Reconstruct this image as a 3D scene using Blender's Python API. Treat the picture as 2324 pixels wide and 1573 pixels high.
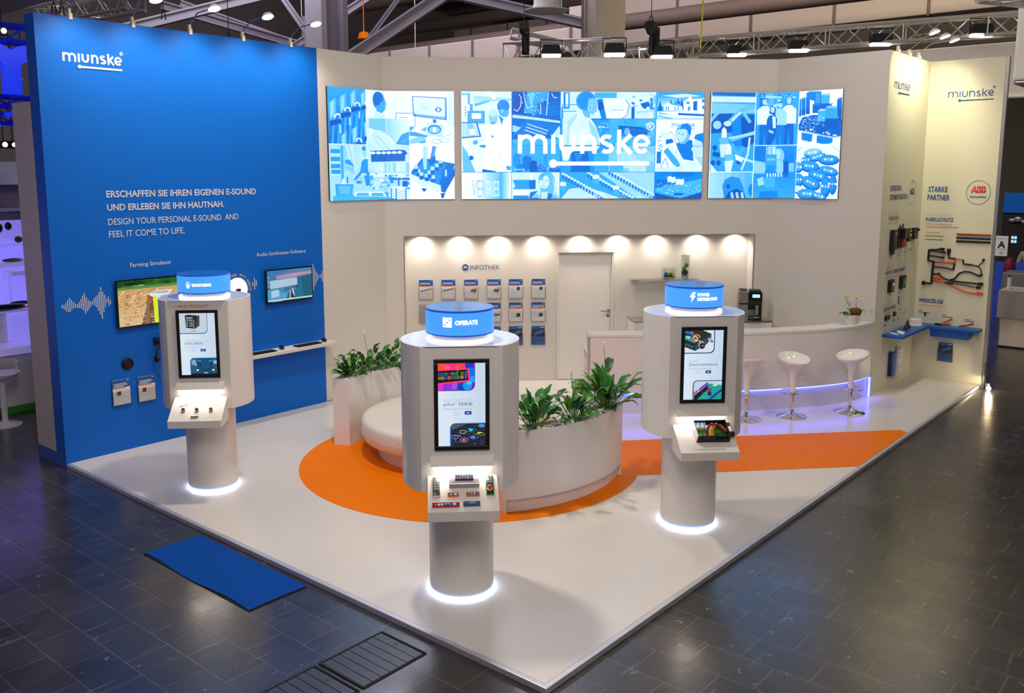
import bpy, bmesh, math, random
from mathutils import Matrix, Vector, noise as mnoise

for _o in list(bpy.data.objects):
    bpy.data.objects.remove(_o, do_unlink=True)
SC = bpy.context.scene
COL = SC.collection
random.seed(7)
PI = math.pi

# ---------------------------------------------------------------- camera
cd = bpy.data.cameras.new('camera')
cam = bpy.data.objects.new('camera', cd)
COL.objects.link(cam)
CAMP, YAW, PITCH, ROLL, FPX = (-4.1912, -3.2207, 3.2361), 0.7142, -0.1466, -0.0016, 2041.86
f_ = Vector((math.cos(PITCH) * math.cos(YAW), math.cos(PITCH) * math.sin(YAW), math.sin(PITCH)))
r0 = Vector((math.sin(YAW), -math.cos(YAW), 0))
u0 = r0.cross(f_)
r_ = math.cos(ROLL) * r0 + math.sin(ROLL) * u0
u_ = -math.sin(ROLL) * r0 + math.cos(ROLL) * u0
cam.matrix_world = Matrix(((r_.x, u_.x, -f_.x, CAMP[0]), (r_.y, u_.y, -f_.y, CAMP[1]), (r_.z, u_.z, -f_.z, CAMP[2]), (0, 0, 0, 1)))
cd.sensor_width = 36
cd.lens = FPX / 2324 * 36
cd.shift_x = 35.13 / 2324
cd.shift_y = -93.6 / 2324
cd.clip_end = 200
SC.camera = cam

# ---------------------------------------------------------------- look
SC.view_settings.view_transform = 'Standard'
SC.view_settings.look = 'None'
SC.view_settings.gamma = 1
SC.view_settings.exposure = 0
SC.view_settings.use_curve_mapping = False

def lin(c):
    return c / 12.92 if c <= .04045 else ((c + .055) / 1.055) ** 2.4
def HX(h):
    h = h.lstrip('#')
    return tuple(lin(int(h[i:i + 2], 16) / 255) for i in (0, 2, 4))

w = bpy.data.worlds.new('hall_air')
SC.world = w
w.use_nodes = True
w.node_tree.nodes['Background'].inputs[0].default_value = (*HX('cfc8c8'), 1)
w.node_tree.nodes['Background'].inputs[1].default_value = 0.17

def light(kind, name, loc, power, color=(1, 1, 1), size=1, size_y=None, target=None, spot=None, blend=.5, parent=None, radius=.05):
    d = bpy.data.lights.new(name, kind)
    d.energy = power
    d.color = color
    if kind == 'AREA':
        d.size = size
        if size_y:
            d.shape = 'RECTANGLE'; d.size_y = size_y
    else:
        d.shadow_soft_size = radius
    if kind == 'SPOT':
        d.spot_size = spot; d.spot_blend = blend
    o = bpy.data.objects.new(name, d)
    COL.objects.link(o)
    if target is not None:
        dv = Vector(target) - Vector(loc)
        o.rotation_euler = dv.to_track_quat('-Z', 'Y').to_euler()
    o.location = loc
    if parent is not None:
        o.parent = parent
    return o
# floodlights of the rig above the stand (out of frame, on the hall's lighting rig)
light('AREA', 'rig_flood', (1.2, 3.0, 6.4), 165, HX('fff0e0'), .36, target=(1.5, 2.6, 0))
light('AREA', 'rig_flood', (3.3, 2.4, 6.8), 60, HX('fff3e2'), .6, target=(3.6, 1.0, 0))
light('AREA', 'rig_flood', (7.0, .4, 6.6), 50, HX('fff3e2'), .6, target=(7.2, 1.0, 0))
light('AREA', 'hall_fill', (-3.2, -2.4, 6.2), 225, HX('fff1ea'), 2.5, 2.5, target=(1.6, 1.8, 1.0))  # unseen fill added on the camera side to brighten the kiosk fronts
light('AREA', 'hall_fill', (7.5, -6.5, 8), 130, HX('ffedd8'), 4, 4, target=(8, 3, 1.5))  # unseen fill added for the counter side
light('AREA', 'hall_fill', (13.5, 14, 11.5), 1500, HX('efe6ff'), 8, 8, target=(15, 14, 5))  # fill added over the roof services, no fixture modelled
light('AREA', 'hall_fill', (12.5, 3, 11.3), 1000, HX('ffedd6'), 4, 4, target=(20, 4, 7.5))  # fill added to brighten the duct faces
light('AREA', 'hall_fill', (5, 10.5, 9.5), 420, HX('ece6f6'), 3, 3, target=(9, 16, 7))  # fill added to brighten the roof beams on the left
light('AREA', 'neighbour_glow', (-3.2, 8.2, 4.2), 22, (.24, .2, 1), 1.6, 1.6, target=(-2.2, 4.5, 0))

# ---------------------------------------------------------------- materials
MATS = {}
def mat(name, color, rough=.5, metal=0, spec=.5, emit=None, es=0, trans=0, alpha=1, coat=0, ior=1.45):
    m = bpy.data.materials.new(name)
    m.use_nodes = True
    b = m.node_tree.nodes['Principled BSDF']
    c = HX(color) if isinstance(color, str) else color
    b.inputs['Base Color'].default_value = (*c, 1)
    b.inputs['Roughness'].default_value = rough
    b.inputs['Metallic'].default_value = metal
    b.inputs['Specular IOR Level'].default_value = spec
    b.inputs['IOR'].default_value = ior
    if emit is not None:
        b.inputs['Emission Color'].default_value = (*(HX(emit) if isinstance(emit, str) else emit), 1)
        b.inputs['Emission Strength'].default_value = es
    if trans:
        b.inputs['Transmission Weight'].default_value = trans
    if alpha < 1:
        b.inputs['Alpha'].default_value = alpha
    if coat:
        b.inputs['Coat Weight'].default_value = coat
        b.inputs['Coat Roughness'].default_value = .08
    MATS[name] = m
    return m
def nodes(m):
    return m.node_tree.nodes, m.node_tree.links, m.node_tree.nodes['Principled BSDF']
def grain(name, scale=40, amt=.06, bump=.02):
    """fine procedural variation of the base colour and a little relief"""
    N, Lk, B = nodes(MATS[name])
    tc = N.new('ShaderNodeTexCoord'); nz = N.new('ShaderNodeTexNoise')
    nz.inputs['Scale'].default_value = scale
    Lk.new(tc.outputs['Object'], nz.inputs['Vector'])
    base = B.inputs['Base Color'].default_value[:]
    mx = N.new('ShaderNodeMix'); mx.data_type = 'RGBA'; mx.blend_type = 'MULTIPLY'
    mx.inputs[0].default_value = 1
    mx.inputs[6].default_value = base
    mr = N.new('ShaderNodeMapRange')
    mr.inputs['To Min'].default_value = 1 - amt; mr.inputs['To Max'].default_value = 1 + amt
    Lk.new(nz.outputs['Fac'], mr.inputs['Value'])
    Lk.new(mr.outputs['Result'], mx.inputs[7])
    Lk.new(mx.outputs[2], B.inputs['Base Color'])
    if bump:
        bp = N.new('ShaderNodeBump'); bp.inputs['Strength'].default_value = bump; bp.inputs['Distance'].default_value = .01
        Lk.new(nz.outputs['Fac'], bp.inputs['Height']); Lk.new(bp.outputs['Normal'], B.inputs['Normal'])

mat('wall_white', 'd6d1ca', .55); grain('wall_white', 6, .02, 0)
mat('wall_cream', 'dcd8c2', .55); grain('wall_cream', 6, .02, 0)
mat('wall_blue', '0063c8', .45, spec=.3); grain('wall_blue', 5, .03, 0)
mat('post_white', 'cfc3ae', .6); grain('post_white', 10, .03, 0)
mat('white_lacquer', 'e2deda', .32, spec=.5); grain('white_lacquer', 8, .015, 0)
mat('white_matt', 'dcd8d2', .5); grain('white_matt', 30, .02, 0)
mat('white_vinyl', 'e6e0d8', .38, coat=.1); grain('white_vinyl', 14, .02, .02)
mat('white_plastic', 'eceae6', .15, coat=.4)
mat('deck_white', 'ddd9d3', .22, spec=.45); grain('deck_white', 3, .02, 0)
mat('orange_floor', 'f27c00', .5, spec=.08); grain('orange_floor', 60, .05, 0)
mat('alu', 'd6d8e0', .42, .7); grain('alu', 20, .08, 0)
mat('alu_dark', '7b7478', .4, 1)
mat('truss_alu', 'd2cdc4', .35, .6)
mat('chrome', 'e2e2e6', .06, 1)
mat('steel', 'a9a8a6', .3, 1)
mat('gold_brown', '7b5b35', .4, .5)
mat('black_gloss', '0b0c0f', .12, coat=.3)
mat('black_plastic', '17181b', .4)
mat('black_matt', '141417', .7)
mat('dark_navy', '17284f', .5)
mat('tool_red', 'a01a1e', .35)
mat('tool_orange', 'b3502c', .4)
mat('cable_orange', 'e4551c', .45)
mat('cable_black', '15171a', .5)
mat('cable_grey', '5c574e', .5)
mat('blue_shelf', '1358ae', .4)
mat('rug_blue', '0b4aa2', .95, spec=.1); grain('rug_blue', 260, .25, .3)
mat('tape_blue', '2b62ad', .35)
mat('print_white', 'eef0f0', .5)
mat('print_navy', '1d4c8d', .5)
mat('print_grey', 'c9cbd8', .5)
mat('print_orange', 'e27a1e', .5)
mat('print_red', 'd9322c', .5)
mat('stone', 'e0dcd4', .8); grain('stone', 25, .25, .3)
mat('soil', '6d675c', .9); grain('soil', 40, .3, .4)
mat('leaf', '2f7422', .38, coat=.15)
mat('leaf_light', '4f8a22', .4, coat=.1)
mat('leaf_dark', '22502a', .4)
mat('moss', '5c3f14', .95); grain('moss', 120, .5, .6)
mat('moss_green', '7fa01e', .95); grain('moss_green', 160, .4, .6)
mat('petal_yellow', 'e2d548', .6)
mat('petal_white', 'efe9dc', .6)
mat('twig', 'b09b8b', .7)
mat('glass', 'f7fbf9', .02, trans=1, ior=1.45)
mat('acrylic', 'ffffff', .08, trans=1, ior=1.2)
mat('glass_edge', '7fb3a0', .1, trans=.5)
mat('grey_metal', '9d9da0', .35, .7)
mat('cloth_grey', 'a79f9b', .85); grain('cloth_grey', 9, .05, .1)
mat('beige_panel', 'e6dcc4', .6)
mat('duct', 'b9ab9b', .6, .1); grain('duct', 3, .05, 0)
mat('duct_dark', '6e5f56', .7); grain('duct_dark', 3, .08, 0)
mat('beam_lilac', 'a49da6', .55); grain('beam_lilac', 5, .05, 0)
mat('roof_grey', '7d7672', .8); grain('roof_grey', 2, .12, 0)
mat('column_beige', 'beb19c', .7); grain('column_beige', 5, .05, 0)
mat('column_grey', '8c8390', .6); grain('column_grey', 5, .06, 0)
mat('hoist_black', '101216', .5)
mat('sign_blue', '1c3fe0', .3, emit='1436ff', es=.6)
mat('truss_blue_lit', '0c1b90', .4, emit='0a18b8', es=.22)  # dark truss, the blue light on it put into colour and glow
mat('led_blue', '2030ff', .5, emit=(.05, .075, 1.0), es=16)
mat('led_white', 'ffffff', .5, emit=(1, .93, .88), es=1.25)
mat('lid_gloss', 'dfe2ea', .12, spec=.8)
mat('led_cool', 'ffffff', .5, emit=(.80, .86, 1), es=15)
mat('drum_blue', '1660c8', .35, emit=HX('4490f8'), es=1.15)
mat('drum_band', '0d54b8', .3, emit=HX('0d5fd6'), es=.35)
mat('base_glass', 'a9c8f2', .3, emit=HX('8fb8f4'), es=.5)
mat('drum_lid', '0f62b4', .18, emit=HX('1060c0'), es=.10)
mat('drum_mark', 'ffffff', .4, emit=(1, 1, 1), es=1.6)
mat('lamp_lens', 'ffffff', .4, emit=(1, .93, 1), es=22)
mat('disc_lit', 'ffffff', .4, emit=(1, .98, .94), es=2.2)
mat('lilac_lit', 'b7b3e8', .5, emit=HX('8f86ff'), es=.55)
mat('lilac_lit_white', 'd8d4ee', .4, emit=HX('a99cff'), es=.25)  # white boards, the stand's purple light put into colour and glow
mat('green_strip', '2f9a12', .6)
mat('display_cyan', '9fd9ff', .4, emit=HX('a8dcff'), es=.9)
mat('skin', 'b98a6f', .6)
mat('jumper_grey', '8d8a80', .9); grain('jumper_grey', 80, .1, .2)
mat('jeans', '2b3f66', .8); grain('jeans', 120, .1, .1)
mat('maroon', '6d1628', .7)
mat('bluebox', '2b50c8', .5)

# print: diffuse from the face colours ; screen: emission from the face colours
def attr_mat(name, emissive, nscale=0, namt=0, strength=1.0):
    m = bpy.data.materials.new(name); m.use_nodes = True
    N, Lk, B = nodes(m)
    a = N.new('ShaderNodeAttribute'); a.attribute_name = 'Col'
    src = a.outputs['Color']
    if nscale:
        tc = N.new('ShaderNodeTexCoord'); nz = N.new('ShaderNodeTexNoise'); nz.inputs['Scale'].default_value = nscale
        nz.inputs['Detail'].default_value = 4
        Lk.new(tc.outputs['Object'], nz.inputs['Vector'])
        mr = N.new('ShaderNodeMapRange'); mr.inputs['From Min'].default_value = .3; mr.inputs['From Max'].default_value = .7
        mr.inputs['To Min'].default_value = 1 - namt; mr.inputs['To Max'].default_value = 1 + namt * .6
        Lk.new(nz.outputs['Fac'], mr.inputs['Value'])
        mx = N.new('ShaderNodeMix'); mx.data_type = 'RGBA'; mx.blend_type = 'MULTIPLY'; mx.inputs[0].default_value = 1
        Lk.new(src, mx.inputs[6]); Lk.new(mr.outputs['Result'], mx.inputs[7]); src = mx.outputs[2]
    if emissive:
        B.inputs['Base Color'].default_value = (.01, .01, .012, 1)
        B.inputs['Roughness'].default_value = .25
        Lk.new(src, B.inputs['Emission Color']); B.inputs['Emission Strength'].default_value = strength
    else:
        Lk.new(src, B.inputs['Base Color']); B.inputs['Roughness'].default_value = .4
    MATS[name] = m
attr_mat('print', False)
attr_mat('screen', True)
attr_mat('led_wall', True, 6, .05, 1.2)

# hall floor: worn dark tiles with pale joints, scuffs and specks
def hall_floor_mat():
    m = bpy.data.materials.new('hall_tiles'); m.use_nodes = True
    N, Lk, B = nodes(m)
    tc = N.new('ShaderNodeTexCoord')
    br = N.new('ShaderNodeTexBrick')
    br.offset = 0.5; br.squash = 1
    for k, v in (('Scale', 1), ('Mortar Size', .0045), ('Mortar Smooth', .3), ('Bias', 0), ('Brick Width', .48), ('Row Height', .31)):
        br.inputs[k].default_value = v
    br.inputs['Color1'].default_value = (*HX('343231'), 1)
    br.inputs['Color2'].default_value = (*HX('26272a'), 1)
    br.inputs['Mortar'].default_value = (*HX('544e48'), 1)
    rm = N.new('ShaderNodeMapping'); rm.inputs['Rotation'].default_value = (0, 0, PI / 2)
    Lk.new(tc.outputs['Object'], rm.inputs['Vector']); Lk.new(rm.outputs['Vector'], br.inputs['Vector'])
    n1 = N.new('ShaderNodeTexNoise'); n1.inputs['Scale'].default_value = 1.1; n1.inputs['Detail'].default_value = 8; n1.inputs['Roughness'].default_value = .65
    Lk.new(tc.outputs['Object'], n1.inputs['Vector'])
    mr = N.new('ShaderNodeMapRange'); mr.inputs['From Min'].default_value = .3; mr.inputs['From Max'].default_value = .72
    mr.inputs['To Min'].default_value = .55; mr.inputs['To Max'].default_value = 1.55
    Lk.new(n1.outputs['Fac'], mr.inputs['Value'])
    mx = N.new('ShaderNodeMix'); mx.data_type = 'RGBA'; mx.blend_type = 'MULTIPLY'; mx.inputs[0].default_value = 1
    Lk.new(br.outputs['Color'], mx.inputs[6]); Lk.new(mr.outputs['Result'], mx.inputs[7])
    # pale scuff specks
    vo = N.new('ShaderNodeTexVoronoi'); vo.inputs['Scale'].default_value = 5.5
    n2 = N.new('ShaderNodeTexNoise'); n2.inputs['Scale'].default_value = 22
    Lk.new(tc.outputs['Object'], n2.inputs['Vector'])
    ad = N.new('ShaderNodeMixRGB'); ad.inputs[0].default_value = .12
    Lk.new(tc.outputs['Object'], ad.inputs[1]); Lk.new(n2.outputs['Color'], ad.inputs[2])
    Lk.new(ad.outputs[0], vo.inputs['Vector'])
    cr = N.new('ShaderNodeValToRGB'); cr.color_ramp.elements[0].position = .05; cr.color_ramp.elements[0].color = (1, 1, 1, 1)
    cr.color_ramp.elements[1].position = .13; cr.color_ramp.elements[1].color = (0, 0, 0, 1)
    Lk.new(vo.outputs['Distance'], cr.inputs['Fac'])
    sc = N.new('ShaderNodeMix'); sc.data_type = 'RGBA'; sc.inputs[7].default_value = (*HX('6f6657'), 1)
    Lk.new(cr.outputs['Color'], sc.inputs[0]); Lk.new(mx.outputs[2], sc.inputs[6])
    # long thin scratches
    mp = N.new('ShaderNodeMapping'); mp.inputs['Rotation'].default_value = (0, 0, .6); mp.inputs['Scale'].default_value = (1.2, 14, 1)
    Lk.new(tc.outputs['Object'], mp.inputs['Vector'])
    n3 = N.new('ShaderNodeTexNoise'); n3.inputs['Scale'].default_value = 1.6; n3.inputs['Detail'].default_value = 5
    Lk.new(mp.outputs['Vector'], n3.inputs['Vector'])
    c3 = N.new('ShaderNodeValToRGB'); c3.color_ramp.elements[0].position = .62; c3.color_ramp.elements[0].color = (0, 0, 0, 1)
    c3.color_ramp.elements[1].position = .72; c3.color_ramp.elements[1].color = (.5, .5, .5, 1)
    Lk.new(n3.outputs['Fac'], c3.inputs['Fac'])
    s2 = N.new('ShaderNodeMix'); s2.data_type = 'RGBA'; s2.inputs[7].default_value = (*HX('6f6a66'), 1)
    Lk.new(c3.outputs['Color'], s2.inputs[0]); Lk.new(sc.outputs[2], s2.inputs[6])
    Lk.new(s2.outputs[2], B.inputs['Base Color'])
    r = N.new('ShaderNodeMapRange'); r.inputs['To Min'].default_value = .12; r.inputs['To Max'].default_value = .36
    n4 = N.new('ShaderNodeTexNoise'); n4.inputs['Scale'].default_value = 3; n4.inputs['Detail'].default_value = 6
    Lk.new(tc.outputs['Object'], n4.inputs['Vector'])
    Lk.new(n4.outputs['Fac'], r.inputs['Value']); Lk.new(r.outputs['Result'], B.inputs['Roughness'])
    B.inputs['Specular IOR Level'].default_value = 1.0
    bp = N.new('ShaderNodeBump'); bp.inputs['Strength'].default_value = .12; bp.inputs['Distance'].default_value = .01
    ma = N.new('ShaderNodeMath'); ma.operation = 'SUBTRACT'
    n5 = N.new('ShaderNodeTexNoise'); n5.inputs['Scale'].default_value = 9; n5.inputs['Detail'].default_value = 4
    Lk.new(tc.outputs['Object'], n5.inputs['Vector'])
    Lk.new(n5.outputs['Fac'], ma.inputs[0]); Lk.new(br.outputs['Fac'], ma.inputs[1])
    Lk.new(ma.outputs[0], bp.inputs['Height']); Lk.new(bp.outputs['Normal'], B.inputs['Normal'])
    B.inputs['Coat Weight'].default_value = .2; B.inputs['Coat Roughness'].default_value = .22
    MATS['hall_tiles'] = m
hall_floor_mat()

# ---------------------------------------------------------------- mesh builder
class MB:
    def __init__(s, mat='white_matt', M=None):
        s.v = []; s.f = []; s.m = []; s.c = []; s.sm = []
        s.mat = mat; s.col = (1, 1, 1); s.M = M or Matrix.Identity(4); s.warp = None; s.smooth = False
    def at(s, x=0, y=0, z=0, rx=0, ry=0, rz=0, sc=1):
        s.M = Matrix.Translation((x, y, z)) @ Matrix.Rotation(rz, 4, 'Z') @ Matrix.Rotation(ry, 4, 'Y') @ Matrix.Rotation(rx, 4, 'X') @ Matrix.Scale(sc, 4)
        return s
    def pt(s, p):
        p = Vector((p[0], p[1], p[2] if len(p) > 2 else 0))
        if s.warp: p = Vector(s.warp(p))
        s.v.append(s.M @ p); return len(s.v) - 1
    def face(s, idx, col=None):
        s.f.append(tuple(idx)); s.m.append(s.mat); s.c.append(col or s.col); s.sm.append(s.smooth)
    def poly(s, pts, col=None):
        s.face([s.pt(p) for p in pts], col)
    def quadgrid(s, P, nu, nv, closeu=False):
        for j in range(nv - 1):
            for i in range(nu - (0 if closeu else 1)):
                i2 = (i + 1) % nu
                s.face((P[j * nu + i], P[j * nu + i2], P[(j + 1) * nu + i2], P[(j + 1) * nu + i]))
    def box(s, x0, y0, z0, x1, y1, z1, mat=None):
        if mat: s.mat = mat
        p = [s.pt(q) for q in ((x0, y0, z0), (x1, y0, z0), (x1, y1, z0), (x0, y1, z0), (x0, y0, z1), (x1, y0, z1), (x1, y1, z1), (x0, y1, z1))]
        for q in ((0, 3, 2, 1), (4, 5, 6, 7), (0, 1, 5, 4), (1, 2, 6, 5), (2, 3, 7, 6), (3, 0, 4, 7)):
            s.face([p[i] for i in q])
        return s
    def prism(s, pts, z0, z1, mat=None, smooth=False, caps=True):
        if mat: s.mat = mat
        n = len(pts)
        a = [s.pt((p[0], p[1], z0)) for p in pts]; b = [s.pt((p[0], p[1], z1)) for p in pts]
        if caps:
            s.face(a[::-1]); s.face(b)
        o = s.smooth; s.smooth = smooth
        for i in range(n):
            j = (i + 1) % n
            s.face((a[i], a[j], b[j], b[i]))
        s.smooth = o
        return s
    def slab(s, outline, depth, mat=None):
        """outline in x,z plane (x right, y up -> local x,z) extruded along -y from 0"""
        if mat: s.mat = mat
        n = len(outline)
        a = [s.pt((p[0], 0, p[1])) for p in outline]; b = [s.pt((p[0], -depth, p[1])) for p in outline]
        s.face(a[::-1]); s.face(b)
        for i in range(n):
            j = (i + 1) % n
            s.face((a[i], a[j], b[j], b[i]))
        return s
    def lathe(s, prof, n=32, mat=None, shear=None, a0=0, a1=2 * PI):
        if mat: s.mat = mat
        full = abs(a1 - a0 - 2 * PI) < 1e-6
        cnt = n if full else n + 1
        P = []
        for (r, z) in prof:
            for i in range(cnt):
                a = a0 + (a1 - a0) * i / n
                x, y = r * math.cos(a), r * math.sin(a)
                dz = shear(x, y, z) if shear else 0
                P.append(s.pt((x, y, z + dz)))
        o = s.smooth; s.smooth = True
        s.quadgrid(P, cnt, len(prof), full)
        s.smooth = o
        return s
    def disc(s, r, z, n=32, mat=None, ry=None, cx=0, cy=0, flip=False):
        if mat: s.mat = mat
        p = [(cx + r * math.cos(2 * PI * i / n), cy + (ry or r) * math.sin(2 * PI * i / n), z) for i in range(n)]
        s.poly(p[::-1] if flip else p)
        return s
    def cyl(s, r, z0, z1, n=24, mat=None):
        s.lathe([(r, z0), (r, z1)], n, mat); s.disc(r, z1, n); s.disc(r, z0, n, flip=True); return s
    def tube(s, path, r, n=8, mat=None, closed=False, r1=None, caps=True):
        if mat: s.mat = mat
        path = [Vector(p) for p in path]; m = len(path); P = []
        prev = None
        for k, p in enumerate(path):
            if closed: t = path[(k + 1) % m] - path[k - 1]
            else: t = path[min(k + 1, m - 1)] - path[max(k - 1, 0)]
            t.normalize()
            if prev is None:
                a = Vector((0, 0, 1)) if abs(t.z) < .9 else Vector((1, 0, 0))
                nn = t.cross(a).normalized()
            else:
                nn = (prev - t * prev.dot(t)).normalized()
            prev = nn; bb = t.cross(nn)
            rr = r if r1 is None else r + (r1 - r) * k / (m - 1)
            for i in range(n):
                a = 2 * PI * i / n
                P.append(s.pt(p + nn * math.cos(a) * rr + bb * math.sin(a) * rr))
        if closed:
            P += P[:n]; m += 1
        o = s.smooth; s.smooth = True
        s.quadgrid(P, n, m, True)
        s.smooth = o
        if not closed and caps:
            s.face(P[:n][::-1]); s.face(P[-n:])
        return s
    def sphere(s, c, r, n=12, m=8, mat=None, sq=(1, 1, 1), jit=0):
        if mat: s.mat = mat
        P = []
        for j in range(m + 1):
            th = PI * j / m
            for i in range(n):
                a = 2 * PI * i / n
                k = 1 + (jit * (random.random() - .5) if 0 < j < m else 0)
                P.append(s.pt((c[0] + r * sq[0] * k * math.sin(th) * math.cos(a), c[1] + r * sq[1] * k * math.sin(th) * math.sin(a), c[2] + r * sq[2] * k * math.cos(th))))
        o = s.smooth; s.smooth = True
        s.quadgrid(P, n, m + 1, True); s.smooth = o
        return s
    def ribbon(s, pts, wd, z=0, mat=None, closed=False, col=None):
        if mat: s.mat = mat
        pts = [Vector((p[0], p[1])) for p in pts]; n = len(pts); L = []
        for k in range(n):
            if closed: a, b = pts[k - 1], pts[(k + 1) % n]
            else: a, b = pts[max(k - 1, 0)], pts[min(k + 1, n - 1)]
            p = pts[k]
            d1 = (p - a); d2 = (b - p)
            if d1.length < 1e-9: d1 = d2
            if d2.length < 1e-9: d2 = d1
            d1 = d1.normalized(); d2 = d2.normalized()
            t = d1 + d2
            t = t.normalized() if t.length > 1e-6 else d1
            nn = Vector((-t.y, t.x)); c = max(.35, nn.dot(Vector((-d1.y, d1.x))))
            o = nn * (wd / 2 / c)
            L.append((s.pt((p.x + o.x, p.y + o.y, z)), s.pt((p.x - o.x, p.y - o.y, z))))
        R = range(n if closed else n - 1)
        for k in R:
            k2 = (k + 1) % n
            s.face((L[k][1], L[k2][1], L[k2][0], L[k][0]), col)
        return s
    def text(s, body, x, y, z=0, h=.1, width=None, bold=0, align='L', mat=None, col=None, arc=None, space=1):
        """flat lettering in local xy; h = cap height; width = fitted width"""
        if mat: s.mat = mat
        V, F, x0, x1 = glyphs(body, bold, space)
        k = h / .70
        kx = (width / (x1 - x0)) if width else k
        wd = (x1 - x0) * kx
        ox = x - x0 * kx - (wd / 2 if align == 'C' else wd if align == 'R' else 0)
        base = len(s.v)
        for p in V: s.pt((ox + p[0] * kx, y + p[1] * k, z))
        for f in F: s.face([base + i for i in f], col)
        return wd

_G = {}
def glyphs(body, bold, space=1):
    key = (body, bold, space)
    if key not in _G:
        c = bpy.data.curves.new('t', 'FONT'); c.body = body; c.size = 1; c.offset = bold; c.resolution_u = 3; c.space_character = space
        c.fill_mode = 'FRONT'
        o = bpy.data.objects.new('t', c); COL.objects.link(o)
        me = bpy.data.meshes.new_from_object(o)
        V = [(v.co.x, v.co.y) for v in me.vertices]; F = [tuple(p.vertices) for p in me.polygons]
        bpy.data.objects.remove(o, do_unlink=True); bpy.data.meshes.remove(me)
        xs = [v[0] for v in V] or [0, 1]
        _G[key] = (V, F, min(xs), max(xs))
    return _G[key]

def obj(name, mb, parent=None, bevel=0, label=None, cat=None, group=None, kind=None, loc=None, rz=0, seg=2, angle=32):
    me = bpy.data.meshes.new(name)
    me.from_pydata([tuple(v) for v in mb.v], [], mb.f)
    keys = []
    for k in mb.m:
        if k not in keys: keys.append(k)
    for k in keys: me.materials.append(MATS[k])
    ix = {k: i for i, k in enumerate(keys)}
    me.polygons.foreach_set('material_index', [ix[k] for k in mb.m])
    me.polygons.foreach_set('use_smooth', mb.sm)
    if any(k in ('print', 'screen', 'led_wall') for k in keys):
        a = me.color_attributes.new('Col', 'FLOAT_COLOR', 'CORNER')
        buf = []
        for f, c in zip(mb.f, mb.c):
            if c and isinstance(c[0], (tuple, list)):
                for i in range(len(f)): buf += [*c[i % len(c)], 1]
            else:
                buf += [*c, 1] * len(f)
        a.data.foreach_set('color', buf)
    me.update()
    if any(mb.sm):
        try: me.set_sharp_from_angle(angle=math.radians(angle))
        except Exception: pass
    o = bpy.data.objects.new(name, me)
    COL.objects.link(o)
    if bevel:
        b = o.modifiers.new('bevel', 'BEVEL'); b.width = bevel; b.segments = seg; b.limit_method = 'ANGLE'; b.angle_limit = math.radians(40)
        b.harden_normals = False
    if parent is not None: o.parent = parent
    if loc: o.location = loc
    if rz: o.rotation_euler = (0, 0, rz)
    tag(o, label, cat, group, kind)
    return o
def tag(o, label=None, cat=None, group=None, kind=None):
    if label: o['label'] = label
    if cat: o['category'] = cat
    if group: o['group'] = group
    if kind: o['kind'] = kind
def thing(name, label, cat, loc=(0, 0, 0), rz=0, group=None, M=None):
    o = bpy.data.objects.new(name, None); COL.objects.link(o); o.empty_display_size = .1
    if M is not None: o.matrix_world = M
    else:
        o.location = loc; o.rotation_euler = (0, 0, rz)
    tag(o, label, cat, group)
    return o
def kids(o):
    return [c for c in bpy.data.objects if c.parent == o]
def dup(root, loc=None, rz=None, label=None, group=None, M=None):
    def cp(o, par):
        c = o.copy(); COL.objects.link(c)
        if par is not None: c.parent = par
        for ch in kids(o): cp(ch, c)
        return c
    r = cp(root, None)
    if M is not None: r.matrix_world = M
    else:
        if loc is not None: r.location = loc
        if rz is not None: r.rotation_euler = (0, 0, rz)
    if label: r['label'] = label
    if group: r['group'] = group
    return r

# ---------------------------------------------------------------- plan of the stand
L_, B_, F_, G_, N_, P_, H_ = 6.81, 3.676, 4.86, 9.02, 1.035, 10.88, 4.9
M_ = L_ - (G_ - F_)            # diagonal wall runs at 45 degrees from (F,L) to (G,M)
HF = -.045                     # hall floor level, the deck is at 0
def frame(o, u, n):
    u = Vector(u).normalized(); n = Vector(n).normalized(); v = Vector((0, 0, 1))
    return Matrix(((u.x, v.x, n.x, o[0]), (u.y, v.y, n.y, o[1]), (u.z, v.z, n.z, o[2]), (0, 0, 0, 1)))
FW_BLUE = frame((0, L_, 0), (1, 0, 0), (0, -1, 0))
FW_DIAG = frame((F_, L_, 0), (1, -1, 0), (-1, -1, 0))
FW_NICHE = frame((F_ + .25 * .70711, L_ + .25 * .70711, 0), (1, -1, 0), (-1, -1, 0))
FW_RIGHT = frame((G_, M_, 0), (0, -1, 0), (-1, 0, 0))
FW_N = frame((G_, N_, 0), (1, 0, 0), (0, -1, 0))
FW_P = frame((P_, N_, 0), (0, -1, 0), (-1, 0, 0))
SD = (G_ - F_) * math.sqrt(2)

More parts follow.
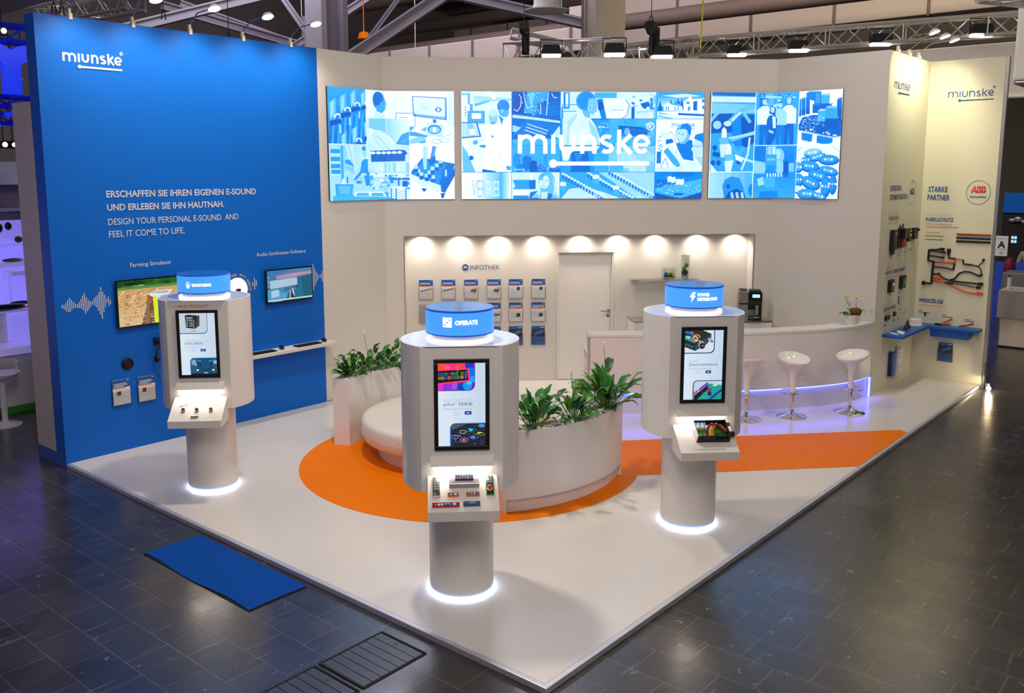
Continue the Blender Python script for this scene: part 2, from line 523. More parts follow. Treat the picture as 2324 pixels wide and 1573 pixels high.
# word mark made of strokes; x-height = 1
def arcp(cx, cy, rx, ry, a0, a1, n=14):
    return [(cx + rx * math.cos(math.radians(a0 + (a1 - a0) * i / n)), cy + ry * math.sin(math.radians(a0 + (a1 - a0) * i / n))) for i in range(n + 1)]
def wordmark(mb, x, y, h, z=0, wt=.215, reg=True, mark=True, col=None):
    cnt = [0]
    def R(pts, w_=wt, closed=False):
        cnt[0] += 1
        mb.ribbon([(x + p[0] * h, y + p[1] * h) for p in pts], w_ * h, z + cnt[0] * .0003, closed=closed, col=col)
    q = wt / 2
    R([(q, 0), (q, .98)])
    c1 = (q + .78) / 2; rr = (.78 - q) / 2; yy = 1 - q - rr
    R([(q, yy - .05), (q, yy)] + arcp(c1, yy, rr, rr, 180, 0)[1:] + [(.78, 0)])
    c2 = (.78 + 1.56 - q) / 2; r2 = (1.56 - q - .78) / 2
    R([(.78, yy)] + arcp(c2, yy, r2, rr, 180, 0)[1:] + [(1.56 - q, 0)])
    R([(1.87, 0), (1.87, .98)])
    ru = (.88 - wt) / 2
    R([(2.18 + q, .98), (2.18 + q, q + ru)] + arcp(2.62, q + ru, ru, ru, 180, 360)[1:] + [(3.06 - q, .98)])
    R([(3.29 + q, 0), (3.29 + q, .98)])
    R([(3.29 + q, 1 - q - ru - .04), (3.29 + q, 1 - q - ru)] + arcp(3.725, 1 - q - ru, ru - .005, ru, 180, 0)[1:] + [(4.155 - q, 0)])
    s1 = arcp(4.70, .71, .25, .185, 38, 262, 14); s2 = arcp(4.69, .29, .27, .185, 82, -142, 14)
    R(s1 + s2)
    R([(5.24 + q, 0), (5.24 + q, 1.25)])
    R([(5.98, .98), (5.46, .50)]); R([(5.50, .52), (6.02, 0)], wt * 1.05)
    R([(6.18, .47), (6.90, .47)], wt * .8)
    R([(6.895, .47)] + arcp(6.545, .5, .35, .39, 0, 318, 26)[1:])
    if mark:
        R([(1.87, -.51), (6.99, -.51)], wt * .92)
        n = 24
        mb.poly([(x + (1.87 + .22 * math.cos(2 * PI * i / n)) * h, y + (-.51 + .22 * math.sin(2 * PI * i / n)) * h, z + .008) for i in range(n)], col)
    if reg:
        R(arcp(7.0, 1.42, .19, .19, 0, 360, 20)[:-1], .05, True)
        mb.text('R', x + 7.0 * h, y + 1.32 * h, z, .2 * h, align='C', bold=.03, col=col)
# ================================================================= THE SETTING
b = MB('hall_tiles'); b.poly([(-14, -12, HF), (45, -12, HF), (45, 40, HF), (-14, 40, HF)]); obj('floor', b, kind='structure')

# white deck of the stand with its aluminium edge
b = MB('deck_white'); b.box(.045, .045, HF + .003, P_ + .05, L_ + .2, 0); deck = obj('floor.001', b, kind='structure')
b = MB('alu')
b.prism([(0, 0), (P_ + .04, 0), (P_ + .04, .045), (.045, .045), (.045, L_), (0, L_)], HF + .001, .0015, 'alu')
obj('trim_1', b, kind='structure', bevel=.006)
# orange inlay: round area and diagonal path to the aisle
b = MB('orange_floor')
cx, cy, R = 3.10, 3.50, 1.915
pts = []
a0 = math.degrees(math.atan2(1.72 - cy, 3.87 - cx)); a1 = math.degrees(math.atan2(2.50 - cy, 4.86 - cx + .10))
for i in range(97):
    a = math.radians(a1 + (360 + a0 - a1) * i / 96)
    pts.append((cx + R * math.cos(a), cy + R * math.sin(a)))
pts += [(5.70, .046), (7.43, .046), (7.50, .15)]
b.prism(pts, .0005, .0035); obj('carpet_inlay', b, parent=deck)

# blue side wall
b = MB('wall_blue'); b.box(0, L_, HF, B_, L_ + .23, H_); wl = obj('wall_left', b, kind='structure')
b = MB('wall_white'); b.box(B_ + .002, L_, HF, F_, L_ + .12, H_); wl2 = obj('wall_left_white', b, kind='structure')
b = MB('wall_white')
# diagonal rear wall with its niche (local: x along, y up, z out of the wall)
b.M = FW_DIAG
b.box(0, 0, -.02, .281, H_, 0); b.box(.281, 2.30, -.25, 5.62, H_, 0); b.box(5.62, 0, -.02, SD, H_, 0)
b.box(.262, 0, -.25, .281, 2.30, 0); b.box(5.62, 0, -.25, 5.64, 2.30, 0)
obj('wall_back', b, kind='structure')
b = MB('wall_white', FW_DIAG); b.box(.262, 0, -.29, 2.61, 2.31, -.252); b.box(3.50, 0, -.29, 5.64, 2.31, -.252); b.box(2.61, 2.06, -.29, 3.50, 2.31, -.252)
obj('wall_niche', b, kind='structure')
b = MB('wall_white'); b.box(G_, N_ + .001, HF, G_ + .1, M_, H_); obj('wall_right', b, kind='structure')
b = MB('wall_cream'); b.box(G_ + .001, N_, HF, P_ + .10, N_ + .1, H_); wn = obj('wall_inner_right', b, kind='structure')
b = MB('wall_cream'); b.box(P_, .0, HF, P_ + .1, N_ - .001, H_); wp = obj('wall_far_right', b, kind='structure')
b = MB('grey_metal'); b.box(P_ + .002, -.045, HF, P_ + .098, -.002, H_); b.box(P_ + .1, -.03, HF, P_ + .16, .3, 4.7)
obj('trim_2', b, kind='structure')
# door in the niche
b = MB('white_matt', FW_NICHE)
b.box(2.612, 0, 0, 2.64, 2.055, .035); b.box(3.462, 0, 0, 3.498, 2.055, .035); b.box(2.612, 2.01, 0, 3.498, 2.055, .05)
dr = obj('door_1', b, kind='structure', bevel=.004)
b = MB('white_lacquer', FW_NICHE); b.box(2.643, .012, -.03, 3.459, 2.008, -.004); obj('door_leaf', b, parent=dr, bevel=.002)
b = MB('steel', FW_NICHE)
o_ = b.M
b.M = FW_NICHE @ Matrix.Translation((3.425, 1.096, -.004)); b.cyl(.026, 0, .012)
b.tube([(0, 0, .01), (0, 0, .05), (-.02, 0, .058), (-.13, 0, .058)], .010, 8)
b.M = FW_NICHE @ Matrix.Translation((3.418, 1.018, -.004)); b.cyl(.026, 0, .010); b.cyl(.009, 0, .014, mat='alu_dark')
obj('door_handle', b, parent=dr)
# skirting shadow joint lines
b = MB('alu_dark'); b.box(B_ + .01, L_ - .004, 0, F_, L_ - .001, .008); obj('baseboard_left', b, kind='structure')
# white end block behind the blue wall
b = MB('post_white'); b.box(0.0, 7.07, .10, .5, 7.53, 4.0, 'post_white'); b.box(-.003, 7.065, HF, .503, 7.535, .10, 'tape_blue'); b.box(-.004, L_ + .02, HF, -.001, 7.065, .10, 'tape_blue')
obj('wall_end_block', b, kind='structure')

# niche downlights
for k, s in enumerate((.527, 1.11, 1.70, 2.32, 2.96, 3.55, 4.14, 4.80, 5.40)):
    M = FW_DIAG @ Matrix.Translation((s, 2.299, -.13)) @ Matrix.Rotation(PI / 2, 4, 'X')
    nm = ['first', 'second', 'third', 'fourth', 'fifth', 'sixth', 'seventh', 'eighth', 'ninth'][k]
    t = thing('downlight', 'small round white downlight in the niche ceiling, %s from the left' % nm, 'ceiling light', M=M, group='downlights over the info niche')
    b = MB('white_matt'); b.lathe([(.045, 0), (.045, .006), (.032, .008)], 20); obj('bezel', b, parent=t)
    b = MB('led_white'); b.disc(.031, .004, 18); obj('lens', b, parent=t)
    q = FW_DIAG @ Vector((s, 2.285, -.15))
    tg = FW_DIAG @ Vector((s, 1.9, -.235))
    light('SPOT', 'downlight_beam', q, 24, HX('fff0dc'), target=tg, spot=2.6, blend=1, radius=.03)

# ================================================================= HALL ROOF AND SERVICES
b = MB('roof_grey')
b.box(4, -16, 11.8, 44, 40, 12.2)
for k in range(12):
    x = 12 + k * 2.6; b.box(x, -16, 11.2, x + .35, 40, 11.8, 'duct_dark')
obj('ceiling', b, kind='structure')
b = MB('duct'); b.box(36, -16, HF, 36.4, 40, 11.8, 'column_beige'); obj('wall_hall_far', b, kind='structure')
b = MB('roof_grey'); b.box(-2, 30, HF, 36, 30.4, 11.8); obj('wall_hall_side', b, kind='structure')

def duct_run(name, x, y0, y1, z0, z1, dx, seam, m, label):
    b = MB(m); b.box(x, y0, z0, x + dx, y1, z1)
    t = obj(name, b, bevel=.02, label=label, cat='air duct')
    y = y0 + seam / 2
    while y < y1:
        s = MB('duct_dark'); s.box(x - .03, y, z0 - .03, x + dx + .03, y + .07, z1 + .03); y += seam; obj('flange', s, parent=t)
    for y in (y0 + 1.5, (y0 + y1) / 2, y1 - 1.5):
        s = MB('steel'); s.tube([(x + dx / 2, y, z1), (x + dx / 2, y, 11.8)], .015, 6); obj('hanger_rod', s, parent=t)
    return t
duct_run('air_duct', 19.8, -9, 12.5, 7.02, 9.3, 1.5, 2.3, 'duct', 'big beige rectangular air duct running behind the light truss')
duct_run('air_duct', 24.5, -4, 24, 8.2, 9.2, 1.2, 2.0, 'duct', 'slimmer far air duct seen left of the square column')
duct_run('air_duct', 15.0, 10.0, 24, 6.3, 6.9, .8, 1.7, 'duct', 'low pale duct just above the rear wall, left of the hanging motors')
for (x, z, r, lb) in ((18.2, 7.45, .22, 'lower thick brown pipe under the roof'), (18.6, 9.4, .3, 'upper thick dark pipe above the big duct'), (22.0, 9.0, .22, 'far brown pipe high under the roof')):
    b = MB('duct_dark'); b.tube([(x, -10, z), (x, 26, z)], r, 14); obj('ceiling_pipe', b, label=lb, cat='pipe')
# pale slab over the neighbour's stand, top left
b = MB('beam_lilac'); b.box(-3, 9.5, 5.95, 2.4, 14.5, 6.3); b.box(-3, 9.35, 5.72, 2.45, 9.5, 5.95, 'duct_dark')
obj('ceiling_panel', b, label='pale lilac suspended ceiling panel in the upper left corner', cat='ceiling panel')
# columns
b = MB('beam_lilac')
bx = (6.55, 10.75)
b.M = Matrix.Translation((7.02, 10.75, HF)) @ Matrix.Rotation(-.02, 4, 'Z')
b.box(-.30, -.25, 0, -.18, .25, 12, 'beam_lilac'); b.box(-.18, -.05, 0, .20, .05, 12, 'column_grey'); b.box(.20, -.25, 0, .32, .25, 12, 'column_grey')
obj('steel_column', b, label='lilac-grey steel column rising behind the left end of the rear wall', cat='column')
t = thing('concrete_column', 'wide square beige column behind the middle of the rear wall', 'column', (11.2, 7.3, HF), rz=-.70)
b = MB('column_beige'); b.box(-.29, -.52, 0, .3, .52, 12); obj('shaft', b, parent=t, bevel=.02)
b = MB('steel'); b.tube([(-.32, .42, 0), (-.32, .42, 12)], .025, 8); b.tube([(-.32, .12, 0), (-.32, .12, 12)], .018, 8); obj('conduit', b, parent=t)
# sloping beams
def beam(p, q, wd, ht, m, name, label, cat='beam'):
    b = MB(m); p = Vector(p); q = Vector(q); d = (q - p)
    b.M = Matrix.Translation((p + q) / 2) @ d.to_track_quat('X', 'Z').to_matrix().to_4x4()
    l = d.length / 2
    b.box(-l, -wd / 2, ht / 2 - .04, l, wd / 2, ht / 2); b.box(-l, -wd / 2, -ht / 2, l, wd / 2, -ht / 2 + .04); b.box(-l, -.03, -ht / 2, l, .03, ht / 2)
    return obj(name, b, label=label, cat=cat)
beam((8.62, 12.10, 5.60), (10.35, 10.55, 7.15), .3, .26, 'beam_lilac', 'roof_brace', 'thick lilac brace rising from the wall top toward the right')
beam((9.2, 12.3, 5.9), (9.95, 11.65, 7.2), .1, .1, 'column_grey', 'roof_brace', 'thin dark brace beside the thick lilac brace')
beam((10.2, 10.7, 7.05), (12.1, 8.4, 6.38), .28, .2, 'beam_lilac', 'roof_brace', 'lilac beam sloping down to the square column')
beam((4.7, 16.9, 5.95), (8.9, 14.6, 7.4), .25, .22, 'beam_lilac', 'roof_brace', 'long lilac beam rising over the blue wall')
beam((7.6, 17.7, 7.25), (11.0, 15.4, 6.2), .22, .2, 'column_grey', 'roof_brace', 'grey beam sloping down over the blue wall')
beam((8.5, 18.4, 7.5), (10.6, 17.0, 6.7), .2, .16, 'beam_lilac', 'roof_brace', 'short upper beam crossing above the blue wall')
beam((10.1, 15.9, 6.35), (11.3, 14.2, 7.6), .2, .18, 'beam_lilac', 'roof_brace', 'beam rising toward the steel column')
beam((7.0, 12.15, 6.75), (7.56, 11.7, 5.7), .12, .12, 'column_grey', 'roof_brace', 'thin brace running down to the steel column')
beam((6.4, 18.5, 8.4), (13.5, 13.5, 8.2), .3, .3, 'duct_dark', 'roof_brace', 'dark horizontal roof beam above the left braces')
# dome lamp by the square column, cylinder by the blue wall
b = MB('white_matt'); b.at(10.85, 8.45, 6.48); b.lathe([(.46, 0), (.47, .02), (.30, .06), (.27, .14), (.26, .62), (.2, .66), (0, .66)], 32); b.disc(.44, .005, 32, flip=True)
obj('ventilation_outlet', b, label='white round ceiling outlet beside the square column', cat='ceiling vent')
b = MB('column_beige'); b.at(10.55, 15.6, 6.0); b.cyl(.34, 0, 1.1); obj('ventilation_outlet', b, label='beige cylinder outlet left of the steel column', cat='ceiling vent')
b = MB('duct'); b.box(15.0, 10.2, 6.95, 15.9, 10.95, 7.4); obj('junction_box', b, label='pale box on the duct left of the square column', cat='box')
b = MB('orange_floor'); b.at(9.9, 13.0, 6.25); b.lathe([(.12, 0), (.14, .02), (.1, .16), (0, .18)], 16); b.tube([(0, 0, .17), (0, 0, 5.5)], .012, 6); obj('warning_lamp', b, label='small orange lamp beside the thick lilac brace', cat='lamp')

# light truss with floodlights
def truss(p, q, w_, h_, step, name, label, m='truss_alu'):
    p = Vector(p); q = Vector(q); d = (q - p); Ln = d.length
    M = Matrix.Translation(p) @ d.to_track_quat('X', 'Z').to_matrix().to_4x4()
    t = thing(name, label, 'truss', M=M)
    b = MB(m)
    C_ = [(-w_ / 2, -h_ / 2), (w_ / 2, -h_ / 2), (w_ / 2, h_ / 2), (-w_ / 2, h_ / 2)]
    for (y, z) in C_: b.tube([(0, y, z), (Ln, y, z)], .028, 8)
    obj('chord', b, parent=t)
    b = MB(m); n = int(Ln / step)
    for k in range(n):
        x0, x1 = k * step, (k + 1) * step
        for i in range(4):
            a, c = C_[i], C_[(i + 1) % 4]
            if k % 2: a, c = c, a
            b.tube([(x0, *a), (x1, *c)], .011, 6)
        for i in range(4):
            if k % 4 == 0: b.tube([(x0, *C_[i]), (x0, *C_[(i + 1) % 4])], .011, 6)
    obj('bracing', b, parent=t)
    return t
truss((10.95, 5.2, 5.47), (11.95, -1.1, 5.47), .3, .3, .3, 'light_truss', 'long silver lattice truss carrying floodlights above the right wall')
truss((8.85, 7.75, 5.42), (8.1, 4.9, 5.15), .3, .3, .3, 'light_truss', 'short silver lattice truss below the left hanging motor')
truss((8.25, 4.75, 5.02), (10.75, 5.1, 5.40), .3, .26, .3, 'light_truss', 'silver truss corner piece behind the middle of the rear wall')
truss((2.95, 10.2, 5.85), (2.7, 13.2, 5.85), .3, .3, .3, 'light_truss', 'small lattice truss above the left part of the blue wall')
truss((5.55, -1.0, 5.0), (8.1, -.98, 5.28), .3, .3, .28, 'light_truss', 'lattice truss end in the upper right corner')
truss((9.9, 8.6, 5.95), (10.6, 7.75, 5.68), .2, .16, .5, 'service_ladder', 'narrow metal cable ladder left of the square column')
truss((10.0, 6.3, 5.42), (10.7, 4.9, 5.55), .2, .14, .5, 'service_ladder', 'narrow metal cable ladder right of the square column')
fl0 = thing('floodlight', 'x', 'floodlight', (0, 0, 0), group='floodlights on the light trusses')
b = MB('black_matt'); b.slab([(-.17, -.03), (.17, -.03), (.13, .12), (-.13, .12)], .12); obj('housing', b, parent=fl0, bevel=.01)
b = MB('lamp_lens'); b.box(-.155, -.12, -.075, .155, 0, -.032); obj('lens', b, parent=fl0, bevel=.01)
b = MB('black_matt'); b.tube([(-.18, -.06, 0), (-.18, -.06, .2), (.18, -.06, .2), (.18, -.06, 0)], .01, 6); obj('yoke', b, parent=fl0)
FLP = [((11.0, 4.32, 5.33), 'beside the yellow cable'), ((11.17, 3.27, 5.33), 'right of the yellow cable'), ((11.38, 1.99, 5.34), 'above the right end of the right wall'),
       ((11.61, .56, 5.37), 'above the far right wall'), ((8.05, 6.18, 5.20), 'below the left hanging motor'), ((7.85, 4.80, 5.08), 'in front of the square column'), ((8.85, 4.55, 5.12), 'below the right hanging motor')]
for k, (p, lb) in enumerate(FLP):
    l2 = 'black floodlight with a bright rectangular lens ' + lb
    if k == 0:
        fl0.location = p; fl0['label'] = l2; fl0.rotation_euler = (0, 0, -PI / 2 + .7)
    else: dup(fl0, p, -PI / 2 + .7, l2)
# hanging motors
for (x, y, z, lb, rz) in ((7.59, 6.38, 5.56, 'left black chain hoist with cloth bag hanging behind the rear wall', .6), (8.65, 4.62, 5.50, 'right black chain hoist with cloth bag hanging behind the rear wall', .2)):
    t = thing('chain_hoist', lb, 'hoist', (x, y, z), rz=rz)
    b = MB('hoist_black'); b.box(-.14, -.07, -.03, .05, .07, .10); b.sphere((-.04, 0, -.03), .08); obj('motor', b, parent=t, bevel=.01)
    b = MB('hoist_black'); b.tube([(-.12, 0, .08), (-.10, 0, .17), (-.04, 0, .20), (.02, 0, .17), (.04, 0, .08)], .009, 6); b.tube([(-.04, 0, .19), (-.04, 0, 1.2)], .006, 6); obj('hook', b, parent=t)
    b = MB('black_matt'); b.prism([(.05, -.07), (.19, -.07), (.17, .05), (.07, .05)], -.40, .04); obj('chain_bag', b, parent=t, bevel=.01)
    b = MB('hoist_black'); b.lathe([(.035, -.38), (.028, -.15), (.010, -.09)], 10); obj('strap', b, parent=t).location = (-.05, 0, 0)
b = MB('petal_yellow'); b.tube([(9.2, 4.05, 5.2), (9.25, 4.0, 7.5), (9.3, 4.0, 11.8)], .014, 6); obj('hanging_cable', b, label='thin yellow cable hanging down behind the right wall', cat='cable')
for (x, y, z0, lb) in ((1.05, 8.7, 5.25, 'first black cable hook over the left of the blue wall'), (1.13, 8.66, 5.25, 'second black cable hook over the left of the blue wall'), (2.2, 8.1, 5.25, 'forked black hoist sling above the second wall spot'), (3.3, 8.3, 5.1, 'thin black cable above the fourth wall spot')):
    b = MB('hoist_black'); b.at(x, y, z0); b.tube([(0, 0, .12), (0, 0, 6.4)], .006, 6)
    b.tube([(-.03, 0, -.02), (-.02, 0, .06), (0, 0, .12), (.02, 0, .06), (.03, 0, -.02)], .008, 6)
    obj('hanging_cable', b, label=lb, cat='cable')
# white fascia and box at upper right
b = MB('white_matt'); b.box(13.0, -1.2, 4.46, 13.1, 2.6, 5.36); b.box(12.9, -1.2, 4.44, 13.0, 2.6, 4.48)
obj('fascia_band', b, label='long white fascia band behind the far right wall', cat='sign band', bevel=.01)
b = MB('white_matt'); b.box(9.0, -1.4, 4.38, 9.6, -.49, 5.5, 'white_matt'); b.box(9.0, -1.4, 4.33, 9.6, -.50, 4.38, 'alu_dark')
obj('hanging_light_box', b, label='white hanging box cut off by the upper right corner', cat='light box', bevel=.03)

# ================================================================= WALL GRAPHICS
# left blue wall (u = metres from the front edge of the wall, v = height)
b = MB('white_vinyl', FW_BLUE)
wordmark(b, .271, 4.43, .094, .004, wt=.24)
b.mat = 'print_grey'
b.text('ERSCHAFFEN SIE IHREN EIGENEN E-SOUND', .655, 2.965, .004, .073, 1.975, bold=.022)
b.text('UND ERLEBEN SIE IHN HAUTNAH.', .655, 2.815, .004, .073, 1.50, bold=.022)
b.text('DESIGN YOUR PERSONAL E-SOUND  AND', .655, 2.652, .004, .073, 1.70, bold=.006)
b.text('FEEL IT COME TO LIFE.', .655, 2.512, .004, .073, .94, bold=.006)
b.text('Farming Simulator', .882, 2.155, .004, .048, .516, bold=.012)
b.text('Audio-Synthesizer-Software', 2.600, 2.157, .004, .048, .79, bold=.008)
# sound wave bars
hs = [.03, .05, .085, .125, .155, .10, .062, .032, .036, .062, .10, .16, .225, .15, .10, .055, .03, .07, .11, .17, .25, .36, .23, .135, .04, .10, .04]
n = len(hs)
for k, h in enumerate(hs):
    x = .078 + k * (.545 / (n - 1)); yc = 1.783 - .012 * math.sin(k)
    b.ribbon([(x, yc - h / 2), (x, yc + h / 2)], .011, .004)
    for e in (-1, 1): b.poly([(x + .0055 * math.cos(a * PI / 4), yc + e * h / 2 + .0055 * math.sin(a * PI / 4), .0041) for a in range(8)])
for k, h in enumerate((.05, .155, .075)):
    x = 2.527 + k * .026; b.ribbon([(x, 1.80 - h / 2 + .005 * k), (x, 1.80 + h / 2 + .005 * k)], .013, .004)
for k, h in enumerate((.24, .37, .26, .16, .085, .03, .05, .15)):
    x = 3.475 + k * .026; b.ribbon([(x, 1.805 - h / 2), (x, 1.805 + h / 2)], .013, .004)
obj('lettering', b, parent=wl)
# inner right walls
b = MB('print_navy', FW_N)
wordmark(b, .24, 4.40, .098, .004, wt=.15)
b.text('DISTRIBUTION &', .33, 2.965, .004, .075, .50, bold=.02)
b.text('SYSTEMINTEGRATION', .34, 2.835, .004, .075, .78, bold=.02)
b.ribbon([(1.36 + .17 * math.cos(2 * PI * i / 40), 2.925 + .18 * math.sin(2 * PI * i / 40)) for i in range(40)], .006, .004, closed=True)
b.text('ACA', 1.36, 2.90, .004, .085, .22, bold=.05, align='C')
b.mat = 'print_grey'
b.text('TRÄGERSYSTEME', .34, 2.625, .0035, .035, .42); b.text('DISPLAYS', .36, 1.83, .0035, .035, .36); b.text('KOMMUNIKATION', .36, 1.28, .0035, .035, .40)
b.mat = 'print_navy'
b.text('STEUERGERÄTE', .34, 2.54, .004, .055, .45, bold=.01)
b.text('DISPLAYS & KOMBIINSTRUMENTE', .35, 1.745, .004, .055, .92, bold=.01)
b.text('RADIOS & ANTENNEN', .36, 1.20, .004, .055, .56, bold=.01)
b.box(1.01, 1.24, .002, 1.06, 1.36, .004)
b.mat = 'print_orange'
for (x, y, w_) in ((.34, 2.50, .45), (.35, 1.70, .92), (.36, 1.165, .56)): b.ribbon([(x, y), (x + w_, y)], .007, .004)
b.mat = 'alu_dark'
for (x, y, w_) in ((.50, 2.02, .12), (.50, 1.99, .08), (.85, 2.0, .06), (1.15, 2.03, .06), (1.35, 2.05, .14), (.56, 1.43, .1), (.98, 1.42, .1), (.40, .99, .12), (.78, 1.02, .14), (1.12, 1.15, .08), (1.05, 1.02, .08), (1.3, 1.08, .12)):
    b.ribbon([(x, y), (x + w_, y)], .012, .004)
obj('lettering', b, parent=wn)
b = MB('print_navy', FW_P)
wordmark(b, .282, 4.345, .0895, .004, wt=.15)
b.text('STARKE', .095, 2.925, .004, .083, .275, bold=.022); b.text('PARTNER', .087, 2.80, .004, .083, .322, bold=.022)
b.ribbon([(.80 + .165 * math.cos(2 * PI * i / 48), 2.925 + .178 * math.sin(2 * PI * i / 48)) for i in range(48)], .006, .004, closed=True)
b.mat = 'print_red'; b.text('ABB', .80, 2.925, .004, .092, .21, bold=.06, align='C')
b.mat = 'wall_cream'
b.ribbon([(.68, 2.971), (.92, 2.971)], .006, .006)
for x in (.735, .80, .865): b.ribbon([(x, 2.92), (x, 3.03)], .004, .006)
b.mat = 'tape_blue'; b.text('Harnessflex', .80, 2.845, .004, .036, .225, bold=.02, align='C')
b.mat = 'print_grey'; b.text('CABLE PROTECTION', .09, 2.555, .0035, .036, .36); b.text('TOOLS', .06, 1.275, .0035, .036, .13)
b.mat = 'print_navy'; b.text('KABELSCHUTZ', .085, 2.475, .004, .056, .40, bold=.02); b.text('WERKZEUGE', .06, 1.195, .004, .06, .36, bold=.025)
b.mat = 'print_orange'; b.ribbon([(.09, 2.435), (.47, 2.425)], .007, .004); b.ribbon([(.06, 1.155), (.42, 1.15)], .007, .004)
b.mat = 'alu_dark'
b.text('WELLROHRE | ADAPTER | VERTEILER', .095, 2.375, .0035, .024, .46)
for (x, y, w_) in ((.095, 2.245, .26), (.095, 2.19, .26), (.07, 1.06, .05), (.07, 1.035, .17), (.42, 1.02, .06), (.42, .995, .15), (.74, .985, .09), (.74, .96, .14)): b.ribbon([(x, y), (x + w_, y)], .009, .004)
b.mat = 'print_orange'; b.ribbon([(.095, 2.295), (.30, 2.295)], .006, .004)
obj('lettering', b, parent=wp)
# niche heading
b = MB('print_navy', FW_NICHE)
b.poly([(1.194 + .050 * math.cos(2 * PI * i / 32), 1.795 + .050 * math.sin(2 * PI * i / 32), .004) for i in range(32)])
b.text('INFOTHEK', 1.268, 1.758, .004, .073, .455, bold=-.004)
b.mat = 'print_white'
x0, y0, h = 1.194 - .0265, 1.777, .034
hh = h
b.ribbon([(x0 + .004, y0), (x0 + .004, y0 + hh)], .009, .006)
b.ribbon([(x0 + .004, y0 + .022)] + [(x0 + .0155 + .0115 * math.cos(math.radians(a)), y0 + .022 + .0095 * math.sin(math.radians(a))) for a in (180, 135, 90, 45, 0)] + [(x0 + .027, y0)], .009, .006)
b.ribbon([(x0 + .027, y0 + .022)] + [(x0 + .0385 + .0115 * math.cos(math.radians(a)), y0 + .022 + .0095 * math.sin(math.radians(a))) for a in (180, 135, 90, 45, 0)] + [(x0 + .050, y0)], .009, .006)
obj('lettering', b, parent=bpy.data.objects['wall_niche'])
# ================================================================= PICTURES ON SCREENS
def clip_poly(P, x0, y0, x1, y1):
    for ax, lim, sg in ((0, x0, 1), (0, x1, -1), (1, y0, 1), (1, y1, -1)):
        out = []
        for i in range(len(P)):
            a, c = P[i - 1], P[i]
            ia = (a[ax] - lim) * sg >= 0; ic = (c[ax] - lim) * sg >= 0
            if ia != ic:
                t = (lim - a[ax]) / (c[ax] - a[ax])
                out.append((a[0] + (c[0] - a[0]) * t, a[1] + (c[1] - a[1]) * t))
            if ic: out.append(c)
        P = out
        if not P: return P
    return P
RAMP = [(0, HX('0450b8')), (.25, HX('0a86ea')), (.5, HX('3db2ff')), (.75, HX('a4dcff')), (1, HX('f0f6ff'))]
def tone(t):
    if not isinstance(t, (int, float)): return HX(t) if isinstance(t, str) else t
    t = min(1, max(0, t))
    for (a, ca), (c, cc) in zip(RAMP, RAMP[1:]):
        if t <= c:
            k = (t - a) / (c - a)
            return tuple(ca[i] + (cc[i] - ca[i]) * k for i in range(3))
    return RAMP[-1][1]
